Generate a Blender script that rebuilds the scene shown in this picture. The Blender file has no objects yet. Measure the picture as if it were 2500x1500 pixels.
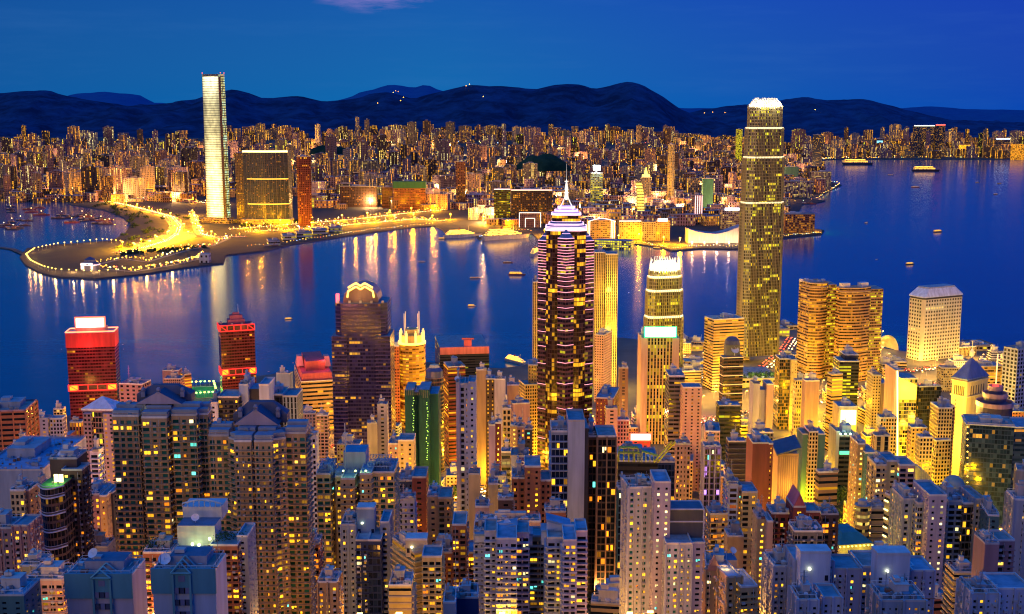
import bpy, math, random
from mathutils import Vector, noise
R=math.radians
SC=bpy.context.scene; COL=SC.collection
rnd=random.Random(7)
# ---------------------------------------------------------------- camera
F=2844.0; PIT=math.atan((750-290)/F); CH=340.0
cam=bpy.data.cameras.new('camera'); co=bpy.data.objects.new('camera',cam); COL.objects.link(co)
cam.sensor_width=36; cam.lens=F/2500*36; cam.clip_start=1; cam.clip_end=60000
co.location=(0,0,CH); co.rotation_euler=(R(90)-PIT,0,0); SC.camera=co
# ---------------------------------------------------------------- world, sun, exposure
W=bpy.data.worlds.new('World'); SC.world=W; W.use_nodes=True
def N(nt,t,**k):
    n=nt.nodes.new(t)
    for a,b in k.items():
        if a=='i':
            for q,v in b.items():
                if isinstance(v,bpy.types.NodeSocket): nt.links.new(v,n.inputs[q])
                else: n.inputs[q].default_value=v
        else: setattr(n,a,b)
    return n
def M_(nt,op,a,b=0.0,c=0.0,cl=False):
    n=N(nt,'ShaderNodeMath',operation=op,i={0:a,1:b,2:c}); n.use_clamp=cl
    return n.outputs[0]
def RAMP(nt,fac,stops,interp='LINEAR'):
    n=N(nt,'ShaderNodeValToRGB',i={0:fac}); cr=n.color_ramp; cr.interpolation=interp
    while len(cr.elements)<len(stops): cr.elements.new(.5)
    for e,(p,c) in zip(cr.elements,stops): e.position=p; e.color=(*c,1)
    return n.outputs[0]
def MIX(nt,f,a,b,bt='MIX'):
    n=N(nt,'ShaderNodeMix',data_type='RGBA',blend_type=bt)
    for q,v in ((0,f),(6,a),(7,b)):
        if isinstance(v,bpy.types.NodeSocket): nt.links.new(v,n.inputs[q])
        else: n.inputs[q].default_value=(*v,1) if isinstance(v,tuple) and len(v)==3 else v
    return n.outputs[2]
SUN_EL,SUN_ROT=R(1.5),R(210)
def build_world():
    nt=W.node_tree; bg=nt.nodes['Background']
    tc=N(nt,'ShaderNodeTexCoord').outputs['Generated']
    sp=N(nt,'ShaderNodeSeparateXYZ',i={0:tc}); x,y,z=sp.outputs
    az=M_(nt,'MULTIPLY_ADD',x,1.15,.5,True)
    low=RAMP(nt,az,[(0,(.0,.080,.29)),(.42,(.0,.118,.36)),(.6,(.0,.098,.365)),(1,(.0,.046,.35))])
    top=RAMP(nt,az,[(0,(.0,.050,.23)),(.45,(.0,.064,.30)),(.7,(.0,.040,.325)),(1,(.0,.018,.32))])
    sky=MIX(nt,M_(nt,'MULTIPLY',z,9,0,True),low,top)
    hi=M_(nt,'MULTIPLY_ADD',z,2.4,-1.1,True)
    sky=MIX(nt,hi,sky,(.003,.16,.62))
    # thin evening clouds, one pink one high above the ridge
    mp=N(nt,'ShaderNodeMapping',i={0:tc,3:(7,7,60)})
    n1=N(nt,'ShaderNodeTexNoise',i={0:mp.outputs[0],2:1.0,3:5.0,4:.6}).outputs[0]
    cl=RAMP(nt,n1,[(.5,(0,0,0)),(.8,(1,1,1))])
    sky=MIX(nt,M_(nt,'MULTIPLY',cl,.10),sky,(.05,.16,.42))
    mp2=N(nt,'ShaderNodeMapping',i={0:tc,3:(18,18,110)})
    n2=N(nt,'ShaderNodeTexNoise',i={0:mp2.outputs[0],2:1.0,3:6.0,4:.65}).outputs[0]
    dx=M_(nt,'DIVIDE',M_(nt,'ADD',x,.112),.062); dz=M_(nt,'DIVIDE',M_(nt,'SUBTRACT',z,.101),.017)
    rr=M_(nt,'ADD',M_(nt,'MULTIPLY',dx,dx),M_(nt,'MULTIPLY',dz,dz))
    body=M_(nt,'SUBTRACT',1.0,rr,0,True)
    m=M_(nt,'MULTIPLY',M_(nt,'SUBTRACT',M_(nt,'ADD',n2,M_(nt,'MULTIPLY',body,.35)),.62,0,True),3.2,0,True)
    m=M_(nt,'MULTIPLY',m,M_(nt,'GREATER_THAN',y,0.0))
    m=M_(nt,'MULTIPLY',m,M_(nt,'MULTIPLY',body,1.2,0,True))
    sky=MIX(nt,M_(nt,'MULTIPLY',m,.7),sky,(.26,.18,.48))
    st=N(nt,'ShaderNodeTexSky'); st.sky_type='NISHITA'; st.sun_disc=False; st.sun_elevation=SUN_EL; st.sun_rotation=SUN_ROT
    ad=MIX(nt,1.0,sky,MIX(nt,1.0,st.outputs[0],(.004,.010,.05),'MULTIPLY'),'ADD')
    nt.links.new(ad,bg.inputs[0]); bg.inputs[1].default_value=1.0
build_world()
sl=bpy.data.lights.new('warm_fill','SUN'); sl.energy=.52; sl.angle=R(40); sl.color=(1,.60,.15)  # added fill that warms the near walls, in place of city glow
so=bpy.data.objects.new('warm_fill',sl); COL.objects.link(so); so.rotation_euler=(R(77),0,R(-30))
SC.view_settings.view_transform='Standard'; SC.view_settings.look='None'; SC.view_settings.exposure=.32; SC.view_settings.gamma=1
cy=SC.cycles; cy.use_denoising=True; cy.filter_width=1.15; cy.max_bounces=5; cy.diffuse_bounces=2; cy.glossy_bounces=3; cy.transmission_bounces=2
cy.sample_clamp_indirect=4; cy.sample_clamp_direct=0; cy.caustics_reflective=False; cy.caustics_refractive=False
# ---------------------------------------------------------------- pixel helpers (photograph pixels 2500x1500)
sP,cP=math.sin(PIT),math.cos(PIT)
def at(x,y,Y):
    xs=(x-1250)/F; ys=(y-750)/F; k=cP-ys*sP
    return Vector((xs*Y/k,Y,CH-Y*(sP+ys*cP)/k))
def sea(x,y,z=0.0):
    ys=(y-750)/F; return at(x,y,(CH-z)*(cP-ys*sP)/(sP+ys*cP))
def zt(y,Y): return at(1250,y,Y).z
def lerp_tab(t,x):
    if x<=t[0][0]: return t[0][1]
    for (a,b),(c,d) in zip(t,t[1:]):
        if x<=c: return b+(d-b)*(x-a)/(c-a)
    return t[-1][1]
GT=[(0,305),(200,240),(300,198),(400,152),(500,113),(650,70),(800,42),(950,20),(1100,6),(1180,3.2)]
def G(Y): return lerp_tab(GT,Y)
# ---------------------------------------------------------------- materials
MC={}
def mat_new(key):
    m=bpy.data.materials.new(key); m.use_nodes=True; m.cycles.emission_sampling='NONE'
    return m,m.node_tree,m.node_tree.nodes['Principled BSDF']
def plain(rgb,rough=.75,metal=0.0,var=.24,scale=.25,key=None):
    k=('p',rgb,rough,metal,var,scale)
    if k in MC: return MC[k]
    m,nt,b=mat_new(key or 'surface'); tc=N(nt,'ShaderNodeTexCoord').outputs['Object']
    mp=N(nt,'ShaderNodeMapping',i={0:tc,3:(1,1,.12)})
    n=N(nt,'ShaderNodeTexNoise',i={0:mp.outputs[0],2:scale,3:6.0,4:.6}).outputs[0]
    lo=tuple(c*(1-var) for c in rgb); hi=tuple(min(1,c*(1+var)) for c in rgb)
    c=RAMP(nt,n,[(.3,lo),(.7,hi)]); nt.links.new(c,b.inputs['Base Color'])
    b.inputs['Roughness'].default_value=rough; b.inputs['Metallic'].default_value=metal
    MC[k]=m; return m
def emit(rgb,st,base=None):
    k=('e',rgb,st)
    if k in MC: return MC[k]
    m,nt,b=mat_new('lamp_glow'); b.inputs['Base Color'].default_value=(*(base or rgb),1)
    b.inputs['Emission Color'].default_value=(*rgb,1); b.inputs['Emission Strength'].default_value=st
    MC[k]=m; return m
LC={'y':((1,.50,.018),(1,.36,.012)),'w':((1,.86,.35),(1,.72,.18)),'o':((1,.30,.01),(1,.44,.02)),'c':((.12,.85,.7),(.5,.9,.5)),
    'r':((1,.08,.03),(1,.25,.03)),'g':((.80,.78,.02),(1,.66,.02)),'v':((.5,.25,1),(1,.4,.8)),'l':((1,.60,.07),(1,.70,.18))}
def facade(wall,glass,ww,wh,lit,lc='y',st=1.0,row=0.0,rough=.7,cells=True,run=5,grough=.12,colmode=False):
    """walls with a window grid; the UV unit is one bay by one storey"""
    k=('f',wall,glass,ww,wh,lit,lc,st,row,rough,cells,run,colmode)
    if k in MC: return MC[k]
    m,nt,b=mat_new('facade'); uv=N(nt,'ShaderNodeUVMap'); uv.uv_map='uv'
    s=N(nt,'ShaderNodeSeparateXYZ',i={0:uv.outputs[0]}); u,v=s.outputs[0],s.outputs[1]
    iu,iv=M_(nt,'FLOOR',u),M_(nt,'FLOOR',v)
    wn=N(nt,'ShaderNodeTexWhiteNoise',noise_dimensions='2D',i={0:N(nt,'ShaderNodeCombineXYZ',i={0:iu,1:iv}).outputs[0]})
    rn=N(nt,'ShaderNodeTexWhiteNoise',noise_dimensions='2D',i={0:N(nt,'ShaderNodeCombineXYZ',i={0:M_(nt,'FLOOR',M_(nt,'DIVIDE',u,1.0 if colmode else float(run))),1:M_(nt,'ADD',M_(nt,'FLOOR',M_(nt,'DIVIDE',iv,9.0 if colmode else 1.0)),37.0)}).outputs[0]})
    thr=M_(nt,'MULTIPLY_ADD',M_(nt,'LESS_THAN',rn.outputs[0],row),.75,lit)
    on=M_(nt,'LESS_THAN',wn.outputs[0],thr)
    cs=N(nt,'ShaderNodeSeparateColor',i={0:wn.outputs[1]})
    br=M_(nt,'MULTIPLY_ADD',cs.outputs[0],1.1,.25)
    tc=N(nt,'ShaderNodeTexCoord').outputs['Object']
    mp=N(nt,'ShaderNodeMapping',i={0:tc,3:(1,1,.3)})
    dn=N(nt,'ShaderNodeTexNoise',i={0:mp.outputs[0],2:.12,3:6.0,4:.65}).outputs[0]
    wc=RAMP(nt,dn,[(.25,tuple(c*.7 for c in wall)),(.75,tuple(min(1,c*1.2) for c in wall))])
    g2=RAMP(nt,cs.outputs[2],[(0,tuple(c*.5 for c in glass)),(.6,glass),(1,tuple(min(1,c*2.2+.01) for c in glass))])
    if cells:
        mk=M_(nt,'MULTIPLY',M_(nt,'COMPARE',M_(nt,'FRACT',u),.5,ww/2),M_(nt,'COMPARE',M_(nt,'FRACT',v),.5,wh/2))
        nt.links.new(MIX(nt,mk,wc,g2),b.inputs['Base Color'])
        nt.links.new(M_(nt,'MULTIPLY_ADD',mk,grough-rough,rough),b.inputs['Roughness'])
        e=M_(nt,'MULTIPLY',M_(nt,'MULTIPLY',on,mk),M_(nt,'MULTIPLY',br,st))
    else:
        nt.links.new(g2,b.inputs['Base Color']); b.inputs['Roughness'].default_value=grough
        e=M_(nt,'MULTIPLY',on,M_(nt,'MULTIPLY',br,st))
        # curtains and mullions inside the opening
        fu=M_(nt,'FRACT',M_(nt,'MULTIPLY',u,2.0)); e=M_(nt,'MULTIPLY',e,M_(nt,'GREATER_THAN',fu,.09))
    b.inputs['Specular IOR Level'].default_value=.22
    a,c=LC[lc]
    nt.links.new(MIX(nt,cs.outputs[1],a,c),b.inputs['Emission Color'])
    nt.links.new(e,b.inputs['Emission Strength'])
    MC[k]=m; return m
# ---------------------------------------------------------------- mesh builder
class MB:
    def __init__(s): s.v=[];s.d={};s.f=[];s.m=[];s.u=[]
    def vi(s,p):
        k=(round(p[0],3),round(p[1],3),round(p[2],3)); i=s.d.get(k)
        if i is None: i=len(s.v); s.d[k]=i; s.v.append(k)
        return i
    def face(s,pts,m=0,uv=None):
        ids=[s.vi(p) for p in pts]
        if len(set(ids))<len(ids):
            if len(set(ids))<3: return
            q=[];w=[]
            for j,i in enumerate(ids):
                if i not in q: q.append(i); w.append(uv[j] if uv else (0,0))
            ids=q; uv=w
        s.f.append(ids); s.m.append(m); s.u+= list(uv) if uv else [(0.0,0.0)]*len(ids)
    def wall(s,p0,p1,z0,z1,m=0,bay=3.,fl=3.,off=0,t0=None,t1=None,v0=0):
        L=math.hypot(p1[0]-p0[0],p1[1]-p0[1]); n=max(1,round(L/bay)); k=max(1,round((z1-z0)/fl))
        t0=t0 or p0; t1=t1 or p1
        s.face([(p0[0],p0[1],z0),(p1[0],p1[1],z0),(t1[0],t1[1],z1),(t0[0],t0[1],z1)],m,[(off,v0),(off+n,v0),(off+n,v0+k),(off,v0+k)])
        return n
    def prism(s,poly,z0,z1,m=0,mr=1,bay=3.,fl=3.,top=None,cap=True,mats=None,v0=0,bot=False):
        poly=[(p[0],p[1]) for p in poly]; top=[(p[0],p[1]) for p in top] if top else poly
        A=sum(a[0]*b[1]-b[0]*a[1] for a,b in zip(poly,poly[1:]+poly[:1]))
        if A<0: poly=poly[::-1]; top=top[::-1]; mats=mats[::-1] if mats else None
        o=rnd.randrange(0,900)
        n=len(poly)
        for i in range(n):
            j=(i+1)%n
            o+=s.wall(poly[i],poly[j],z0,z1,mats[i] if mats else m,bay,fl,o,top[i],top[j],v0)
        if cap: s.face([(p[0],p[1],z1) for p in top],mr,[(p[0],p[1]) for p in top])
        if bot: s.face([(p[0],p[1],z0) for p in poly[::-1]],mr,[(p[0],p[1]) for p in poly[::-1]])
    def box(s,c,size,rot=0.0,m=0,zc=False):
        a,b=size[0]/2,size[1]/2; cs,sn=math.cos(rot),math.sin(rot)
        P=[(c[0]+x*cs-y*sn,c[1]+x*sn+y*cs) for x,y in((-a,-b),(a,-b),(a,b),(-a,b))]
        z0=c[2]-(size[2]/2 if zc else 0); s.prism(P,z0,z0+size[2],m,m,bot=True)
    def bar(s,p,q,w,m=0,n=4):
        p=Vector(p);q=Vector(q);d=(q-p).normalized(); a=d.orthogonal().normalized(); b=d.cross(a)
        A=[];B=[]
        for i in range(n):
            t=2*math.pi*(i+.5)/n; o=(a*math.cos(t)+b*math.sin(t))*w; A.append(p+o);B.append(q+o)
        for i in range(n):
            j=(i+1)%n; s.face([A[i],A[j],B[j],B[i]],m)
        s.face(A[::-1],m); s.face(B,m)
    def lathe(s,c,prof,n=16,m=0,mr=None):
        for k,((r0,z0),(r1,z1)) in enumerate(zip(prof,prof[1:])):
            for i in range(n):
                t,w=2*math.pi*i/n,2*math.pi*(i+1)/n
                s.face([(c[0]+r0*math.cos(t),c[1]+r0*math.sin(t),c[2]+z0),(c[0]+r0*math.cos(w),c[1]+r0*math.sin(w),c[2]+z0),
                    (c[0]+r1*math.cos(w),c[1]+r1*math.sin(w),c[2]+z1),(c[0]+r1*math.cos(t),c[1]+r1*math.sin(t),c[2]+z1)],m if mr is None or k else mr,[(i,k),(i+1,k),(i+1,k+1),(i,k+1)])
    def grid(s,p0,p1,z0,z1,bay,fl,ww,wh,dep,mw,mg,off,vary=True,ac=None):
        """a wall with every window a recessed opening; returns the openings"""
        d=Vector((p1[0]-p0[0],p1[1]-p0[1])); L=d.length
        if L<.5: return [],1
        d/=L; nr=Vector((d.y,-d.x)); n=max(1,round(L/bay)); k=max(1,round((z1-z0)/fl)); b=L/n; h=(z1-z0)/k
        P=lambda u,z,o=0.0:(p0[0]+d.x*u-nr.x*o,p0[1]+d.y*u-nr.y*o,z)
        h0,h1=h*(1-wh)/2,h*(1+wh)/2; rg=random.Random(int(off)*7+n); out=[]
        cyc=[rg.choice((1,1,1,.62,.45,.8)) for _ in range(rg.choice((2,3,4)))]; cyc[0]=1
        if vary is False: cyc=[1]
        blank=rg.randrange(n) if vary and n>4 and rg.random()<.5 else -1
        prev=0.0
        for i in range(n):
            w_=ww*cyc[i%len(cyc)]; u0,u1=i*b+b*(1-w_)/2,i*b+b*(1+w_)/2
            if i==blank: continue
            s.face([P(prev,z0),P(u0,z0),P(u0,z1),P(prev,z1)],mw); prev=u1; zl=z0; sh=h*.12*(cyc[i%len(cyc)]<.7)
            for j in range(k):
                a,c=z0+j*h+h0+sh,z0+j*h+h1
                s.face([P(u0,zl),P(u1,zl),P(u1,a),P(u0,a)],mw); zl=c
                s.face([P(u0,a,dep),P(u1,a,dep),P(u1,c,dep),P(u0,c,dep)],mg,[(off+i,j),(off+i+1,j),(off+i+1,j+1),(off+i,j+1)])
                s.face([P(u0,a),P(u1,a),P(u1,a,dep),P(u0,a,dep)],mw)
                s.face([P(u0,c,dep),P(u1,c,dep),P(u1,c),P(u0,c)],mw)
                s.face([P(u0,a),P(u0,a,dep),P(u0,c,dep),P(u0,c)],mw)
                s.face([P(u1,a,dep),P(u1,a),P(u1,c),P(u1,c,dep)],mw)
                out.append((Vector(P((u0+u1)/2,(a+c)/2,dep-.05)),u1-u0,c-a,math.atan2(d.y,d.x)))
                if ac is not None and rg.random()<.4:
                    q=P(u0+.5 if rg.random()<.5 else u1-.5,a-.75,-.35); ac.append((q,math.atan2(d.y,d.x)))
            s.face([P(u0,zl),P(u1,zl),P(u1,z1),P(u0,z1)],mw)
        s.face([P(prev,z0),P(L,z0),P(L,z1),P(prev,z1)],mw)
        return out,n
    def build(s,name,mats,parent=None,smooth=False,loc=None):
        if not s.f: return None
        o0=loc if loc is not None else Vector((0,0,0)); q=parent
        while loc is None and q: o0=o0+q.location; q=q.parent
        me=bpy.data.meshes.new(name); me.from_pydata([(a[0]-o0[0],a[1]-o0[1],a[2]-o0[2]) for a in s.v],[],s.f)
        if not isinstance(mats,(list,tuple)): mats=[mats]
        for m in mats: me.materials.append(m)
        me.polygons.foreach_set('material_index',[min(i,len(mats)-1) for i in s.m])
        ul=me.uv_layers.new(name='uv'); ul.data.foreach_set('uv',[c for t in s.u for c in t])
        if smooth: me.polygons.foreach_set('use_smooth',[True]*len(s.f))
        ob=bpy.data.objects.new(name,me); COL.objects.link(ob)
        if parent: ob.parent=parent
        elif loc is not None: ob.location=loc
        return ob
EMPT={}
def tag(o,label=None,cat=None,group=None,kind=None):
    if label: o['label']=label
    if cat: o['category']=cat
    if group: o['group']=group
    if kind: o['kind']=kind
    return o
def thing(name,label,cat,loc,group=None):
    o=bpy.data.objects.new(name,None); COL.objects.link(o); o.location=loc; o.empty_display_size=5
    o.matrix_world.translation=Vector(loc)
    return tag(o,label,cat,group)
def copy_tree(o,parent=None):
    c=o.copy(); COL.objects.link(c)
    if parent: c.parent=parent
    for ch in o.children: copy_tree(ch,c)
    return c
def point_light(p,power,col,r,parent=None,base=None):
    l=bpy.data.lights.new('lamp_light','POINT'); l.energy=power; l.color=col; l.shadow_soft_size=r
    o=bpy.data.objects.new('lamp_light',l); COL.objects.link(o)
    if parent and 'fl' not in EMPT:
        mb=MB(); mb.box((0,0,0),(.8,.5,.5)); mb.box((0,0,-.5),(.2,.2,.5)); q=mb.build('floodlight',plain((.12,.12,.12),.5),loc=Vector((0,0,0))); COL.objects.unlink(q); EMPT['fl']=q  # dark housing added to give each building light a body
    if parent: q=EMPT['fl'].copy(); COL.objects.link(q); q.parent=parent; q.location=Vector(p)-parent.location-Vector((0,0,r+.6))
    if parent: o.parent=parent; o.location=Vector(p)-parent.location
    else: o.location=p
    return o
# ================================================================ SETTING: water, land, hills
def water():
    mb=MB(); mb.face([(-22000,-500,0),(22000,-500,0),(22000,30000,0),(-22000,30000,0)])
    m,nt,b=mat_new('harbour_water'); tc=N(nt,'ShaderNodeTexCoord').outputs['Object']
    n1=N(nt,'ShaderNodeTexNoise',i={0:N(nt,'ShaderNodeMapping',i={0:tc,3:(.0016,.006,1)}).outputs[0],2:1.0,3:6.0,4:.6}).outputs[0]
    nt.links.new(RAMP(nt,n1,[(.3,(.0,.105,.20)),(.75,(.0,.15,.27))]),b.inputs['Base Color'])
    nt.links.new(M_(nt,'MULTIPLY_ADD',n1,.06,.12),b.inputs['Roughness'])
    b.inputs['Specular IOR Level'].default_value=.13
    n2=N(nt,'ShaderNodeTexNoise',i={0:N(nt,'ShaderNodeMapping',i={0:tc,3:(.07,.2,1)}).outputs[0],2:1.0,3:3.0,4:.55}).outputs[0]
    bp=N(nt,'ShaderNodeBump',i={0:.10,1:1.0,'Height':n2}); nt.links.new(bp.outputs[0],b.inputs['Normal'])
    tag(mb.build('water',m),kind='structure')
water()
HKSHORE=[(-400,1170),(0,1150),(70,1128),(135,1030),(200,1000),(300,978),(440,945),(520,936),(720,905),(850,885),(1060,884),(1200,902),(1300,890),
 (1312,850),(1480,818),(1560,832),(1700,835),(1760,850),(1885,812),(1935,800),(1960,818),(2150,850),(2240,862),(2330,838),(2440,858),(2600,866),(2900,870)]
def ground_mat(name,base,spot):
    m,nt,b=mat_new(name); tc=N(nt,'ShaderNodeTexCoord').outputs['Object']
    n=N(nt,'ShaderNodeTexNoise',i={0:tc,2:.03,3:8.0,4:.65}).outputs[0]
    n2=N(nt,'ShaderNodeTexVoronoi',i={0:tc,2:.018}); c=MIX(nt,.5,RAMP(nt,n,[(.35,base),(.65,spot)]),RAMP(nt,n2.outputs[0],[(0,spot),(.8,base)]))
    nt.links.new(c,b.inputs['Base Color']); b.inputs['Roughness'].default_value=.85
    return m
def hk_ground():
    mb=MB(); cols=[]
    rows=[60,120,200,300,400,500,650,800,950,1100,1180]
    for x in range(-400,2901,60):
        ys=lerp_tab(HKSHORE,x); p=sea(x,ys,3.2); k=p.x/p.y
        cols.append([(k*Y,Y,G(Y)) for Y in rows if Y<p.y]+[(p.x,p.y,3.2)]*1)
    n=max(len(c) for c in cols)
    cols=[c+[c[-1]]*(n-len(c)) for c in cols]
    for a,b in zip(cols,cols[1:]):
        for i in range(n-1): mb.face([a[i],b[i],b[i+1],a[i+1]],0)
        mb.face([b[-1],a[-1],(a[-1][0],a[-1][1],-2),(b[-1][0],b[-1][1],-2)][::-1],1)
    tag(mb.build('ground',[ground_mat('city_ground',(.10,.09,.075),(.17,.15,.12)),plain((.18,.17,.16),.9)]),kind='structure')
hk_ground()
KSH=[(48,628),(62,646),(95,664),(135,675),(235,680),(355,668),(455,652),(545,642),(552,622),(570,620),(645,612),(710,596),(810,581),(910,566),(1010,554),(1062,551),
 (1080,560),(1090,572),(1160,573),(1170,584),(1240,566),(1300,570),(1330,600),(1460,612),(1550,595),(1610,603),(1640,612),(1710,606),(1800,608),(1900,582),(2005,572),(2012,562),(1950,552),
 (1935,545),(1960,498),(1990,497),(2015,490),(1960,483),(2000,478),(2055,452),(2035,446),(2000,435),(1985,428),(1960,412),(1930,402),(1935,396),(2050,389),(2600,386)]
KBACK=[(2600,386),(3100,386)]
def kowloon_ground():
    pts=[sea(x,y,3) for x,y in KSH]+[sea(3400,386,3),Vector((9000,15000,3)),Vector((-9000,15000,3))]
    bay=[sea(x,y,3) for x,y in [(-700,470),(-5,484),(60,481),(150,486),(175,500),(255,512),(300,530),(320,545),(304,572),(268,588),(130,598),(66,606)]]
    poly=pts+bay
    from mathutils.geometry import tessellate_polygon
    mb=MB()
    for t in tessellate_polygon([poly]):
        q=[poly[i] for i in t]; 
        if (q[1]-q[0]).cross(q[2]-q[0]).z<0: q=q[::-1]
        mb.face(q,0)
    for a,b in zip(poly,poly[1:]+poly[:1]): mb.face([(a.x,a.y,-2),(b.x,b.y,-2),b,a],1)
    tag(mb.build('land',[ground_mat('far_land',(.018,.018,.014),(.04,.034,.026)),plain((.12,.11,.10),.9)]),kind='structure')
kowloon_ground()
def KG(X,Y):
    """height of the rising land behind the peninsula"""
    k=1250+X/Y*F
    s=6500 if k<1650 else (6500+ (k-1650)/250*3500 if k<1900 else 10000)
    return 3+max(0,Y-s)/5500*200*(1 if k<1650 else .75)
def slope():
    mb=MB(); g=[]
    for i in range(0,49):
        kx=-1500+i*115
        g.append([])
        for j in range(0,16):
            Y=6300+j*620; X=(kx-1250)/F*Y
            h=KG(X,Y); g[-1].append((X,Y,h+ (6*noise.noise((X*.002,Y*.002,0)) if h>8 else (0 if h>3.01 else -7))))
    for a,b in zip(g,g[1:]):
        for i in range(15): mb.face([a[i],b[i],b[i+1],a[i+1]])
    tag(mb.build('terrain',ground_mat('slope',(.04,.04,.04),(.07,.065,.05))),kind='structure')
slope()
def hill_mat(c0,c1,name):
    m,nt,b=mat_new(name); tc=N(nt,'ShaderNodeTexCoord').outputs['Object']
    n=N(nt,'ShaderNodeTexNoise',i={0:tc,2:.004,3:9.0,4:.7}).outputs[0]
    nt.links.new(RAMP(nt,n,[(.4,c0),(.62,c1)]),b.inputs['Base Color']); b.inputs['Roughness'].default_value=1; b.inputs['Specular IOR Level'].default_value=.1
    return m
def ridge(pts,Y,depth,zf,mat,seed,name='hills'):
    """a mountain range: ridge line at distance Y, spurs and valleys down to its foot"""
    mb=MB(); x0,x1=pts[0][0],pts[-1][0]; n=170; rows=15; g=[]
    for i in range(n+1):
        x=x0+(x1-x0)*i/n; y=lerp_tab(pts,x); 
        ss=sum(lerp_tab(pts,x+d) for d in(-9,0,9))/3
        top=at(x,ss,Y); c=[]
        for j in range(-4,rows+1):
            t=abs(j)/rows if j>=0 else -j/4
            Yy=Y-depth*t if j>=0 else Y+depth*.7*t
            e=(1-t)**1.25
            q=Vector((top.x*(Yy/Y)**.5 if j>=0 else top.x,Yy,zf+(top.z-zf)*e))
            w=4*t*(1-t)
            q.z+=w*(140*noise.fractal((q.x*.0011+seed,q.y*.0004,seed),.9,2.1,5)); q.z+=30*noise.fractal((q.x*.006,q.y*.003,seed),.8,2.2,4)*(1 if j else .28)
            c.append(q)
        g.append(c)
    for a,b in zip(g,g[1:]):
        for i in range(len(a)-1): mb.face([a[i],a[i+1],b[i+1],b[i]][::-1])
    tag(mb.build(name,mat,smooth=True),kind='structure')
_s=1.0109
def D(l): return [(x*_s,y*_s) for x,y in l]
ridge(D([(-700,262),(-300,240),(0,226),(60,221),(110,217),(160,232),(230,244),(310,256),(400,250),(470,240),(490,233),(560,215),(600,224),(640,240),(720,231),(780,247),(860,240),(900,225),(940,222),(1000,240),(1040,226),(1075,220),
  (1130,206),(1200,208),(1230,210),(1300,216),(1330,206),(1380,203),(1400,203),(1440,216),(1480,206),(1515,195),(1560,209),(1600,234),(1640,262),(1680,282),(1760,300)]),13500,2700,155,hill_mat((.002,.020,.07),(.010,.060,.17),'hill_near'),3)  # these three ranges carry distance haze in their blue base colours
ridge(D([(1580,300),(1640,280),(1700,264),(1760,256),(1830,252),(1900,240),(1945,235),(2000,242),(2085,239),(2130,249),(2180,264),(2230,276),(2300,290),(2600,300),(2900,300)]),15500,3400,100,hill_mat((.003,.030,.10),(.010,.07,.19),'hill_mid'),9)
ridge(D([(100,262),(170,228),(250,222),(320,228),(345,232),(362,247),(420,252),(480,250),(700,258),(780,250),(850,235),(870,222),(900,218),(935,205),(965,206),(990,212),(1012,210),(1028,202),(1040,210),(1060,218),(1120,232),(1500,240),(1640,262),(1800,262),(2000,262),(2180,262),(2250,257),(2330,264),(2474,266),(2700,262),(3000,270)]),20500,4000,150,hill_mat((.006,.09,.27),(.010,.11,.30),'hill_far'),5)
def knoll(x0,x1,yt,yb,Y,seed):
    c=at((x0+x1)/2,yb,Y); r=(at(x1,yb,Y).x-at(x0,yb,Y).x)/2; h=zt(yt,Y)-c.z
    mb=MB(); n=28; g=[]
    for i in range(n):
        t=2*math.pi*i/n; g.append([])
        for j in range(9):
            s=j/8; q=1+.25*noise.noise((math.cos(t)*1.3+seed,math.sin(t)*1.3,seed))
            z=h*(1-s**2.6)*(1+.3*noise.noise((math.cos(t)*s*3+seed,math.sin(t)*s*3,2)))
            g[-1].append((c.x+r*s*q*math.cos(t),c.y+r*.8*s*q*math.sin(t),c.z-4+z))
    for i in range(n):
        a,b=g[i],g[(i+1)%n]
        for j in range(8): mb.face([a[j],a[j+1],b[j+1],b[j]])
    tag(mb.build('wooded_hill',hill_mat((.006,.03,.018),(.03,.075,.04),'wooded'),smooth=True),'dark wooded knoll rising among the far apartment towers'+seed_txt[int(seed)],'hill',kind='structure')
seed_txt={1:' near the floodlit sports ground',2:' left of centre',3:' beneath the hill foot towers',4:' beside the flyover'}
# ================================================================ BUILDINGS: shared builders
WALL={'cream':(.46,.36,.20),'tan':(.42,.30,.15),'brown':(.22,.14,.10),'dbrown':(.09,.055,.045),'pink':(.46,.30,.25),'lilac':(.38,.35,.46),'white':(.36,.40,.54),
 'grey':(.34,.31,.27),'dgrey':(.13,.13,.14),'dark':(.035,.035,.042),'navy':(.012,.03,.11),'red':(.30,.05,.04),'dred':(.14,.03,.035),'brick':(.30,.12,.07),
 'gold':(.50,.34,.14),'green':(.03,.16,.12),'teal':(.05,.14,.16),'bluegrey':(.24,.30,.40),'paleblue':(.36,.42,.56),'violet':(.22,.16,.40),'yellow':(.60,.47,.20),'mauve':(.28,.17,.19),'taupe':(.36,.25,.14)}
GLASS={'dark':(.006,.01,.016),'teal':(.010,.085,.09),'blue':(.008,.02,.06),'brown':(.02,.010,.006)}
PAT={'p':(.46,.5,3.0,3.1),'o':(.97,.5,4.5,3.8),'g':(.9,.8,2.2,3.8),'s':(.5,.93,2.4,3.6),'b':(.74,.6,3.6,3.0),'x':(.3,.42,6.5,3.0),'v':(0,0,20,20),'h':(1,.42,9,3.6),'q':(.6,.62,2.4,3.2)}
ROOF=[plain((.22,.32,.42),.8,var=.4,key='roof_deck'),plain((.28,.32,.36),.85,var=.4,key='roof_deck'),plain((.14,.26,.32),.8,var=.4,key='roof_deck'),plain((.30,.29,.28),.85,var=.4,key='roof_deck')]
TRIM=plain((.42,.42,.43),.7,key='trim'); STEEL=plain((.35,.36,.38),.4,.7,key='steel'); PALE=plain((.6,.6,.6),.6,key='pale_paint')
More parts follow.
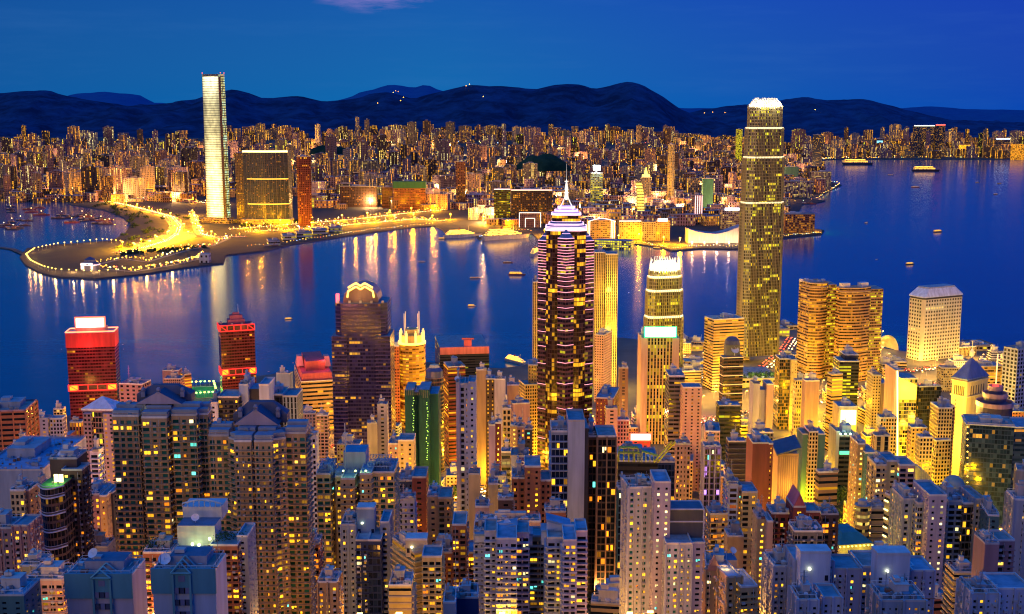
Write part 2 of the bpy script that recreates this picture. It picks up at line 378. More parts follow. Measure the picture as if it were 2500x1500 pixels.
DISHM=plain((.75,.77,.8),.4,key='dish_paint'); TANKM=plain((.42,.45,.48),.6,key='tank')
WINL={k:[emit(v[0],s) for s in(.8,1.25,1.9)] for k,v in LC.items()}
def sty(s):
    """'wall:pattern:lit share:lit colour:row share:glass'"""
    a=(s.split(':')+['']*6)[:6]; w=WALL[a[0]]; p=a[1] or 'p'; lit=float(a[2] or .12); lc=a[3] or 'y'; row=float(a[4] or 0); gl=GLASS[a[5] or 'dark']
    ww,wh,bay,fl=PAT[p]
    return dict(w=w,p=p,lit=lit,lc=lc,row=row,gl=gl,ww=ww,wh=wh,bay=bay,fl=fl)
def fmat(S,st=1.0): return facade(S['w'],S['gl'],S['ww'],S['wh'],S['lit'],S['lc'],st,S['row']) if S['p']!='v' else plain(S['w'],.75,key='wall_plaster')
FOOT=[]
def foot(x0,xm,x1,yt,Y,a,dep):
    """four corners of a rectangular plan, counter-clockwise from the nearest corner"""
    if Y<470 and dep: dep=max(5,dep*.58)
    if xm is None:
        p0=at(x0,yt,Y); ca,sa=math.cos(R(a)),math.sin(R(a))
        k=(x1-1250)/F/(cP-(yt-750)/F*sP); L=(k*Y-p0.x)/(ca-k*sa)
        c=Vector((p0.x,Y)); r=c+Vector((ca,sa))*L; n=Vector((-sa,ca))*(dep or max(9,min(L*.8,45)))
        return [c,r,r+n,c+n]
    kk=cP-(yt-750)/F*sP; a=abs(a or 32); a=R(90-a if x1-xm>xm-x0 else a)
    c=Vector((at(xm,yt,Y).x,Y)); u=Vector((-math.cos(a),math.sin(a))); v=Vector((math.sin(a),math.cos(a)))
    def L(x,d):
        k=(x-1250)/F/kk; den=d.x-k*d.y
        t=(k*c.y-c.x)/den if abs(den)>1e-4 else 20
        return t if 3<t<90 else 24
    l=c+u*L(x0,u); r=c+v*L(x1,v)
    return [c,r,r+(l-c),l]
def lit_children(root,ops,lit,lc,cap,Y,par=None):
    """each lit window of a near building is a piece of its own"""
    ch=[o for o in ops if rnd.random()<lit*1.9]; rnd.shuffle(ch); shp={}
    for pos,w,h,an in ch[:cap]:
        mt=rnd.choice(WINL[lc] if rnd.random()<.68 else WINL[rnd.choice('owlyco')]); vr=rnd.choice((0,0,0,1,2,3)); key=(round(w,2),round(h,2),round(an,3),mt.name,vr)
        if key not in shp:
            mb=MB(); d=(math.cos(an),math.sin(an)); nx=(d[1],-d[0])
            f=lambda u0,u1,z0,z1:mb.face([(d[0]*u0,d[1]*u0,z0),(d[0]*u1,d[1]*u1,z0),(d[0]*u1,d[1]*u1,z1),(d[0]*u0,d[1]*u0,z1)])
            if vr==1: f(-w/2,w*.12,-h/2,h/2)
            elif vr==2: f(-w*.15,w/2,-h/2,h*.3)
            elif vr==3: f(-w/2,-w*.08,-h/2,h/2); f(w*.08,w/2,-h*.1,h/2)
            elif w>1.2:
                f(-w/2,-.06,-h/2,h/2); f(.06,w/2,-h/2,h/2)
                mb.face([(d[0]*u+nx[0]*.04,d[1]*u+nx[1]*.04,z) for u,z in((-.06,-h/2),(.06,-h/2),(.06,h/2),(-.06,h/2))],1)
            else: f(-w/2,w/2,-h/2,h/2)
            ob=mb.build('lit_window',[mt,TRIM],loc=Vector((0,0,0))); shp[key]=ob; COL.objects.unlink(ob)
        o=shp[key].copy(); COL.objects.link(o); pr=par or root; o.parent=pr; o.location=pos-root.location
def dish(root,p,r,az=0.6):
    mb=MB(); ax=Vector((math.sin(az)*.75,-math.cos(az)*.75,.66)).normalized(); u=ax.orthogonal().normalized(); v=ax.cross(u); c=Vector(p)+Vector((0,0,r*1.25)); n=16
    ring=lambda s:[c+ax*(s*s*r*.32)+(u*math.cos(2*math.pi*i/n)+v*math.sin(2*math.pi*i/n))*r*s for i in range(n)]
    rs=[ring(s) for s in(.02,.4,.7,1)]
    for a,b in zip(rs,rs[1:]):
        for i in range(n): mb.face([a[i],a[(i+1)%n],b[(i+1)%n],b[i]])
    mb.bar(c+ax*.05*r,c+ax*.9*r,.05*r); mb.bar(p,c-ax*.02,.08*r); 
    for i in(0,5,10): mb.bar(rs[-1][i],c+ax*.9*r,.025*r)
    return mb.build('satellite_dish',DISHM,root)
def roof_kit(root,poly,z,seed,parapet=1.1,plants=True,busy=1,ptrim=None,deck=None):
    rr=random.Random(seed); K=min(1,max(.42,poly[0][1]/600)); parapet*=K; P=[Vector((p[0],p[1])) for p in poly]; c=sum(P,Vector((0,0)))/len(P)
    A=sum(a.x*b.y-b.x*a.y for a,b in zip(P,P[1:]+P[:1]))
    if A<0: P=P[::-1]
    mb=MB(); n=len(P)
    for i in range(n):
        a,b=P[i],P[(i+1)%n]; d=(b-a)
        if d.length<.8: continue
        an=math.atan2(d.y,d.x); d.normalize(); nr=Vector((-d.y,d.x)); m=(a+b)/2+nr*.12
        mb.box((m.x,m.y,z),((b-a).length-(.05 if i%2 else .6),.3,parapet),an)
    mb.build('parapet',ptrim or rr.choice([TRIM,PALE]),root)
    if not plants: return
    ax=(P[1]-P[0]).normalized(); an=math.atan2(ax.y,ax.x); w=(P[1]-P[0]).length; dd=(P[-1]-P[0]).length; ay=Vector((-ax.y,ax.x))
    if n!=4: w*=.8; dd=w
    s=min(w,dd)
    wm=plain(rr.choice([(.5,.5,.5),(.42,.38,.34),(.35,.38,.42),(.55,.52,.48)]),.8,key='plant_wall')
    mb=MB(); bw,bd,bh=w*rr.uniform(.3,.5),dd*rr.uniform(.28,.5),rr.uniform(3,6.5)*K; ox,oy=rr.uniform(-.12,.12)*w,rr.uniform(-.02,.15)*dd
    b=c+ax*ox+ay*oy; mb.box((b.x,b.y,z),(bw,bd,bh),an); mb.box((b.x,b.y,z+bh),(bw+.6*K,bd+.6*K,.4*K),an)
    mb.box((b.x-ax.x*bw*.2,b.y-ax.y*bw*.2,z+bh+.4),(bw*.4,bd*.5,rr.uniform(1,3)*K),an)
    dr=b-ay*(bd/2); mb.box((dr.x,dr.y,z),(1.1*K,.16,2.2*K),an,1)
    mb.build('plant_room',[wm,rr.choice(ROOF)],root)
    for q in range(rr.randint(1,3)*busy):
        e=c+ax*rr.uniform(-.4,.4)*w+ay*rr.uniform(-.42,-.1)*dd
        mb=MB()
        if rr.random()<.5:
            r=rr.uniform(.9,1.7)*K; h=rr.uniform(1.6,2.6)*K; mb.lathe((e.x,e.y,z),[(r,.4),(r,h),(r*.3,h+.3),(0,h+.3)],10)
            for t in(0,2.1,4.2): mb.box((e.x+.7*r*math.cos(t),e.y+.7*r*math.sin(t),z),(.2,.2,.45))
            mb.build('water_tank',TANKM,root)
        else:
            w2,d2=rr.uniform(1.5,3.5)*K,rr.uniform(1.2,2)*K; mb.box((e.x,e.y,z+.3),(w2,d2,1.5*K),an); mb.box((e.x,e.y,z),(w2*.8,d2*.8,.3),an); 
            mb.lathe((e.x,e.y,z+.3+1.5*K),[(d2*.4,0),(d2*.4,.25),(0,.2)],10); mb.build('cooling_unit',STEEL,root)
    if c.y<640:
        mb=MB(); mats=[plain((.10,.22,.34),.6,key='sheet'),plain((.25,.10,.06),.8,key='rust'),PALE,STEEL]
        for q in range(int(10+w*d_/18) if (d_:=dd) else 0):
            e=c+ax*rr.uniform(-.46,.46)*w+ay*rr.uniform(-.46,.46)*dd; k=rr.random()
            if k<.5: mb.box((e.x,e.y,z),(rr.uniform(.4,1.8),rr.uniform(.4,1.3),rr.uniform(.3,1.3)),an,rr.randrange(4))
            elif k<.8: u=ax if rr.random()<.5 else ay; l=rr.uniform(2,6); mb.bar((e.x,e.y,z+.5),(e.x+u.x*l*.5,e.y+u.y*l*.5,z+.5),.12,rr.choice((1,2,3)))
            else: mb.bar((e.x,e.y,z),(e.x,e.y,z+rr.uniform(2,5)),.07,3)
        for k in range(n):
            a,b=P[k],P[(k+1)%n]
            if (b-a).length<3: continue
            i_=(c-a).normalized()*.5; j_=(c-b).normalized()*.5
            mb.bar((*(a+i_),z+parapet+.8),(*(b+j_),z+parapet+.8),.07,2)
            for t in range(int((b-a).length/2)): p=a+i_+(b+j_-a-i_)*(t/max(1,int((b-a).length/2))); mb.bar((*p,z+parapet-.2),(*p,z+parapet+.8),.05,2)
        tag(mb.build('roof_clutter',mats,root),kind='stuff')
    if rr.random()<.4*busy:
        e=c+ax*rr.uniform(-.2,.2)*w; h=rr.uniform(6,13)*K; mb=MB(); mb.bar((e.x,e.y,z),(e.x,e.y,z+h),.14); 
        for t in(.6,.75,.9): mb.bar((e.x-.8,e.y,z+h*t),(e.x+.8,e.y,z+h*t),.05)
        mb.build('antenna',STEEL,root)
    if rr.random()<.10*busy: 
        e=c+ax*rr.uniform(-.3,.3)*w-ay*dd*.2; dish(root,(e.x,e.y,z),rr.uniform(.9,1.5)*K,rr.uniform(-1,1))
NEARY=800
def wing(root,w,name='body',cap=45,seed=0):
    """one volume of a building, standing on the ground; w is a dict"""
    Y=w['Y']; yt=w['yt']; S=sty(w['s']); SL=sty(w.get('sl',w['s'])); SR=sty(w.get('sr',w['s']))
    P=w.get('poly') or foot(w['x0'],w.get('xm'),w['x1'],yt,Y,w.get('a',0),w.get('d'))
    if w.get('s2'): S,SR=S,S
    z=w.get('z') or zt(yt,Y); g=w.get('g'); 
    if g is None: g=min(G(min(p.y for p in P)),G(max(p.y for p in P)))-4
    g=min(g,z-3)
    FOOT.append((min(p.x for p in P),max(p.x for p in P),min(p.y for p in P),max(p.y for p in P)))
    rm=ROOF[seed%4] if not w.get('rm') else w['rm']
    n=len(P); two=w.get('xm') is not None
    sides=w.get('sides') or ([SR,S,S,SL] if two else [S,SR,S,SL])
    if w.get('sides'): sides=[sty(q) for q in sides]
    mb=MB(); mats=[rm]; ops_all=[]; acs=[]
    c0=sum((Vector((p.x,p.y)) for p in P),Vector((0,0)))/n
    off=rnd.randrange(0,900)
    gl=[]
    for i in range(n):
        a,b=P[i],P[(i+1)%n]; s=sides[i%len(sides)]; d=(b-a); nr=Vector((d.y,-d.x)); m=(a+b)/2
        vis=nr.dot(Vector((m.x,m.y)))<0
        bay,fl=w.get('bay',s['bay']),w.get('fl',s['fl']); rs_=min(1,15.5*Y/F/3.1); bay*=rs_**.8; fl*=rs_
        if vis and Y<NEARY and s['p'] in 'pbogqx' and s['p']!='v':
            mw=plain(s['w'],.78,key='wall_plaster'); mg=facade(s['w'],s['gl'],1,1,(s['lit']*.35 if cap else s['lit']),s['lc'],w.get('st',1.0),s['row'],cells=False)
            for mm in(mw,mg):
                if mm not in mats: mats.append(mm)
            zb=max(g,z-w.get('gh',130)); 
            if zb>g+1: mb.wall(a,b,g,zb,mats.index(mw))
            H=s['fl']*round((z-zb-1.2)/fl) if False else 0
            ops,k=mb.grid(a,b,zb,z-1.0,bay,fl,s['ww'],s['wh'],.35,mats.index(mw),mats.index(mg),off,s['p'] in 'pbq',acs if Y<520 and s['p'] in 'pb' else None); off+=k
            mb.wall(a,b,z-1.0,z,mats.index(mw))
            # keep lit windows for those that can be seen above the frame's lower edge
            ops=[o for o in ops if o[0].z> CH-.47*o[0].y]
            ops_all.append((ops,s))
        else:
            mm=fmat(s,w.get('st',1.0))
            if mm not in mats: mats.append(mm)
            off+=mb.wall(a,b,g,z,mats.index(mm),bay,fl,off)
    mb.face([(p.x,p.y,z) for p in P],0,[(p.x,p.y) for p in P])
    ob=mb.build(name,mats,root)
    tot=sum(len(o)*s['lit'] for o,s in ops_all) or 1
    for ops,s in ops_all:
        if cap: lit_children(root,ops,s['lit'],s['lc'],int(cap*2.2*len(ops)*s['lit']/tot)+1,Y,ob)
    if acs:
        m2=MB()
        for q,an in acs:
            if q[2]>CH-.46*q[1]: m2.box(q,(.9,.55,.6),an)
        for i in range(n):
            a,b=P[i],P[(i+1)%n]; d=b-a; L=d.length
            if L<4: continue
            nr=Vector((d.y,-d.x))/L
            if nr.dot((a+b)/2)>=0: continue
            for t in range(max(1,int(L/4.5))):
                q=a+d*((t+.5+.3*math.sin(t*5+Y))/max(1,int(L/4.5)))+nr*.15; m2.bar((q.x,q.y,max(g,z-75)),(q.x,q.y,z-.5),.10)
        if m2.f: tag(m2.build('pipework',TRIM,ob),kind='stuff')
    # relief: slabs or ribs
    ex=w.get('e','') or ('' if Y>700 or not cap else {'b':'l','p':'r'}.get(S['p'],''))
    thin=not w.get('e')
    if ex:
        mb=MB(); mm=plain(WALL[w.get('ec',w['s'].split(':')[0])],.75,key='slab_edge')
        for i in range(n):
            a,b=P[i],P[(i+1)%n]; d=b-a; L=d.length; nr=Vector((d.y,-d.x)); m=(a+b)/2
            if nr.dot(Vector((m.x,m.y)))>=0 or L<3: continue
            an=math.atan2(d.y,d.x); d=d/L; nr=nr/L; s=sides[i%len(sides)]
            if 'l' in ex:   # storey ledges
                k=max(1,round((z-1-g)/(w.get('fl',s['fl'])*min(1,15.5*Y/F/3.1))))
                for j in range(k):
                    zz=g+(z-1-g)*j/k
                    if zz<CH-.47*a.y-5: continue
                    q=m+nr*.35; mb.box((q.x,q.y,zz-.2),(L+.3,.45 if thin else .8,.3 if thin else .45),an)
            if 'r' in ex:   # vertical ribs
                k=max(2,round(L/w.get('rib',7)))
                for j in range(k+1):
                    q=a+d*(L*j/k)+nr*(.2 if thin else .35); mb.box((q.x,q.y,g),(.4 if thin else .7,.45 if thin else .75,z-g+.4),an)
            if 'c' in ex:   # cornice
                q=m+nr*.5; mb.box((q.x,q.y,z-.9),(L+1.6,1.3,.9),an)
            if 'a' in ex:   # balconies with parapets
                k=max(1,round((z-1-g)/(w.get('fl',s['fl'])*min(1,15.5*Y/F/3.1)))); nb=max(1,int(L/9))
                for j in range(k):
                    zz=g+(z-1-g)*j/k
                    if zz<CH-.47*a.y-5: continue
                    for t in range(nb):
                        q=a+d*(L*(t+.5)/nb)+nr*.75; mb.box((q.x,q.y,zz-.1),(L/nb*.55,1.5,.22),an); q2=q+nr*.68; mb.box((q2.x,q2.y,zz+.12),(L/nb*.55,.12,.95),an)
        mb.build('balcony_slabs' if 'a' in ex else 'facade_trim',mm,root)
    return P,z,g
BLD=[]
def B(label,ws,cat='tower',name='tower_block',roof=True,group=None,cap=70,short=None,extra=None,busy=1):
    if isinstance(ws,dict): ws=[ws]
    w=ws[0]; P0=w.get('poly') or foot(w['x0'],w.get('xm'),w['x1'],w['yt'],w['Y'],w.get('a',0),w.get('d'))
    c=sum((Vector((p.x,p.y)) for p in P0),Vector((0,0)))/len(P0)
    root=thing(name,label,cat,(c.x,c.y,G(c.y)),group); seed=len(BLD)*13+5; rs=[]
    for i,w in enumerate(ws):
        nm=w.get('name') or ('body' if len(ws)==1 else 'wing')
        P,z,g=wing(root,w,nm,cap//len(ws) if cap else 0,seed+i); rs.append((P,z,g))
        if roof and w.get('roof',True): roof_kit(root,P,z,seed+i,plants=(i==0 or w.get('plants',False)),busy=busy,ptrim=w.get('pt'))
    xs=[w['x0'] for w in ws if 'x0' in w]+[w['x1'] for w in ws if 'x0' in w]
    BLD.append((short or label,min(xs) if xs else 0,max(xs) if xs else 0,min(w['yt'] for w in ws),ws[0]['Y']))
    if extra: extra(root,rs)
    return root,rs
def W_(x0,x1,yt,Y,s,xm=None,**k): return dict(x0=x0,x1=x1,xm=xm,yt=yt,Y=Y,s=s,**k)
# ================================================================ LANDMARK TOWERS
def rot_poly(c,r,a,n=4): return [Vector((c.x+r*math.cos(a+2*math.pi*i/n),c.y+r*math.sin(a+2*math.pi*i/n))) for i in range(n)]
def scale_poly(P,k,c=None):
    c=c or sum((Vector((p.x,p.y)) for p in P),Vector((0,0)))/len(P); return [c+(Vector((p.x,p.y))-c)*k for p in P]
def notch(P,t):
    """a plan with its corners cut"""
    out=[]; n=len(P)
    for i in range(n):
        p=P[i]; a=(P[i-1]-p); b=(P[(i+1)%n]-p)
        out+= [p+a.normalized()*t, p+b.normalized()*t]
    return out
def led_mat(kind):
    m,nt,b=mat_new('led_facade'); uv=N(nt,'ShaderNodeUVMap'); uv.uv_map='uv'
    s=N(nt,'ShaderNodeSeparateXYZ',i={0:uv.outputs[0]}); u,v=s.outputs[0],s.outputs[1]
    ln=M_(nt,'COMPARE',M_(nt,'FRACT',v),.5,.32); t=M_(nt,'DIVIDE',v,62.0)
    n=N(nt,'ShaderNodeTexNoise',noise_dimensions='2D',i={0:N(nt,'ShaderNodeCombineXYZ',i={0:M_(nt,'MULTIPLY',u,.35),1:M_(nt,'MULTIPLY',v,.35)}).outputs[0],2:1.0,3:3.0}).outputs[0]
    if kind=='front':
        env=RAMP(nt,t,[(0,(.25,)*3),(.05,(1,)*3),(.3,(.95,)*3),(.5,(.55,)*3),(.62,(.30,)*3),(.80,(.26,)*3),(.9,(.6,)*3),(1,(1,)*3)]); 
        col=RAMP(nt,t,[(0,(1,.72,.26)),(.55,(1,.78,.32)),(.8,(.9,.75,.36)),(1,(1,.88,.5))])
        e=M_(nt,'MULTIPLY',M_(nt,'MULTIPLY',M_(nt,'MULTIPLY_ADD',ln,.62,.38),env),M_(nt,'MULTIPLY_ADD',M_(nt,'SUBTRACT',n,.3),1.6,.75)); k=2.5; ue=M_(nt,'SUBTRACT',M_(nt,'DIVIDE',u,14.0),.5); e=M_(nt,'MULTIPLY',e,M_(nt,'MULTIPLY_ADD',M_(nt,'MULTIPLY',ue,ue),-3.0,1.1,True))
    else:
        col=RAMP(nt,n,[(.35,(.5,.55,.12)),(.5,(.9,.7,.15)),(.65,(.3,.6,.45))])
        e=M_(nt,'MULTIPLY',ln,M_(nt,'MULTIPLY_ADD',M_(nt,'SUBTRACT',n,.38),3.2,.12,True)); k=1.3
    nt.links.new(col,b.inputs['Emission Color']); nt.links.new(M_(nt,'MULTIPLY',e,k),b.inputs['Emission Strength'])
    b.inputs['Base Color'].default_value=(.03,.05,.07,1); b.inputs['Roughness'].default_value=.25
    return m
def supertall():
    b=sea(526,546,3); Y=b.y; z1=zt(181,Y)
    P=foot(494,541,556,300,Y,24,None); 
    root=thing('skyscraper','tallest tower across the water, pale face lit with fine white stripes','skyscraper',(b.x,Y,3))
    q=notch(P,5.5); mats=[led_mat('front'),led_mat('side'),plain((.05,.03,.03),.4,key='corner_notch'),ROOF[0],emit((1,.2,.08),1.2)]
    # faces after notch: order corner pairs: (corner i: toward prev, toward next)
    prof=[(0,1.07),(.04,1.045),(.1,1.02),(.2,1.005),(.35,1),(.8,.975),(.985,.955)]
    mb=MB(); H=z1-3; n=len(q)
    def mi(i):
        if i%2==0: return 2
        return {1:1,3:1,5:1,7:0}[i]
    NB=14
    for (a,ka),(c,kc) in zip(prof,prof[1:]):
        A,Bq=scale_poly(q,ka),scale_poly(q,kc)
        for i in range(n):
            j=(i+1)%n; v0,v1=a*62,c*62
            mb.face([(*A[i],3+a*H),(*A[j],3+a*H),(*Bq[j],3+c*H),(*Bq[i],3+c*H)],mi(i),[(0,v0),(NB,v0),(NB,v1),(0,v1)])
    T=scale_poly(q,.955); mb.face([(*p,3+.985*H) for p in T],3)
    mb.build('body',mats,root)
    # screen walls rising past the roof on each side
    for i in(1,3,5,7):
        mb=MB(); a,c=T[i],T[(i+1)%n]; d=(c-a).normalized(); nr=Vector((d.y,-d.x))
        A=[a,c,c-nr*1.2,a-nr*1.2]; mb.prism(A,3+.985*H,z1,0,0); 
        for s in range(14): 
            p=a+(c-a)*((s+.5)/14)+nr*.2; mb.box((p.x,p.y,3+.986*H),(.5,.5,H*.0135),0,1)
        mb.build('parapet_screen',[mats[mi(i)],PALE],root)
    for i in(1,7,3):
        mb=MB(); p=T[i]; mb.box((p.x,p.y,z1),(1.2,1.2,3.2)); mb.box((p.x,p.y,z1+3.2),(2.2,2.2,1.8),0,1); mb.build('warning_light',[STEEL,emit((1,.1,.05),3)],root)
    # splayed canopy and podium
    mb=MB(); mb.prism(scale_poly(P,1.5),3,16,0,1,6,6); mb.prism(scale_poly(P,1.22),16,22,0,1,6,6); mb.build('podium',[facade((.25,.2,.15),GLASS['dark'],.8,.5,.35,'y',1.2),ROOF[1]],root)
    mb=MB()
    for t in range(9):
        p=P[0]+(P[3]-P[0])*t/8; mb.bar((p.x,p.y-9,3),(p.x,p.y-1,24),.5)
    mb.build('canopy_strut',PALE,root)
    return root
supertall()
def harbour_tower(label,x0,xm,x1,yt,Y,a,crown_top,tiers,big,gz):
    """tapering finned tower with a floodlit claw crown"""
    P=foot(x0-(1 if big else 0),xm,x1+(9 if big else 0),yt+60,Y,a,None); z0=gz; z1=zt(yt,Y); zc=zt(crown_top,Y)
    c=sum((Vector((p.x,p.y)) for p in P),Vector((0,0)))/4
    root=thing('skyscraper',label,'skyscraper',(c.x,c.y,z0)); H=z1-z0
    mf=facade((.17,.15,.085) if big else (.22,.22,.06),(.012,.012,.008),.66,.74,.11,'g',1.5,.14,.5,True,6)
    mbk=facade((.46,.38,.22),(.10,.09,.07),.5,.8,.025,'g',.8,.02,.5,True,6)
    med=facade((.3,.27,.22),(.015,.016,.014),.7,.7,.22,'g',1.0,.18,.45,True,4)
    glow=emit((1,.80,.42),.9); fin=plain((.28,.25,.16) if big else (.42,.38,.16),.5,.1,key='mullion_metal')
    for k,(f0,f1,s,t) in enumerate(tiers):
        Q=notch(scale_poly(P,s,c),t); mb=MB()
        mats=[mf,mbk,med,ROOF[0]]
        # order: cut, face, cut, face ...
        ms=[2,0,2,0,2,0,2,1]
        mb.prism(Q,z0+f0*H,z0+f1*H,0,3,2.0,4.2,mats=ms,v0=int(f0*100))
        mb.build('tier',mats,root)
        mb=MB(); n=len(Q)
        for i in range(n):
            a_,b_=Q[i],Q[(i+1)%n]; d=b_-a_; L=d.length; d/=L; nr=Vector((d.y,-d.x)); m=(a_+b_)/2
            if nr.dot(m)>=0: continue
            q=max(2,round(L/(2.3 if big else 2.6)))
            for j in range(q+1):
                p=a_+d*(L*j/q)+nr*.3; mb.box((p.x,p.y,z0+f0*H),(.34,.5,(f1-f0)*H+1.5),math.atan2(d.y,d.x))
        mb.build('mullion_fins',fin,root)
        if k:
            # lit ledge where a tier sets back
            Q0=notch(scale_poly(P,tiers[k-1][2],c),tiers[k-1][3]); zz=z0+f0*H
            mb=MB()
            for i in range(len(Q0)):
                a_,b_=Q0[i],Q0[(i+1)%len(Q0)]; d=b_-a_; L=d.length; nr=Vector((d.y,-d.x)).normalized(); m=(a_+b_)/2-nr*.8
                if nr.dot(m)>=0 or L<1: continue
                mb.box((m.x,m.y,zz+.1),(L*.95,.7,2.2 if big else 3.0),math.atan2(d.y,d.x))
            mb.build('ledge_floodlights',emit((1,.80,.4),1.3),root)
    sT,tT=tiers[-1][2],tiers[-1][3]; Q=notch(scale_poly(P,sT,c),tT); n=len(Q)
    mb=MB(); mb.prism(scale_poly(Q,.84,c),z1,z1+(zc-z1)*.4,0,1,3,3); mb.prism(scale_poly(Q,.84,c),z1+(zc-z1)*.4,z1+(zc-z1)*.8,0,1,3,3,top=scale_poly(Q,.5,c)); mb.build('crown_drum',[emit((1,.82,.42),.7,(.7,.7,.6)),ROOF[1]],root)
    # claw fins, each curved inwards
    mb0=plain((.85,.82,.74),.5,key='claw_metal')
    for i in range(n):
        a_,b_=Q[i],Q[(i+1)%n]; d=b_-a_; L=d.length; d/=L; nr=Vector((d.y,-d.x))
        q=max(1,round(L/(3.4 if big else 3.8))) if i%2 else 1
        for j in range(q):
            p=a_+d*(L*(j+.5)/q); inn=(c-p); inn/=inn.length; mb=MB(); pts=[]
            hh=(zc-z1)*(1 if i%2 else .8)
            for t in range(6):
                s=t/5; pts.append(Vector((p.x,p.y,z1-2+(hh+2)*s))+Vector((inn.x,inn.y,0))*((.40 if big else .10)*(c-p).length*s**2.0))
            for u,v in zip(pts,pts[1:]): mb.bar(u,v,.62 if big else .7)
            mb.build('claw_fin',[mb0],root)
    # ring beams tying the claws, and the lamps that wash them
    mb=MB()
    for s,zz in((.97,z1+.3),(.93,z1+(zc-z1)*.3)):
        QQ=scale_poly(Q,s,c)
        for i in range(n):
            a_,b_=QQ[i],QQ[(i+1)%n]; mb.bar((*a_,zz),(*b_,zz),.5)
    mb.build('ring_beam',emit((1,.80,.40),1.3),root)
    r=(P[1]-P[0]).length*.5*sT
    for k in range(6):
        t=k*math.pi/3; p=(c.x+r*.92*math.cos(t),c.y+r*.92*math.sin(t),z1+(zc-z1)*.35)
        point_light(p,22000 if big else 24000,(1,.84,.5),2.5,root)
    return root,P,c
IFC,IP,IC=harbour_tower('tallest tower on this shore, tapering and finned, with a glowing white claw crown',1807,1832,1918,262,1580,17,239,[(0,.62,1,7),(.62,.80,.965,8),(.80,.915,.91,8.5),(.915,1,.83,9)],True,14)
harbour_tower('shorter finned tower with blazing yellow white crown of spikes, behind the green signed office',1569,1586,1674,664,1500,14,632,[(0,.55,1,6),(.55,.80,.96,7),(.80,.93,.90,7.5),(.93,1,.84,8)],False,5)
def neon_tower():
    Y=1020; c=Vector((at(1385,600,Y).x,Y+24)); g=G(Y); m=F/ Y
    zt_=lambda y:zt(y,Y+5)
    root=thing('skyscraper','dark glass tower ringed with pink neon bands, stepped roof and tall white spire','skyscraper',(c.x,c.y,g))
    # orientation: one shaft faces the viewer
    view=math.atan2(-c.x,c.y); 
    fw=Vector((-c.x,-c.y)).normalized(); rt=Vector((-fw.y,fw.x)); ang=math.atan2(fw.y,fw.x)
    body=facade((.05,.025,.03),(.02,.010,.014),.9,.8,.20,'y',1.4,.22,.4,True,5)
    core=[c+fw*16.5+rt*7,c+rt*19.8,c-rt*0+rt*8-fw*19,c-rt*8-fw*19,c-rt*19.8,c+fw*19-rt*8]
    core=[c+rt*17.6+fw*7,c+rt*17.6-fw*15,c-rt*17.6-fw*15,c-rt*17.6+fw*7,c-rt*12.2+fw*11.4,c+rt*12.2+fw*11.4]
    ze=zt_(566); mb=MB(); mb.prism(core,g-3,ze,0,1,2.4,4.0); mb.build('body',[body,ROOF[0]],root)
    pink=emit((1,.38,.52),1.5); shaftm=facade((.09,.04,.07),(.012,.010,.016),.92,.55,.12,'g',.8,.06,.5,True,4)
    pv=emit((.95,.55,.85),1.0)
    for off,top,r in((fw*13.6,578,7.2),(rt*-18.2+fw*1,587,6.8),(rt*18.2+fw*1,587,6.8),(fw*-16,580,6.8)):
        s=c+off; P=[s+fw*r*.75,s+rt*r,s-fw*r*.75,s-rt*r] if off.dot(fw)>10 or True else None
        zs=zt_(top)-2; mb=MB(); mb.prism(P,g-3,zs,0,1,2.6,4.0)
        mb.prism(scale_poly(P,.98),zs,zs+4.2,2,2,top=scale_poly(P,.5)); mb.prism(scale_poly(P,.5),zs+4.2,zs+7.5,2,2,top=scale_poly(P,.06))
        sh=mb.build('corner_shaft',[shaftm,ROOF[0],plain((.05,.12,.35),.3,key='blue_cap')],root)
        zz=zs; step=2.6; k=0
        while zz>g+12:
            mb=MB(); Q=scale_poly(P,1.03)
            for i in range(4): mb.bar((*Q[i],zz),(*Q[(i+1)%4],zz),.2)
            mb.build('neon_band',pink,sh if False else root); k+=1
            zz-=step; 
            if k>11: step*=1.2
        mb=MB()
        for q,zq in((.98,zs+.1),(.5,zs+4.2)):
            Q=scale_poly(P,q)
            for i in range(4): mb.bar((*Q[i],zq),(*Q[(i+1)%4],zq),.25)
        mb.build('cap_neon',pv,root)
    # stepped roof
    oct_=lambda k:scale_poly(core,k,c)
    tiers=[(1.03,566,560,0),(1.03,560,553,1),(.88,553,545,1),(.72,545,528,2),(.74,528,520,3),(.58,520,512,3),(.42,512,506,3)]
    dk=plain((.02,.02,.03),.3,key='dark_roof'); blue=plain((.02,.08,.28),.3,key='blue_roof'); vio=emit((.55,.33,.75),.55,(.4,.35,.5))
    for k,y0,y1,t in tiers:
        mb=MB(); z0,z1=zt_(y0),zt_(y1)
        if t==0: mb.prism(oct_(k),z0,z1,0,0)
        elif t==1: mb.prism(oct_(k),z0,z1,0,0,top=oct_(k-.13))
        elif t==2: mb.prism(oct_(k),z0,z1,0,0,2.4,4)
        else: mb.prism(oct_(k),z0,z1,0,0,top=oct_(k-.14))
        mb.build('roof_tier',[[body],[blue],[body],[vio]][t][0],root)
        mb=MB(); Q=oct_(k*1.005)
        for zz in([z0,z0+1.1] if t!=2 else [z0]):
            for i in range(6): mb.bar((*Q[i],zz),(*Q[(i+1)%6],zz),.30)
        mb.build('neon_edge',emit((1,.62,.85),1.5),root)
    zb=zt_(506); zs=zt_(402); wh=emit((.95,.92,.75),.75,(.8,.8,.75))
    ctr=c
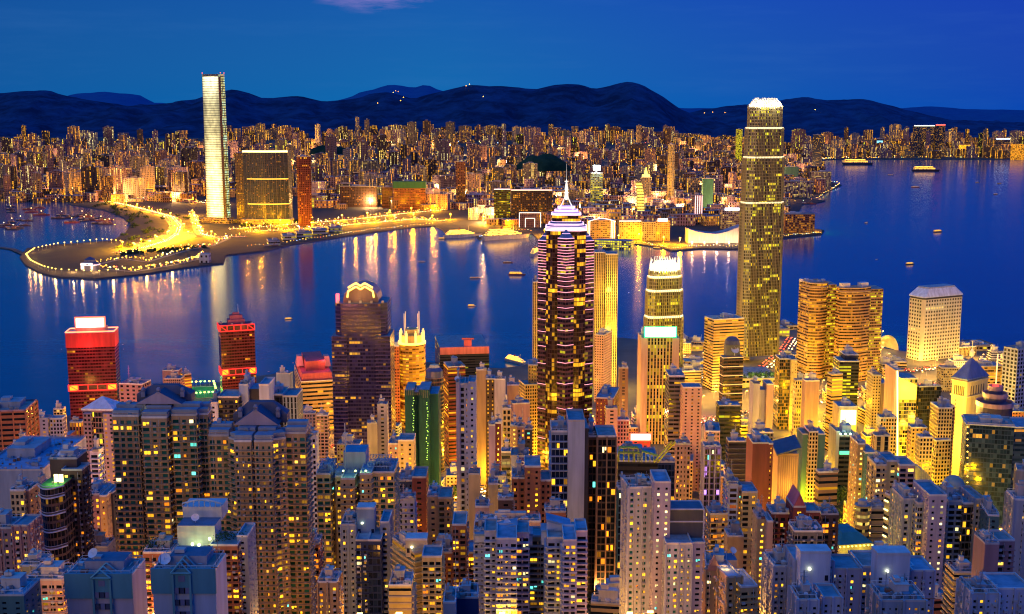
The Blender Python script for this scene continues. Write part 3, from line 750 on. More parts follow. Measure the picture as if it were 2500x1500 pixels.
    for i in range(4):
        t=ang+math.pi/4+i*math.pi/2; f=Vector((math.cos(t),math.sin(t)))
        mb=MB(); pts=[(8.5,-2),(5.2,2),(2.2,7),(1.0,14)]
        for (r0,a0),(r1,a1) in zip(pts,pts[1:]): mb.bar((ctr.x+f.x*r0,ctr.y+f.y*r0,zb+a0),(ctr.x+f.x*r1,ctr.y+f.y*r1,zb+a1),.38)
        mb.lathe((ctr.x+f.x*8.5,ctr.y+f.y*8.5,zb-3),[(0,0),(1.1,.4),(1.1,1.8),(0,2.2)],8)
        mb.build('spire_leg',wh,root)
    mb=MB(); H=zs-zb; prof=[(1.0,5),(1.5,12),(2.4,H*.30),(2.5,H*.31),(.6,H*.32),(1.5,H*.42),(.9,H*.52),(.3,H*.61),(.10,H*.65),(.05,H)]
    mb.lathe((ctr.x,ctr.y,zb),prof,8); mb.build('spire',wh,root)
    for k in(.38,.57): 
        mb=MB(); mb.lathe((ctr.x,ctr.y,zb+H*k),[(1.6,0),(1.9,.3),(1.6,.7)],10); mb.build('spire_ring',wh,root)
    BLD.append(('the pink neon tower',1314,1453,506,1020)); FOOT.append((c.x-27,c.x+27,c.y-24,c.y+22))
neon_tower()
def truss_band(root,P,z0,z1,mat,back,nb=5,w=.8,faces=(3,0),lit=None):
    for i in faces:
        a,b=P[i],P[(i+1)%4]; d=(b-a).normalized(); nr=Vector((d.y,-d.x)); L=(b-a).length
        mb=MB(); q=lambda s,z:(*(a+d*(L*s)+nr*.7),z)
        mb.bar(q(0,z0),q(1,z0),w); mb.bar(q(0,z1),q(1,z1),w)
        for k in range(nb+1): mb.bar(q(k/nb,z0),q(k/nb,z1),w*.8)
        for k in(0,nb-1): mb.bar(q(k/nb,z1),q((k+1)/nb,z0),w*.7)
        mb.build('truss_band',mat,root)
        mb=MB()
        for k in range(nb):
            m=lit and k in(0,nb-1); p0,p1=a+d*(L*(k+.08)/nb)+nr*.3,a+d*(L*(k+.92)/nb)+nr*.3
            mb.face([(*p0,z0),(*p1,z0),(*p1,z1),(*p0,z1)],1 if m else 0)
        mb.build('truss_glazing',[plain((.05,.01,.012),.3,key='dark_red_glass'),emit((1,.55,.03),.8)],root)
def terminal_a():
    Y=1240; P=foot(149,160,278,813,Y,9,None); zr=zt(816,Y)
    root=thing('office_tower','dark maroon tower with red truss bands under a blazing red rooftop sign','tower',(*(P[0]+P[2])/2,3))
    f=facade((.17,.02,.03),(.04,.006,.010),.9,.55,.02,'y',.9,.05,.4,True,3); mb=MB(); mb.prism(P,-1,zr,0,1,3,3.6); mb.build('body',[f,ROOF[0]],root)
    redg=emit((1,.045,.03),.9); truss_band(root,P,zt(955,Y),zt(941,Y),redg,None,5,.55,(3,0),True)
    mb=MB(); Q=scale_poly(P,1.012)
    for i in range(4):
        a,b=Q[i],Q[(i+1)%4]; d=b-a; m=(a+b)/2; an=math.atan2(d.y,d.x); mb.box((m.x,m.y,zt(850,Y)),(d.length,.7,zt(815,Y)-zt(850,Y)),an)
    mb.build('sky_band',plain((.55,.03,.03),.5,key='red_cladding'),root)
    mb=MB()
    for i in range(4): mb.bar((*Q[i],zt(812,Y)),(*Q[(i+1)%4],zt(812,Y)),.7)
    mb.build('roof_neon',emit((1,.30,.12),2.0),root)
    mb=MB(); C4=scale_poly(P,.62); mb.prism(C4,zr,zr+5.5,0,0); mb.build('plant_room',plain((.5,.25,.2),.7),root)
    c=(P[0]+P[2])/2; d=(P[1]-P[0]).normalized(); n=Vector((-d.y,d.x)); L=at(245,800,Y).x-at(177,800,Y).x
    cc=Vector((at(211,800,Y).x,Y+12)); mb=MB(); mb.box((cc.x,cc.y,zr+3.5),(L+1.6,2.4,13.5),math.atan2(d.y,d.x)); sg=mb.build('sign_frame',emit((1,.16,.07),1.5),root)
    mb=MB(); q=cc-n*1.35; mb.box((q.x,q.y,zr+5),(L-1.2,.3,10.5),math.atan2(d.y,d.x)); mb.build('sign_face',emit((1,.80,.72),3.2),root)
    point_light((cc.x-n.x*9,cc.y-n.y*9,zr+9),16000,(1,.12,.07),3,root)
    for k,(dx,dy) in enumerate(((-34,6),(34,6),(0,-16),(-14,-32),(14,-32))): point_light((c.x+dx,c.y+dy-8,zr-16-(26 if k>2 else 0)),(7500 if k<3 else 2500),(1,.06,.05),3,root)
    FOOT.append((P[3].x,P[1].x,P[0].y,P[2].y)); BLD.append(('the maroon tower with the red sign',149,278,786,Y))
terminal_a()
def terminal_b():
    Y=1360; P=foot(517,537,621,795,Y,20,None); zr=zt(797,Y)
    root=thing('office_tower','dark maroon tower with red truss bands and a plain stepped plant room on top','tower',(*(P[0]+P[2])/2,3))
    f=facade((.15,.025,.03),(.03,.008,.012),.9,.55,.03,'y',1.0,.07,.4,True,3); mb=MB(); mb.prism(P,-1,zr,0,1,3,3.6); mb.build('body',[f,plain((.16,.06,.09),.8)],root)
    rg=emit((1,.04,.03),.85); truss_band(root,P,zt(810,Y),zt(796,Y),rg,None,5,.6,(3,0)); truss_band(root,P,zt(917,Y),zt(903,Y),rg,None,5,.6,(3,0),True)
    c=(P[0]+P[2])/2; mb=MB(); Q=scale_poly(P,.5); mb.prism(Q,zr,zr+6,0,0); mb.prism(scale_poly(P,.36),zr+6,zr+11,0,0); mb.prism(scale_poly(P,.2),zr+11,zr+14,0,0); mb.build('plant_room',plain((.32,.10,.16),.75),root)
    mb=MB(); mb.bar((c.x+3,c.y,zr+12),(c.x+3,c.y,zr+24),.25); mb.build('antenna',STEEL,root)
    for k in range(7):
        mb=MB(); p=P[3]+(P[0]-P[3])*k/6 if k<4 else P[0]+(P[1]-P[0])*(k-3)/3; q=c+(p-c)*.85; mb.box((q.x,q.y,zr),(2,2,2.4)); mb.build('cooling_unit',STEEL,root)
    for dx,dy in((-22,-8),(18,-16)): point_light((c.x+dx,c.y+dy-12,zr-6),5000,(1,.07,.05),3,root); 
    point_light((c.x-6,c.y-34,zt(930,Y)),7000,(1,.10,.05),3,root)
    FOOT.append((P[3].x,P[1].x,P[0].y,P[2].y)); BLD.append(('the plain topped maroon tower',517,621,776,Y))
terminal_b()
def dome_tower():
    Y=1110; P=foot(816,None,944,745,Y,0,44); zr=zt(741,Y); c=(P[0]+P[2])/2
    root=thing('office_tower','dark purple tower with an arched dome top bearing a gold zigzag emblem','tower',(c.x,c.y,G(Y)))
    f=facade((.028,.026,.13),(.012,.010,.07),.92,.6,.03,'y',.9,.06,.35,True,4); L=P[1]-P[0]; d=L.normalized(); n=Vector((-d.y,d.x))
    mb=MB(); Q=notch(P,6); mb.prism(Q,G(Y)-3,zr,0,1,2.5,3.7); mb.build('body',[f,ROOF[2]],root)
    for s,e in((0,.22),(.78,1)):
        A=P[0]+L*s-n*2.4; Bq=P[0]+L*e-n*2.4; 
        if s==0: A=A-d*3
        else: Bq=Bq+d*3
        mb=MB(); mb.prism([A,Bq,Bq+n*40,A+n*40],G(Y)-3,zt(820,Y),0,1,2.5,3.7); mb.build('side_wing',[f,ROOF[2]],root)
        mb=MB(); zz=zt(822,Y)
        while zz>G(Y)+10:
            m=(A+Bq)/2-n*.3; mb.box((m.x,m.y,zz),((Bq-A).length+1,.9,.5),math.atan2(d.y,d.x)); zz-=3.7
        mb.build('balcony_slabs',plain((.09,.06,.2),.7),root)
        mb=MB(); zz=zt(770,Y)
        A2,B2=P[0]+L*(s+.02),P[0]+L*(e-.02)
        while zz>zt(818,Y):
            m=(A2+B2)/2-n*.4; mb.box((m.x,m.y,zz),((B2-A2).length,.8,.5),math.atan2(d.y,d.x)); zz-=3.7
        mb.build('facade_trim',plain((.09,.06,.2),.7),root)
    # arched top: a barrel vault facing the viewer
    r=L.length*.335; mb=MB(); nseg=14; cx=P[0]+L*.5
    for i in range(nseg):
        t0,t1=math.pi*i/nseg,math.pi*(i+1)/nseg
        A,Bq=cx+d*(r*math.cos(t0))+n*3,cx+d*(r*math.cos(t1))+n*3; h0,h1=zr+2+r*.9*math.sin(t0),zr+2+r*.9*math.sin(t1)
        mb.face([(*Bq,h1),(*A,h0),(*(A+n*34),h0),(*(Bq+n*34),h1)],0); mb.face([(*Bq,zr),(*A,zr),(*A,h0),(*Bq,h1)],1)
    mb.build('dome_vault',[plain((.30,.22,.28),.5,key='vault_metal'),facade((.20,.13,.11),(.05,.03,.03),.8,.6,.1,'y',.8)],root)
    mb=MB()
    for i in range(0,nseg+1,2):
        t=math.pi*i/nseg; p=cx+d*((r+.3)*math.cos(t)); h=zr+2+(r*.9+.4)*math.sin(t); mb.bar((*(p+n*3),h),(*(p+n*37),h),.35)
    mb.build('vault_ribs',plain((.36,.27,.30),.5),root)
    zz=zr+r*.62; zig=[(-1,0),(-.80,.40),(-.40,.62),(0,.30),(.40,.62),(.80,.40),(1,0)]
    zig=[(-.92,-.12),(-.86,.30),(-.30,.62),(0,.42),(.30,.62),(.86,.30),(.92,-.12)]
    mb=MB(); R0=r*.82
    for up in(0,.2):
        Z=[(cx+d*(a*R0)+n*(2.2),zr+r*.42+b*r*.85+up*r) for a,b in (zig if up==0 else zig[1:6])]
        for (p,h),(q,k) in zip(Z,Z[1:]): mb.bar((*p,h),(*q,k),.85)
    mb.build('emblem',emit((1,.62,.10),2.6),root)
    mb=MB(); a=P[0]+d*3+n*3; mb.box((a.x,a.y,zr),(3,3,9)); mb.build('beacon',emit((1,.10,.12),2.2),root)
    point_light((*(P[0]+d*2-n*4),zr+4),2600,(1,.15,.12),2,root); point_light((*(cx-n*6),zr+8),4200,(1,.55,.15),2,root)
    for k in range(5):
        mb=MB(); a=P[0]+L*(.08+.21*k)+n*1; mb.box((a.x,a.y,zr),(2.2,2,2.5)); mb.build('cooling_unit',STEEL,root)
    FOOT.append((P[0].x-4,P[1].x+4,Y-3,Y+46)); BLD.append(('the dome topped purple tower',812,949,683,Y))
dome_tower()
def gold_round():
    Y=1240; x0,x1=970,1036; r=(at(x1,850,Y).x-at(x0,850,Y).x)/2; c=Vector((at(1003,850,Y).x,Y+r)); g=G(Y); zr=zt(842,Y)
    root=thing('office_tower','round golden lit tower with a glowing crown and four thin masts','tower',(c.x,c.y,g))
    f=facade((.42,.22,.06),(.10,.05,.01),.94,.5,.42,'y',1.0,.45,.5,True,9); mb=MB(); mb.prism(rot_poly(c,r,.1,24),g-3,zr,0,1,2.6,3.6); mb.build('body',[f,ROOF[3]],root)
    gl=emit((1,.62,.10),2.2); mb=MB(); mb.lathe((c.x,c.y,zr),[(r*1.04,-1),(r*1.04,1.2),(r*.9,1.3)],24); mb.build('crown_ring',gl,root)
    wl=plain((.6,.42,.15),.6); mb=MB(); mb.prism(rot_poly(c,r*.86,.4,8),zr,zr+9,0,0); mb.prism(rot_poly(c,r*.5,.4,8),zr+9,zr+15,0,0); mb.build('crown_drum',wl,root)
    for k in range(8):
        t=.4+k*math.pi/4; p=c+Vector((math.cos(t),math.sin(t)))*r*.9; mb=MB(); mb.box((p.x,p.y,zr),(2.2,2.2,12),t); mb.box((p.x,p.y,zr+12),(1.2,1.2,2.5),t); mb.build('crown_pier',emit((1,.66,.16),1.1,(.6,.45,.2)),root)
    for k in range(4):
        t=.78+k*math.pi/2; p=c+Vector((math.cos(t),math.sin(t)))*r*.72; mb=MB(); mb.bar((*p,zr+8),(*p,zr+33),.35); mb.build('mast',emit((1,.6,.2),.6,(.7,.5,.3)),root)
        point_light((c.x+r*1.25*math.cos(t),c.y+r*1.25*math.sin(t),zr+4),5200,(1,.6,.15),2,root)
    mb=MB(); P=[Vector((at(951,900,Y).x,Y-1)),Vector((at(975,900,Y).x,Y-1)),Vector((at(975,900,Y).x,Y+26)),Vector((at(951,900,Y).x,Y+26))]
    mb.prism(P,g-3,zt(846,Y),0,1,2.4,3.4); mb.build('side_wing',[facade((.5,.16,.07),(.06,.02,.02),.6,.5,.25,'o',.9),ROOF[3]],root)
    FOOT.append((P[0].x,c.x+r,Y,Y+2*r)); BLD.append(('the round golden tower',951,1036,803,Y))
gold_round()
def bowed(P,k,n=10):
    """plan with a bowed front and flat sides"""
    a,b,c,d=P; L=b-a; nr=Vector((L.y,-L.x)).normalized(); out=[]
    for i in range(n+1):
        t=i/n; out.append(a+L*t+nr*(k*math.sin(math.pi*t)))
    return out+[c,d]
def twin_exchange():
    for lab,xa,xm,xb,xc,yt,bw in(('bronze ribbon windowed twin tower with bowed front, the one nearer the tallest tower',1951,1978,2022,2046,692,0),
                           ('bronze ribbon windowed twin tower with bowed front and two white boxes on top',2042,2054,2126,2163,704,1)):
        Y=1490 if bw==0 else 1470; P=foot(xa,xm,xb if bw==0 else xb,yt,Y,14,None); g=4; z=zt(yt,Y); c=(P[0]+P[2])/2
        root=thing('office_tower',lab,'tower',(c.x,c.y,g)); f=facade((.44,.25,.10),(.03,.02,.008),.97,.46,.13,'y',.95,.22,.35,True,6); f2=facade((.42,.25,.11),(.03,.02,.01),.9,.5,.30,'g',.95,.3,.35,True,3)
        Q=bowed(P,5.5); mb=MB(); mb.prism(Q,g,z,0,1,2.6,3.9); mb.build('body',[f,ROOF[3]],root)
        a=P[1]; L=(P[1]-P[0]).normalized(); nn=Vector((-L.y,L.x)); e=Vector((at(xc,yt,Y+6).x,Y+6))
        mb=MB(); S=[a+nn*2+L*.1,Vector((e.x,a.y+6)),Vector((e.x,a.y+40)),a+nn*40]; mb.prism(S,g,zt(yt+6,Y),0,1,2.4,3.9); mb.build('side_wing',[f2,ROOF[3]],root)
        mb=MB()
        for zz in(z,z-5): 
            QQ=scale_poly(Q,1.01,c)
            for i in range(len(QQ)): mb.bar((*QQ[i],zz),(*QQ[(i+1)%len(QQ)],zz),.7)
        mb.build('cornice',plain((.55,.38,.2),.6),root)
        for k in range(2 if bw else 5):
            p=c+L*((-14 if k==0 else 12) if bw else -16+7*k)+nn*(-2 if bw else rnd.uniform(-6,4)); mb=MB(); s=(11,8,6) if bw else (3.5,5,rnd.uniform(2,4)); mb.box((p.x,p.y,z),s,.3); mb.build('plant_room',plain((.62,.58,.62),.7),root)
        roof_kit(root,P,z,77+bw,plants=False,ptrim=plain((.5,.34,.2),.7))
        FOOT.append((P[3].x,P[1].x,P[0].y,P[2].y)); BLD.append(('the bronze twin towers',xa,xc,yt,Y))
twin_exchange()
def porthole_block():
    Y=1600; P=foot(2216,2256,2353,735,Y,26,None); z=zt(733,Y); g=4; c=(P[0]+P[2])/2
    root=thing('office_tower','cream office block with rows of small porthole windows and a white sloped cap','tower',(c.x,c.y,g))
    f=facade((.62,.59,.42),(.02,.02,.015),.5,.5,.10,'w',1.1,.09,.7,True,7); fp=facade((.62,.59,.42),(.02,.02,.015),.5,.5,.06,'w',1.0,.04,.7,True,7)
    Q=notch(P,3.5); mb=MB(); mb.prism(Q,g,z,0,1,5.0,5.2,mats=[1+1]+[0,2,0,2,0,2,3][0:7]); mb.build('body',[f,ROOF[0],plain((.62,.55,.4),.7),fp],root)
    mb=MB(); mb.prism(scale_poly(Q,.985),z,z+2.6,0,0); mb.build('roof_recess',plain((.03,.03,.03),.6),root)
    mb=MB(); mb.prism(scale_poly(Q,1.03),z+2.6,z+4,0,0,top=scale_poly(Q,1.02)); mb.prism(scale_poly(Q,1.02),z+4,zt(708,Y),0,1,top=scale_poly(Q,.72)); mb.build('sloped_cap',[plain((.70,.73,.80),.5),ROOF[0]],root)
    mb=MB(); mb.prism(scale_poly(Q,.70),zt(708,Y),zt(708,Y)+1.5,0,0); mb.build('parapet',TRIM,root)
    FOOT.append((P[3].x,P[1].x,P[0].y,P[2].y)); BLD.append(('the porthole windowed block',2216,2353,700,Y))
porthole_block()
def pyramid_top(label,x0,xm,x1,yt,ya,Y,a,style,roofc,name='office_tower',yo=None,short=None,lantern=None,st=1.0):
    root,rs=B(label,W_(x0,x1,yt,Y,style,xm,a=a,st=st),name=name,roof=False,short=short)
    P,z,g=rs[0]; mb=MB(); Q=scale_poly(P,1.06); top=scale_poly(P,.05); mb.prism(Q,z+.02,z+1.2,0,0); mb.prism(scale_poly(P,1.03),z+1.2,zt(ya,Y+8),0,0,top=top); mb.build('pyramid_roof',plain(roofc,.5,key='roof_sheet'),root)
    return root,P,z
# ================================================================ THE NEAR CITY, building by building (photograph pixels)
def sign_box(root,x0,x1,y0,y1,Y,m,frame=None,name='sign'):
    a,b=at(x0,y0,Y),at(x1,y1,Y); mb=MB(); mb.box(((a.x+b.x)/2,Y,b.z),(b.x-a.x,1.2,a.z-b.z)); mb.build(name,m,root)
# --- two brown apartment towers with temple style penthouses
def pagoda(label,bays,x0,x1,ypen,ytop,Y,short):
    ws=[W_(a,b,yt,Y+dy,s,d=20-dy,a=an,e='l',ec='taupe',gh=110,name='bay_wing',plants=False) for a,b,yt,dy,s,an in bays]
    c=at((x0+x1)/2,ypen,Y); root,rs=B(label,ws,name='apartment_tower',cat='apartment tower',cap=110,short=short,busy=1)
    # dark recessed core behind the bays
    P=foot(bays[0][0]+3,None,bays[-1][1]-3,bays[0][2]+4,Y+9,0,16); mb=MB(); z=zt(bays[0][2],Y)-1.5; mb.prism(P,G(Y)-4,z,0,1,3,3.1); mb.build('core',[facade((.06,.045,.04),(.004,.004,.004),.5,.5,.04,'y',.8),ROOF[0]],root)
    blue=plain((.20,.27,.36),.45,key='blue_tile')
    for i,(a,b,yt,dy,s,an) in enumerate(bays):
        P,zr,g=rs[i]; mb=MB()
        for t,h in((.08,2.6),(.5,4.6)):
            A=P[0]+(P[3]-P[0])*t; Bq=P[1]+(P[2]-P[1])*t; dd=(P[3]-P[0])*.32
            mb.prism([A,Bq,Bq+dd,A+dd],zr+.01,zr+h*.55,0,0); mb.prism([A-dd*.06,Bq-dd*.06,Bq+dd*1.06,A+dd*1.06],zr+h*.55,zr+h*.55+.9,1,1)
        mb.build('roof_terrace',[plain((.35,.33,.36),.7),blue],root)
    # penthouse with gabled roof, ridge ends and finials
    Q=foot(x0,None,x1,ypen,Y+6,0,12); zb=zt(bays[0][2],Y); zp=zt(ypen,Y+6); za=zt(ytop,Y+6); L=Q[1]-Q[0]; d=L.normalized(); n=Vector((-d.y,d.x))
    wl=plain((.30,.30,.36),.8); tile=plain((.07,.08,.14),.6,key='dark_tile')
    mb=MB(); mb.prism(Q,zb-1,zp,0,0); mb.build('penthouse',wl,root)
    for s in(.22,.78):
        m=Q[0]+L*s-n*.05; mb=MB(); mb.box((m.x,m.y,(zp+zb)/2+.8),(2.2,.2,1.6),math.atan2(d.y,d.x)); mb.build('window',plain((.01,.012,.02),.2),root)
        m=Q[0]+L*(s*.9+.02)-n*.4; mb=MB(); mb.lathe((m.x,m.y,zb+1.2),[(0,0),(.6,.3),(.6,.8),(0,1.1)],8); mb.build('lamp',emit((.85,1,.45),3.0),root)
    mid=Q[0]+L*.5; ov=1.2
    A,Bq=Q[0]-d*ov-n*ov,Q[1]+d*ov-n*ov; mb=MB()
    apex=mid-n*ov; bk=n*(12+2*ov)
    mb.face([(*A,zp),(*Bq,zp),(*apex,za-1.2)],1)
    mb.face([(*(A+bk),zp),(*A,zp),(*apex,za-1.2),(*(apex+bk),za-1.2)],0); mb.face([(*Bq,zp),(*(Bq+bk),zp),(*(apex+bk),za-1.2),(*apex,za-1.2)],0)
    mb.face([(*(Bq+bk),zp),(*(A+bk),zp),(*(apex+bk),za-1.2)],1); mb.face([(*A,zp),(*(A+bk),zp),(*(Bq+bk),zp),(*Bq,zp)],0)
    mb.build('gable_roof',[tile,plain((.36,.29,.34),.75)],root)
    R2=[Q[0]+n*6-d*3,Q[1]+n*6+d*3,Q[1]+n*12+d*3,Q[0]+n*12-d*3]; mb=MB(); mb.prism(R2,zp-1,zp+2.2,0,0); mb.prism(R2,zp+2.2,za-.5,0,0,top=scale_poly(R2,.45)); mb.build('hip_roof',tile,root)
    for s in(0,.5,1):
        p=Q[0]+L*s+n*(5 if s!=.5 else -.6); zz=zp+2 if s!=.5 else za-1.4; mb=MB(); mb.box((p.x,p.y,zz-.6),(1.5,1.5,2.2 if s!=.5 else .8)); mb.lathe((p.x,p.y,zz+(1.4 if s!=.5 else .1)),[(0,0),(.8,.4),(.9,1.0),(.5,1.7),(0,1.9)],10); mb.build('finial',plain((.22,.22,.30),.5),root)
    return root
pagoda('brown apartment tower with a dark gabled penthouse, the farther of its pair',[(273,338,1018,0,'taupe:b:.07:y::teal',0),(345,407,1022,-2,'taupe:b:.11:y::teal',0),(418,479,1016,0,'taupe:b:.16:y::teal',0),(479,507,1014,4,'taupe:b:.05:y::teal',4)],341,438,985,948,430,'the farther brown gabled tower')
pagoda('brown apartment tower with dark gabled penthouse, standing nearer, beside the white balcony block',[(509,558,1066,2,'taupe:b:.12:y::teal',0),(558,574,1072,-1,'taupe:b:.55:y::teal',-38),(571,613,1080,-5,'taupe:p:.10:y::teal',0),(620,664,1080,-5,'taupe:p:.06:y::teal',0),(664,698,1076,-3,'taupe:b:.72:y::teal',26),(696,746,1060,3,'taupe:b:.13:y::teal',0)],580,673,1036,990,405,'the nearer brown gabled tower')
# --- back rows, left to right
def antennae(x,y0,y1,Y,w=.3):
    def f(root,rs):
        a,b=at(x,y0,Y),at(x,y1,Y); mb=MB(); mb.bar((a.x,Y,b.z),(a.x,Y,a.z),w); 
        for t in(.55,.7,.85): mb.bar((a.x-1.5,Y,b.z+(a.z-b.z)*t),(a.x+1.5,Y,b.z+(a.z-b.z)*t),w*.4)
        mb.build('mast',plain((.5,.25,.4),.5),root)
    return f
B('mauve office block with rooftop well and thin mast, beside the maroon tower',W_(290,347,938,1230,'mauve:p:.10:y:.1',a=-8,bay=6,fl=4.5),extra=antennae(313,893,936,1245),short='the mauve masted block')
B('dark plum box building behind the rounded pale pink one',W_(396,436,906,1300,'mauve:v'),short='the plum box')
B('pale pink building with a rounded front near the green pitch',W_(400,441,926,1260,'pink:q:.02'),short='the rounded pink building')
B('orange lit slab with stacked ledges next to the rounded pink building',W_(441,467,916,1290,'brick:h:.35:o:.3',450),short='the orange ledged slab')
B('bronze office block at the left edge with dark window bands',W_(-60,62,1008,760,'brick:h:.05:y:.05',a=8,d=30,e='r',ec='brick',rib=9,pt=plain((.3,.2,.25),.7)),name='office_block',short='the bronze edge block')
B('small pale mauve walk-up in front of the bronze edge block',W_(31,58,1085,700,'pink:b:.12'),short='the mauve walk-up')
B('lilac tower with a dark slot and a column of small lit windows',[W_(78,116,1024,900,'lilac:x:.5:y',a=3,bay=5),W_(121,152,1024,902,'lilac:q:.06:y',a=3)],short='the lilac slotted tower')
B('low yellow lit terrace building at the foot of the maroon tower',W_(130,153,1000,1180,'yellow:b:.7:l',cap=0),short='the terrace building',busy=0)
B('orange floodlit slim tower with a pale top beneath the maroon tower',W_(169,199,1033,980,'brick:s:.25:o:.2',a=4),short='the orange slim tower')
def whitecap():
    root,P,z=pyramid_top('violet tower with a white faceted pyramid roof',201,None,276,1002,968,780,-4,'mauve:g:.05:g:.05',(.62,.66,.74),short='the white pyramid roofed tower')
    P2=foot(250,None,276,1006,777,-4,20); mb=MB(); mb.prism(P2,G(780)-3,z-1.5,0,1,3.4,3.1); mb.build('side_wing',[facade((.26,.19,.30),GLASS['dark'],.4,.45,.62,'y',1.0),ROOF[0]],root)
    P2=foot(202,None,221,1003,777,-4,20); mb=MB(); mb.prism(P2,G(780)-3,z-1.5,0,1,3.4,3.1); mb.build('side_wing',[facade((.22,.16,.24),GLASS['dark'],.6,.5,.05,'y',1.0),ROOF[0]],root)
whitecap()
def neon_red(root,rs):
    P,z,g=rs[0]
    for y0,y1 in((1072,1078),(1096,1101),(1106,1110)):
        sign_box(root,159,168,y0,y1,958,emit((1,.5,.06),1.4),name='sign')
    sign_box(root,158,169,1070,1112,960,emit((1,.03,.02),1.0),name='sign_board')
B('narrow dark red block carrying a red neon sign',W_(156,170,1062,964,'dred:v',d=14),extra=neon_red,roof=False,short='the red neon block')
B('small white balconied walk-up below the violet tower',W_(219,240,1105,660,'white:b:.12'),short='the white walk-up')
B('white twin slab tower split by a dark slot, behind the gabled towers',[W_(583,605,942,700,'paleblue:v',d=20,name='wing'),W_(605,632,950,704,'dark:v',d=16,roof=False),W_(632,656,942,700,'paleblue:v',d=20)],short='the split white slab')
B('dark block with big lit windows beside the split white slab',[W_(509,531,986,690,'white:x:.4',d=18),W_(531,583,972,693,'dark:b:.32:y',d=18)],name='apartment_tower',short='the dark block with big lit windows')
B('dark glassy tower with pale end walls and a rooftop lamp',[W_(656,690,966,715,'dark:g:.02',d=20),W_(690,725,970,712,'bluegrey:s:.02',d=20)],short='the pale ended dark tower')
B('grey blue windowless slab tower next to the red topped office',W_(674,715,914,1080,'bluegrey:v',708,a=8),short='the grey blue slab')
def redtop():
    Y=1230; root,rs=B('orange striped office block with a glowing red penthouse roof',W_(720,815,934,Y,'tan:h:.10:y:.16',735,a=15,bay=6,fl=4.4),roof=False,short='the orange striped office'); P,z,g=rs[0]
    rc=plain((.55,.10,.10),.7,key='red_roof'); mb=MB(); Q=scale_poly(P,.93); mb.prism(Q,z,zt(915,Y),0,0,top=scale_poly(P,.9)); mb.build('penthouse',rc,root)
    mb=MB(); mb.prism(scale_poly(P,.6),zt(915,Y),zt(892,Y),0,0); mb.build('plant_room',rc,root)
    c=(P[0]+P[2])/2
    for k in(-1,1): mb=MB(); mb.prism([p+Vector((k*15,-2)) for p in scale_poly(P,.22)],zt(912,Y),zt(888,Y),0,0,top=[p+Vector((k*15,-2)) for p in scale_poly(P,.14)]); mb.build('skylight',plain((.6,.3,.27),.6),root)
    roof_kit(root,P,z,5,plants=False)
    for dx in(-18,16): point_light((c.x+dx,c.y-24,z+20),6500,(1,.12,.12),3,root)
redtop()
B('salmon podium houses crowded below the orange striped office',W_(735,770,1012,1050,'pink:q:.06',a=5),short='the salmon houses',busy=2)
B('coral walk-up block with a tiny roof shed near the dome tower',W_(772,800,1016,1000,'pink:b:.15'),short='the coral walk-up',busy=2)
def red_hotel(root,rs):
    P,z,g=rs[0]; L=P[1]-P[0]; d=L.normalized(); n=Vector((-d.y,d.x)); m=(P[0]+P[1])/2-n*.4
    mb=MB(); mb.box((m.x,m.y,z-9),(L.length,.9,9.5),math.atan2(d.y,d.x)); mb.build('top_band',plain((.5,.16,.13),.7),root)
    p=P[0]+L*.58+n*8; mb=MB(); mb.box((p.x,p.y,z),(10,8,9)); mb.box((p.x,p.y,z+9),(16,3,2)); mb.build('plant_room',plain((.5,.10,.10),.7),root)
    for s in(.2,.6,.9): point_light((*(P[0]+L*s-n*9),z+4),2500,(1,.22,.15),2,root)
B('long low waterfront block with a red lit roof band',W_(1062,1194,850,1500,'dark:h:.06:g:.1',1074,a=8),extra=red_hotel,roof=False,name='waterfront_block',short='the red banded waterfront block')
B('dark office block with maroon edges and bright lit floors, right of the curved glass one',W_(1083,1136,898,1090,'dred:h:.12:y:.12',1094,a=14),short='the maroon edged office',busy=2)
def curved():
    Y=1060; x0,x1=1036,1082; r=(at(x1,920,Y).x-at(x0,920,Y).x)/2; c=Vector((at(1059,920,Y).x,Y+r)); z=zt(925,Y); root=thing('office_tower','rounded dark glass tower with an eye shaped blue and cream roof','tower',(c.x,c.y,G(Y)))
    mb=MB(); mb.prism(rot_poly(c,r,0,20),G(Y)-3,z,0,1,2.4,3.8); mb.build('body',[facade((.10,.06,.07),GLASS['blue'],.95,.6,.04,'y',.9,.05,.4),ROOF[2]],root)
    mb=MB(); mb.lathe((c.x,c.y,z),[(r*.95,0),(r*.9,6),(r*.6,9),(r*.55,9)],20); mb.build('drum',plain((.05,.08,.22),.25),root)
    mb=MB(); mb.lathe((c.x,c.y,z),[(r*.56,9),(r*.45,11.5),(0,12.5)],20); mb.build('cap',plain((.55,.55,.35),.6),root)
    FOOT.append((c.x-r,c.x+r,Y,Y+2*r)); BLD.append(('the eye roofed tower',x0,x1,900,Y))
curved()
B('grey brown slab tower above the slim white tower',W_(1163,1188,905,1010,'taupe:v',a=4),short='the grey brown slab')
B('narrow dark tower with two columns of bright yellow windows',W_(1186,1208,927,960,'dbrown:x:.8:y',bay=4,fl=3.4,d=14),short='the two column tower')
B('lilac blank walled tower beside the two column tower',W_(1207,1234,928,940,'lilac:v'),short='the lilac blank tower')
B('olive green glass tower lit from its foot',W_(1238,1268,942,990,'gold:v'),short='the olive tower')
B('stepped stone office with square punched windows, upper block beside the neon tower',[W_(1290,1316,893,1090,'tan:q:.05:y',d=24),W_(1266,1316,942,1080,'tan:q:.06:y',1282,a=15)],short='the stepped stone office')
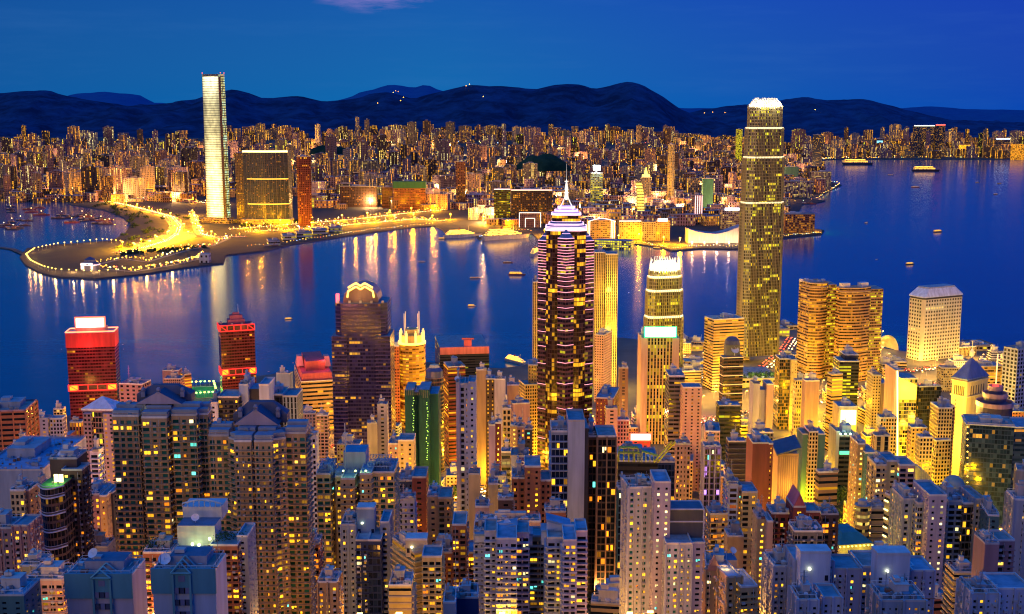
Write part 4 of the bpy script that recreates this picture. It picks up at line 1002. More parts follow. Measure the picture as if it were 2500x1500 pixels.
B('slender white tower with dark window slot and long lit stair columns',[W_(1113,1122,938,620,'lilac:v',d=16),W_(1122,1135,940,621,'white:q:.18:y',d=15),W_(1135,1143,940,620,'white:x:.75:o',d=15,bay=1.5,fl=3.0),W_(1143,1161,937,619,'white:x:.75:l',d=16,bay=4)],name='apartment_tower',short='the slender white tower')
def net():
    ws=[W_(988,1010,953,800,'green:v',d=26,roof=False),W_(1010,1022,958,804,'green:v',d=22,roof=False),W_(1022,1048,952,799,'green:v',d=26,roof=False),W_(1048,1070,962,802,'green:v',d=24,roof=False)]
    def ex(root,rs):
        m=plain((.006,.065,.055),.9,var=.35,scale=.5,key='green_netting')
        for ch in root.children: ch.data.materials[1 if len(ch.data.materials)>1 else 0]=m; ch.data.materials[0]=ch.data.materials[0]
        for x,y0,y1 in((1009,975,1130),(1043,985,1130)):
            for k in range(26):
                y=y0+(y1-y0)*k/26+rnd.uniform(-2,2); p=at(x+rnd.uniform(-2,2),y,797); mb=MB(); mb.lathe(p,[(0,0),(.35,.2),(.35,.5),(0,.7)],6); mb.build('work_lamp',emit((.5,1,.15),1.3),root)
        mb=MB(); a=at(988,952,800)
        for k in range(12):
            p=at(988+5*k,952+(6 if k>8 else 0),799); mb.bar((p.x,p.y,p.z-4),(p.x,p.y,p.z+1.6),.12)
        mb.build('scaffold_poles',plain((.4,.35,.25),.7),root)
    B('building wrapped in dark green construction netting dotted with work lamps',ws,name='wrapped_tower',roof=False,extra=ex,short='the green netted building')
net()
B('slim grey tower with stair head left of the netted building',W_(896,921,1036,840,'grey:v',a=6),short='the slim grey tower')
B('taller slim grey tower with lit roof room, left of the netted building',W_(921,945,990,850,'lilac:x:.12:y'),short='the taller slim grey tower')
B('pair of cream apartment columns with rows of lit bathroom windows',[W_(948,972,1086,720,'pink:x:.45:y',bay=3,d=16),W_(972,1010,1078,715,'cream:x:.5:y',bay=4,d=16)],name='apartment_tower',short='the cream apartment columns')
B('blue violet lit tower with a small roof dish',W_(1193,1209,1040,740,'violet:v',a=0),short='the violet tower')
B('maroon slab with a vertical row of lamps, attached beside the violet tower',W_(1209,1223,1035,742,'dred:x:.6:y',bay=7,fl=3.6),short='the maroon lamp slab')
B('floodlit cream building with square black windows near the neon tower foot',W_(1227,1247,1000,800,'yellow:q:.03',bay=3.2,fl=4.2),short='the floodlit cream building')
B('narrow block with a yellow lit stair and blue roof',W_(1248,1263,1042,770,'gold:x:.8:l',bay=4),short='the lit stair block')
B('plum fronted residential block with small windows',W_(1263,1281,1044,772,'mauve:q:.10:y'),short='the plum residential block')
B('dark slab with a few orange windows in front of the neon tower',W_(1281,1300,1050,775,'dark:x:.2:o'),short='the dark orange windowed slab')
B('rounded brown tower with a blue roof, left of the neon tower foot',W_(1252,1294,988,930,'mauve:v',a=10),short='the rounded brown tower')
B('dark building with a white floodlit floor at its top',W_(1224,1247,1106,700,'dgrey:o:.04:w:.05'),short='the white floodlit roof block')
def pblock(root,rs):
    P,z,g=rs[0]; cu=bpy.data.curves.new('letter','FONT'); cu.body='P'; cu.size=6.8; cu.extrude=.08; cu.align_x='CENTER'
    o=bpy.data.objects.new('letter',cu); m=(P[0]+P[1])/2; 
    bd=MB(); bd.box((m.x+1.2,m.y-.12,z-7.6),(5.2,.2,7.2)); bd.build('sign_board',plain((.06,.03,.25),.6),root)
    me=bpy.data.meshes.new_from_object(o); o=bpy.data.objects.new('letter',me); COL.objects.link(o); me.materials.clear(); me.materials.append(plain((.75,.75,.8),.6)); o.parent=root; o.location=Vector((m.x+1.2,m.y-.3,z-6.9))-root.location; o.rotation_euler=(R(90),0,0)
B('white walled block marked with a large letter P panel',W_(1248,1291,1116,640,'white:v',d=16),extra=pblock,short='the letter P block')
B('brick red slab tower with a column of lit stair windows down its front',[W_(1250,1283,1170,560,'brick:p:.08:y',d=16),W_(1281,1320,1142,556,'brick:x:.75:y',d=18,bay=4.5,fl=3),W_(1320,1345,1176,560,'brick:p:.10:y',d=16)],name='apartment_tower',short='the brick red stair tower')
B('blue glass tower with a tall white panel wall, right of the brick red stair tower',[W_(1346,1387,1056,570,'bluegrey:g:.05:y::blue',d=20,e='l',ec='paleblue'),W_(1387,1428,1030,566,'paleblue:v',d=22,fl=6),W_(1428,1437,1046,568,'dark:v',d=20,roof=False)],cap=30,short='the white panelled glass tower')
B('tall dark brown glass tower behind the white panelled one, lit orange at its foot',[W_(1437,1459,1068,580,'dbrown:g:.05:y',d=20),W_(1459,1505,1068,574,'dbrown:g:.045:o',d=20,e='r',ec='brown',rib=8)],cap=40,short='the dark brown glass tower')
B('dark green glazed tower peeping out beside the dark brown one',W_(1509,1536,1196,540,'teal:g:.06:y'),short='the dark green glazed tower')
# --- around the finned harbour towers
B('pale pink stone tower with a pitched top room behind the neon tower',W_(1452,1494,820,1360,'pink:p:.06:l',1474,a=24,st=1.2),short='the pale pink stone tower')
B('tall pale yellow slab with fluted sides standing on the waterfront',[W_(1452,1479,618,1450,'tan:s:.0',d=30),W_(1479,1509,622,1446,'yellow:s:.03:l',d=30)],short='the fluted yellow slab',extra=lambda r,rs:[point_light((rs[1][0][0].x+6,rs[1][0][0].y-22,h),85000,(1,.62,.06),3,r) for h in(25,75,125)])
B('narrow pale slab glimpsed just left of the neon tower',W_(1301,1315,690,1400,'cream:s:.02:l',d=30),short='the narrow pale slab')
def green_sign(root,rs):
    P,z,g=rs[1]; sign_box(root,1576,1649,800,822,1176,emit((.80,1,.82),3.0),name='sign_face'); sign_box(root,1573,1652,798,824,1177.5,emit((.03,1,.30),1.3),name='sign_frame')
    p=at(1612,812,1166); point_light(p,5000,(.3,1,.45),3,root)
B('office tower with pale pilasters and a glowing white and green rooftop sign',[W_(1566,1581,828,1180,'pink:v',d=34,pt=TRIM),W_(1581,1643,826,1182,'gold:s:.20:g:.25',d=34,bay=3.2),W_(1643,1659,828,1180,'pink:v',d=34)],extra=green_sign,short='the green signed office')
B('dark brick tower dotted with tiny lit windows, right of the neon tower',W_(1455,1512,975,1000,'dred:x:.5:y',1498,a=12,bay=3.2),short='the dark brick tower')
B('coral red lit building with a rounded top in front of the dark brick tower',W_(1480,1508,1000,880,'pink:x:.1:r'),short='the coral red building')
B('second coral lit block lower down, against the green signed office',W_(1508,1536,1028,890,'pink:q:.1:r'),short='the lower coral block')
B('slim brown tower between the coral buildings and the green signed office',W_(1512,1534,900,1120,'brown:x:.4:y'),short='the slim brown tower')
def red_sign(root,rs):
    sign_box(root,1541,1587,1061,1074,845,emit((1,.85,.75),3.0),name='sign_face'); sign_box(root,1538,1590,1058,1077,847,emit((1,.10,.06),1.5),name='sign_frame')
    for x in(1530,1595): point_light(at(x,1090,838),2600,(1,.12,.08),2,root)
    point_light(at(1565,1085,832),3000,(1,.06,.05),2,root)
B('red lit block with a white glowing sign board on its roof',W_(1540,1588,1076,850,'red:x:.1:o'),extra=red_sign,roof=False,short='the red lit sign block')
B('dark grey tower with a pale slab front and lit stair column, beside green signed office',[W_(1634,1672,920,1010,'dgrey:o:.10:y:.15',d=26),W_(1668,1714,948,985,'pink:x:.14:y',d=16,bay=5)],short='the pale slab fronted tower')
B('golden brown hotel like block with ribbon windows, tucked against the tallest tower',W_(1720,1817,782,1420,'gold:h:.12:y:.12',1743,a=16),short='the golden brown block')
def gold_lines(root,rs):
    P,z,g=rs[0]
    for k in range(9):
        zz=z-1-9.2*k; mb=MB(); Q=scale_poly(P,1.02); mb.bar((*Q[3],zz),(*Q[0],zz),.32); mb.bar((*Q[0],zz),(*Q[1],zz),.32); mb.build('lit_ledge',emit((1,.6,.22),.8),root)
    c=(P[0]+P[2])/2; mb=MB(); mb.prism(scale_poly(P,.7),z,z+12,0,0); mb.lathe((c.x,c.y,z+12),[(8,0),(7,4),(4,7),(0,8)],12); mb.build('roof_drum',plain((.08,.09,.14),.5),root); dish(root,(c.x+2,P[0].y+3,z+1),4.2,.2)
B('dark tower with glowing gold floor lines and a dish below its domed top',W_(1758,1815,872,1140,'dbrown:o:.04:y:.06',1767,a=10),short='the gold lined dark tower',roof=False,extra=gold_lines)
B('black glass block in front of the gold lined dark tower',W_(1756,1808,992,1000,'dark:o:.02:g:.05'),short='the black glass block')
B('lavender blank slab tower with a notched top before the tallest tower',[W_(1840,1856,940,1060,'lilac:v',d=18),W_(1856,1872,952,1064,'lilac:v',d=16,roof=False),W_(1872,1889,940,1060,'pink:v',d=18)],short='the lavender notched slab')
B('gold and brown glass tower with yellow lit stair edge',[W_(1904,1932,878,1240,'brown:g:.18:y:.15',d=22),W_(1932,1947,880,1236,'yellow:x:.8:l',d=24,bay=3)],short='the gold glass tower')
B('yellow lit office block beside the mauve slab tower',W_(1942,1968,930,1180,'yellow:q:.35:l',fl=4.2),short='the yellow office')
B('mauve blank slab tower below the bronze twins',W_(1967,2001,932,1130,'mauve:v',a=3),short='the mauve slab')
B('black tower with a stack of bright yellow office floors, before the bronze twins',[W_(2063,2096,868,1240,'dark:v',d=22),W_(2050,2098,884,1230,'dark:o:.10:g:.5',d=26,st=1.1)],short='the black tower with bright floors')
B('grey green office block with a hipped top',W_(2020,2058,916,1150,'gold:h:.12:g:.2',2032,a=15),short='the grey green office')
B('pale stone tower with antennas, left of the glass wedge',[W_(2132,2152,918,1150,'cream:p:.08:l',d=20),W_(2152,2182,938,1156,'tan:v',d=20)],short='the pale stone tower',busy=3)
def wedge(root,rs):
    P,z,g=rs[1]; L=P[1]-P[0]; mb=MB()
    p,q=at(2191,906,1080),at(2191,1120,1080); mb.bar(p,q,.8); mb.build('edge_light',emit((1,.80,.32),2.4),root)
    a,b=P[0]+L*.03,P[1]-L*.03; zz=z
    mb=MB(); mb.face([(*(a+Vector((0,-.5))),z-20),(*(b+Vector((0,-.5))),z-20),(*(b+Vector((0,-.5))),z-6),(*(a+Vector((0,-.5))),z+2)],0); mb.build('atrium_glow',emit((.85,.75,.06),1.25),root)
    point_light((*((a+b)/2+Vector((0,-8))),z-10),3500,(1,.85,.2),2,root)
B('green lit glass wedge building with a bright edge light',[W_(2186,2193,904,1085,'pink:v',d=30,roof=False),W_(2193,2240,926,1088,'gold:g:.34:g:.35',d=28)],extra=wedge,short='the glass wedge')
B('black boxy tower joined behind the glass wedge',W_(2236,2298,946,1100,'dark:g:.05:y:.03',2244,a=8),short='the black boxy tower')
def temple_tower():
    root,P,z=pyramid_top('yellow floodlit stone tower with blue slate pyramid roof and arcaded top',2325,2362,2412,930,878,1040,36,'yellow:v',(.16,.20,.34),short='the yellow pyramid tower')
    c=(P[0]+P[2])/2; mb=MB(); mb.bar((c.x,c.y,zt(880,1048)),(c.x,c.y,zt(838,1048)),.35); mb.lathe((c.x,c.y,zt(874,1048)),[(2.2,0),(2.2,4),(0,8)],8); mb.build('lantern',emit((1,.6,.15),.7,(.6,.5,.3)),root)
    dk=plain((.05,.035,.02),.6,key='arcade_shade')
    for i in(3,0):
        a,b=P[i],P[(i+1)%4]; d=(b-a).normalized(); n=Vector((d.y,-d.x)); L=(b-a).length
        for k in range(6):
            m=a+d*(L*(.2+.12*k))+n*.03; mb=MB(); mb.box((m.x,m.y,zt(968,1040)),(1.2,.2,8.5),math.atan2(d.y,d.x)); mb.build('arcade_opening',dk,root)
        q=(a+b)/2+n*.7
        mb=MB(); mb.box((q.x,q.y,zt(972,1040)),(L+1.2,1.5,1.3),math.atan2(d.y,d.x)); mb.box((q.x,q.y,z-2.2),(L+1.0,1.2,1.2),math.atan2(d.y,d.x)); mb.build('cornice',plain((.62,.5,.24),.7),root)
    a,b=P[3],P[0]; d=(b-a).normalized(); n=Vector((d.y,-d.x))
    for k in range(24):
        m=a+d*((b-a).length*.3)+n*.03; mb=MB(); mb.box((m.x,m.y,zt(985,1040)-3.6*k),(1.1,.2,1.6),math.atan2(d.y,d.x)); mb.build('window',dk,root)
    for p,e in((P[0]+Vector((-8,-20)),52000),(P[3]+Vector((-16,-8)),30000)): point_light((p.x,p.y,40),e*1.9,(1,.60,.06),3,root); point_light((p.x,p.y,85),e*1.3,(1,.60,.06),3,root)
temple_tower()
B('white gridded office block at the right edge with deep square windows',W_(2450,2540,855,1330,'white:q:.05:l',2486,a=30,bay=5,fl=4.6),short='the white gridded block')
B('low wide block with vertical fins on the waterfront, right of the porthole block',W_(2318,2384,850,1640,'tan:s:.2:l',2340,a=16),name='waterfront_block',short='the finned waterfront block')
B('yellow lit hall with a sloping blue roof between the pyramid tower and the white block',W_(2395,2452,896,1400,'gold:o:.35:y:.4',a=6),short='the sloping roofed hall')
def ring_tower():
    Y=1000; x0,x1=2403,2487; r=(at(x1,1000,Y).x-at(x0,1000,Y).x)/2; c=Vector((at(2445,1000,Y).x,Y+r)); root=thing('office_tower','round tower with three stacked pink rimmed rings and a red tipped mast','tower',(c.x,c.y,G(Y)))
    mb=MB(); z0=zt(1035,Y); mb.lathe((c.x,c.y,G(Y)),[(r,-3),(r,zt(1000,Y)-G(Y))],24); mb.build('body',facade((.07,.06,.10),GLASS['blue'],.95,.6,.04,'y',.9),root)
    for k,(y,s) in enumerate(((996,1.04),(975,.70),(958,.42))):
        mb=MB(); zz=zt(y,Y); mb.lathe((c.x,c.y,zz),[(r*s*.9,-5),(r*s*.9,0),(0,.5)],24,0); mb.lathe((c.x,c.y,zz),[(r*s,-1.5),(r*s,2.6),(r*s-1,2.6),(r*s-1,-.5),(r*s,-1.5)],24,1); mb.build('ring_tier',[plain((.08,.08,.14),.4),plain((.42,.26,.30),.5)],root)
    mb=MB(); zz=zt(955,Y); mb.lathe((c.x,c.y,zz),[(3,0),(2.4,2.5),(0,3)],10); mb.build('beacon',emit((1,.06,.04),1.8),root)
    mb=MB(); mb.bar((c.x,c.y,zz+2),(c.x,c.y,zz+30),.55); mb.build('mast',emit((1,.55,.2),1.6),root)
    FOOT.append((c.x-r,c.x+r,Y,Y+2*r)); BLD.append(('the ringed round tower',x0,x1,900,Y))
ring_tower()
def blue_glass(root,rs):
    P,z,g=rs[0]; L=P[1]-P[0]; 
    for k in range(11):
        p=at(2362,1045+15*k,858); mb=MB(); mb.lathe(p,[(0,0),(.6,.3),(.6,.9),(0,1.2)],8); mb.build('edge_lamp',emit((1,.5,.08),3),root)
    for x,y0,y1,w,c in((2424,1062,1190,3,(1,.35,.25)),(2448,1085,1140,12,(.2,.8,.6)),(2450,1060,1090,10,(.9,.8,.1))):
        a,b=at(x,y0,858.5),at(x,y1,858.5); mb=MB(); mb.box((a.x,a.y,b.z),(w*.3,.3,a.z-b.z)); mb.build('light_display',emit(c,.32),root)
B('dark blue glass block with a slanting white roof edge and amber edge lamps',[W_(2361,2478,1034,860,'navy:g:.05:y:.03:blue',d=26,a=-14,e='c',ec='paleblue'),W_(2466,2540,1046,855,'navy:o:.1:o:.1:blue',d=30)],extra=blue_glass,cap=0,short='the dark blue glass block')
def dazzle(root,rs):
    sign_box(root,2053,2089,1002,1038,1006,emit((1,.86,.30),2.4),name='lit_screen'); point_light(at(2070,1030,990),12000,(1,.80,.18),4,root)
B('white building with a dazzling floodlit upper wall',W_(2048,2093,995,1010,'cream:v',d=20),extra=dazzle,short='the dazzling white building')
def greenroof(root,rs):
    for k in range(4):
        p=at(2052+12*k,1062,898); mb=MB(); mb.lathe(p,[(0,0),(.9,.4),(.9,1.2),(0,1.6)],8); mb.build('roof_lamp',emit((.7,1,.5),3.0),root)
    sign_box(root,2050,2093,1102,1110,898.5,emit((.1,.8,.45),1.0),name='light_strip'); point_light(at(2070,1050,893),3500,(.5,1,.6),2,root)
B('black glass tower with teal light strip and green lamps along its roof',[W_(2048,2095,1066,900,'dark:o:.02:c:.03',d=24),W_(2042,2050,1056,899,'grey:v',d=22)],extra=greenroof,short='the teal striped black tower')
B('cream tower between dark green wings with a notched crown',[W_(1976,1998,1056,880,'cream:q:.05:y',d=18,bay=2.6),W_(1960,1976,1062,884,'teal:v',d=18),W_(1998,2015,1062,884,'teal:v',d=18)],short='the green winged tower')
B('small lattice topped block with teal lit sign, in front of the lavender slab',W_(1842,1888,1058,900,'dgrey:q:.05:c'),short='the lattice topped block',busy=3)
B('dark red brick tower with a lit stair column on its right',[W_(1838,1877,1084,720,'dred:v',d=20),W_(1877,1888,1086,722,'dred:x:.85:y',d=18,bay=3)],short='the dark red tower')
def orange_wall(root,rs):
    P,z,g=rs[0]; L=P[1]-P[0]; n=Vector((L.y,-L.x)).normalized(); a,b=P[0]+L*.1+n*.2,P[0]+L*.92+n*.2
    for s in(.3,.6): point_light((*(P[0]+L*s+n*9),z-22),2600,(1,.5,.08),1.5,root)
    mb=MB()
    for k in range(9):
        p=a+(b-a)*k/8; mb.bar((*p,z-40),(*p,z-2),.3)
    mb.build('lattice_bars',plain((.7,.5,.2),.6),root)
    Q=[P[0]-L*.1+n*2,P[1]+L*.08+n*2,P[1]+L*.08-n*16,P[0]-L*.1-n*16]; mb=MB()
    z0=[z,z+5,z+9,z+4]; mb.face([(*q,h) for q,h in zip(Q,z0)]); mb.face([(*q,h-1) for q,h in zip(Q,z0)][::-1])
    for i in range(4): mb.face([(*Q[i],z0[i]-1),(*Q[(i+1)%4],z0[(i+1)%4]-1),(*Q[(i+1)%4],z0[(i+1)%4]),(*Q[i],z0[i])])
    mb.build('slanted_roof',plain((.06,.09,.15),.4),root)
B('building with an orange floodlit lattice wall under a slanted dark roof',W_(1900,1950,1108,760,'gold:v',d=18),roof=False,extra=orange_wall,short='the orange lattice building')
B('pinkish white tower with a dark grid, above the purple glass tower',W_(1722,1775,1056,820,'pink:p:.06:y',1758,a=8),short='the pinkish white tower')
B('purple lit rounded glass tower',W_(1720,1760,1092,700,'violet:g:.06:v',a=0,e='r',ec='lilac',rib=4),short='the purple glass tower')
B('black cylinder tower with thin ledges beside the dark red tower',W_(1779,1822,1080,790,'dark:h:.04:y',e='l',ec='dgrey'),short='the black ledged tower')
B('low plum block with roof sheds left of the purple glass tower',W_(1652,1686,1086,740,'mauve:q:.08:y'),short='the plum shed block',busy=3)
B('brown ribbed office block with yellow lit floors near the teal striped tower',W_(1991,2046,1156,640,'brown:h:.10:y:.12',2000,a=8),short='the brown ribbed office')
B('church like cream hall with tall slit windows',W_(2137,2174,1066,800,'yellow:s:.0',bay=6),short='the slit windowed hall')
B('grey tower with a teal wing and a column of round lights',[W_(2095,2113,1086,720,'taupe:x:.85:l',d=18,bay=6,fl=3.4),W_(2113,2140,1108,715,'teal:v',d=18)],short='the teal winged grey tower')
B('small cream courtyard block with boxy roof turrets',[W_(2139,2165,1138,620,'cream:b:.15:l',d=16),W_(2165,2196,1128,624,'cream:x:.7:l',d=16),W_(2196,2234,1138,620,'pink:b:.12:l',d=16)],name='apartment_block',short='the turreted cream block')
B('pale roofed office tiers left of the glass wedge foot',W_(2150,2190,1022,960,'cream:q:.12:c'),short='the pale tiered office')
B('yellow lit walk-up with dark windows under the glass wedge',W_(2246,2278,1070,860,'yellow:q:.10:o'),short='the yellow walk-up')
B('stepped cream office with square windows against the yellow pyramid tower',[W_(2292,2326,998,960,'yellow:q:.05:l',d=20),W_(2278,2322,1078,900,'cream:q:.06:l',2286,a=8)],short='the stepped cream office')
B('mottled brown tower with a grey roof left of the yellow pyramid tower',W_(2298,2332,994,1010,'brown:p:.08:g'),short='the mottled brown tower')
B('dim ochre block in the gap behind the yellow walk-up',W_(2226,2264,1046,930,'gold:p:.2:g'),short='the dim ochre block')
def sail():
    Y=780; a=at(2252,1150,Y); g=G(Y); root=thing('office_block','grey building shaped like a curved sail','building',(a.x+6,Y+6,g)); mb=MB(); n=10; z1=zt(1146,Y); zb=zt(1215,Y)
    xs=lambda t:at(2248+50*t,1150,Y).x
    for i in range(n):
        t0,t1=i/n,(i+1)/n; h=lambda t:zb+(z1-zb)*(1-t**1.7)
        mb.face([(xs(t0),Y,g),(xs(t1),Y,g),(xs(t1),Y,h(t1)),(xs(t0),Y,h(t0))],0); mb.face([(xs(t1),Y+14,g),(xs(t0),Y+14,g),(xs(t0),Y+14,h(t0)),(xs(t1),Y+14,h(t1))],0)
        mb.face([(xs(t0),Y,h(t0)),(xs(t1),Y,h(t1)),(xs(t1),Y+14,h(t1)),(xs(t0),Y+14,h(t0))],1)
    mb.face([(xs(0),Y+14,g),(xs(0),Y,g),(xs(0),Y,z1),(xs(0),Y+14,z1)],0); mb.build('body',[plain((.22,.26,.22),.5),plain((.35,.42,.38),.4)],root)
    mb=MB()
    for i in range(1,n): t=i/n; h=zb+(z1-zb)*(1-t**1.7); mb.bar((xs(t),Y-.1,g),(xs(t),Y-.1,h),.15)
    mb.build('facade_trim',STEEL,root); BLD.append(('the sail shaped building',2245,2297,1146,Y))
sail()
def domed(root,rs):
    P,z,g=rs[0]; c=(P[0]+P[2])/2; mb=MB(); mb.lathe((c.x,c.y,z),[(6.2,0),(6.2,1.5),(5.8,3),(4.6,5),(2.6,6.6),(0,7.3)],20); mb.build('dome',plain((.30,.34,.28),.5),root,True)
B('small yellow stone building with a grey dome',W_(2313,2357,1196,640,'yellow:q:.1:l'),roof=False,extra=domed,short='the domed building')
def zebra(root,rs):
    P,z,g=rs[0]; n=Vector((0,-1)); 
    for i in(3,0):
        a,b=P[i],P[(i+1)%4]; d=(b-a).normalized(); n=Vector((d.y,-d.x))
        for k in range(6): mb=MB(); zz=z-3-4.6*k; mb.bar((*(a+n*.4+d*.5),zz),(*(b+n*.4-d*.5),zz),.5); mb.build('neon_strip',emit((1,.85,.30),2.0),root)
B('building ringed with bright yellow neon strips at each floor',W_(2160,2204,1212,560,'yellow:h:.2:l',2172,a=20,fl=4.6),extra=zebra,cap=0,short='the neon striped building')
def roundy():
    Y=570; x0,x1=2092,2130; r=(at(x1,1240,Y).x-at(x0,1240,Y).x)/2; c=Vector((at(2111,1240,Y).x,Y+r)); z=zt(1238,Y); root=thing('apartment_block','round yellow ribbed block with a flat cluttered roof','building',(c.x,c.y,G(Y)))
    mb=MB(); mb.prism(rot_poly(c,r,0,18),G(Y)-4,z,0,1,2,3.6); mb.build('body',[facade((.5,.36,.12),GLASS['dark'],1,.42,.15,'l',.9,.1),ROOF[1]],root); mb=MB(); mb.lathe((c.x,c.y,z),[(r*.6,0),(r*.6,2.5),(0,3)],12); mb.build('plant_room',TRIM,root); BLD.append(('the round yellow block',x0,x1,1229,Y)); FOOT.append((c.x-r,c.x+r,Y,Y+2*r))
roundy()
B('cream office with dark ribbon windows joined to the round yellow block',W_(2128,2162,1244,575,'cream:h:.08:y',e='l',ec='cream'),short='the ribbon windowed cream office',busy=2)
# --- near right
B('grey blue apartment slab with many small lit windows, at right',[W_(2206,2240,1222,480,'bluegrey:p:.12:y',d=16),W_(2240,2270,1232,476,'bluegrey:b:.16:y',d=18),W_(2269,2312,1212,470,'lilac:x:.35:w',d=20,bay=5)],name='apartment_tower',cat='apartment tower',cap=80,short='the grey blue apartment slab',busy=2)
B('pale blue apartment tower with dark glazed bays at right',[W_(2316,2352,1226,490,'bluegrey:b:.14:y',d=18),W_(2352,2382,1232,488,'dgrey:g:.10:y',d=18),W_(2382,2406,1222,486,'bluegrey:p:.22:o',d=18)],name='apartment_tower',cat='apartment tower',cap=70,short='the pale blue bayed tower',busy=2)
B('pink edged tower with teal top panels at the right edge',[W_(2405,2440,1330,360,'mauve:v',d=16),W_(2436,2478,1322,364,'mauve:b:.22:o',d=16)],name='apartment_tower',cat='apartment tower',short='the pink edged tower',busy=2)
B('teal panelled tower standing behind the pink edged one',W_(2412,2448,1262,470,'teal:x:.1:y',2440,a=10),short='the teal panelled tower')
B('slate blue tower with a sloped top at the far right edge',W_(2476,2560,1222,430,'bluegrey:p:.12:o',a=-6),name='apartment_tower',cat='apartment tower',short='the slate tower')
B('grey slab tower rising at the right edge before the dark blue glass block',W_(2482,2560,1150,640,'grey:p:.06:o',a=-20),short='the grey edge slab')
B('yellow lit balcony block with curved slab edges in the lower right',W_(2330,2388,1400,400,'yellow:h:.18:y',e='l',ec='cream',fl=3.0),name='apartment_tower',cat='apartment tower',short='the yellow balcony block')
B('white terraced block at the bottom right corner',[W_(2373,2440,1452,250,'paleblue:p:.1:y',d=14),W_(2436,2520,1440,254,'white:p:.08:y',d=16)],name='apartment_block',short='the white corner block',busy=2)
def penthouse(x0,x1,yt,yb,Y,col=(.55,.6,.72),lamp=True):
    def f(root,rs):
        P=foot(x0,None,x1,yt,Y,0,9); z,zb=zt(yt,Y),zt(yb,Y); mb=MB(); mb.prism(P,zb,z,0,1); mb.build('penthouse',[plain(col,.8),ROOF[0]],root)
        L=P[1]-P[0]
        mb=MB(); mb.prism(scale_poly(P,1.03),z,z+.7,0,0); mb.build('roof_rim',PALE,root)
        for s in(.12,.88):
            mb=MB(); p=P[0]+L*s; mb.box((p.x,p.y-.04,zb+(z-zb)*.25),(.9,.12,1.5)); mb.build('window',plain((.02,.02,.04),.2),root)
        mb=MB(); p=P[0]+L*.3; mb.lathe((p.x,p.y-.5,zb+(z-zb)*.55),[(0,0),(.4,.2),(.4,.6),(0,.8)],8); mb.build('lamp',emit((1,1,.6),3),root)
    return f
def two(*fs):
    def f(root,rs):
        for g in fs: g(root,rs)
    return f
B('long white apartment block with two big windowless penthouse boxes, lower right',[W_(1890,1946,1386,306,'white:p:.13:y',d=18,a=4),W_(1940,2036,1372,300,'white:p:.10:y',d=20),W_(2030,2104,1392,300,'lilac:p:.14:y',d=18),W_(2104,2232,1386,304,'white:p:.12:y',d=20),W_(2228,2282,1396,300,'lilac:p:.12:y',d=18)],name='apartment_block',cat='apartment block',cap=150,
  extra=two(penthouse(1955,2029,1352,1440,296),penthouse(2143,2223,1356,1446,296)),short='the long white apartment block',busy=2)
B('white low block with roof terraces in front of the long white apartment block',[W_(1948,1998,1468,225,'white:p:.1:y',d=12),W_(2010,2056,1462,228,'white:p:.05:y',d=12)],name='apartment_block',short='the terraced white block',busy=2)
B('dark roofed block with an orange lit roof corner at the bottom right',W_(2150,2262,1470,222,'bluegrey:p:.1:o',d=14),name='apartment_block',short='the dark roofed block',busy=3)
def terrace_house():
    Y=300; ws=[W_(1722,1778,1392,Y,'tan:p:.10:y',d=20,a=-8),W_(1776,1812,1412,Y-8,'tan:p:.10:y',d=20,a=12),W_(1808,1850,1436,Y-10,'tan:b:.12:y',d=20,a=8)]
    def ex(root,rs):
        zb=zt(1400,Y); P=foot(1742,None,1800,1368,Y+4,0,9); mb=MB(); mb.prism(P,zb-2,zt(1368,Y+4),0,1); mb.build('penthouse',[plain((.5,.36,.25),.8),plain((.10,.18,.28),.6)],root)
        dish(root,(P[0].x+6,P[0].y+4,zt(1368,Y+4)),1.0,.5)
        for x in(1773,1800,1760):
            p=at(x,1397,Y-1); mb=MB(); mb.lathe(p,[(0,0),(.35,.2),(.35,.5),(0,.7)],8); mb.build('lamp',emit((1,.6,.2),4),root); point_light((p.x,p.y-1,p.z+1.5),150,(1,.5,.12),.4,root)
        A=rs[0][0]; L=A[1]-A[0]; z=rs[0][1]; m=A[0]+L*.35; mb=MB(); n=Vector((L.y,-L.x)).normalized()
        a,b=A[0]+L*.05+n*.4,A[0]+L*.7+n*.4; q=(a+b)/2; mb.face([(*a,z),(*b,z),(*q,z+4)]); mb.face([(*b,z),(*(b-n*2),z),(*(q-n*2),z+4),(*q,z+4)]); mb.face([(*(a-n*2),z),(*a,z),(*q,z+4),(*(q-n*2),z+4)]); mb.face([(*(b-n*2),z),(*(a-n*2),z),(*(q-n*2),z+4)]); mb.build('gable',plain((.30,.17,.13),.8),root)
    B('brown stone block with an orange lit roof terrace and curved gable',ws,name='apartment_block',cat='apartment block',extra=ex,cap=40,short='the orange terraced block')
terrace_house()
B('slim cream tower with a column of lit stair windows, beside the dark red gabled block',[W_(1849,1874,1268,440,'cream:x:.55:y',d=16,bay=4),W_(1874,1888,1276,436,'pink:v',d=18)],name='apartment_tower',cat='apartment tower',short='the slim cream tower')
def pinkgable(root,rs):
    P,z,g=rs[1]; L=P[1]-P[0]; n=Vector((L.y,-L.x)).normalized(); a,b,q=P[0],P[1],P[0]+L*.5; zz=z+.02; mb=MB(); h=6; bk=-n*12
    mb.face([(*a,zz),(*b,zz),(*q,zz+h)],1); mb.face([(*b,zz),(*(b+bk),zz),(*(q+bk),zz+h),(*q,zz+h)]); mb.face([(*(a+bk),zz),(*a,zz),(*q,zz+h),(*(q+bk),zz+h)]); mb.face([(*(b+bk),zz),(*(a+bk),zz),(*(q+bk),zz+h)],1); mb.build('gable_roof',[plain((.45,.10,.20),.6),plain((.32,.07,.10),.7)],root)
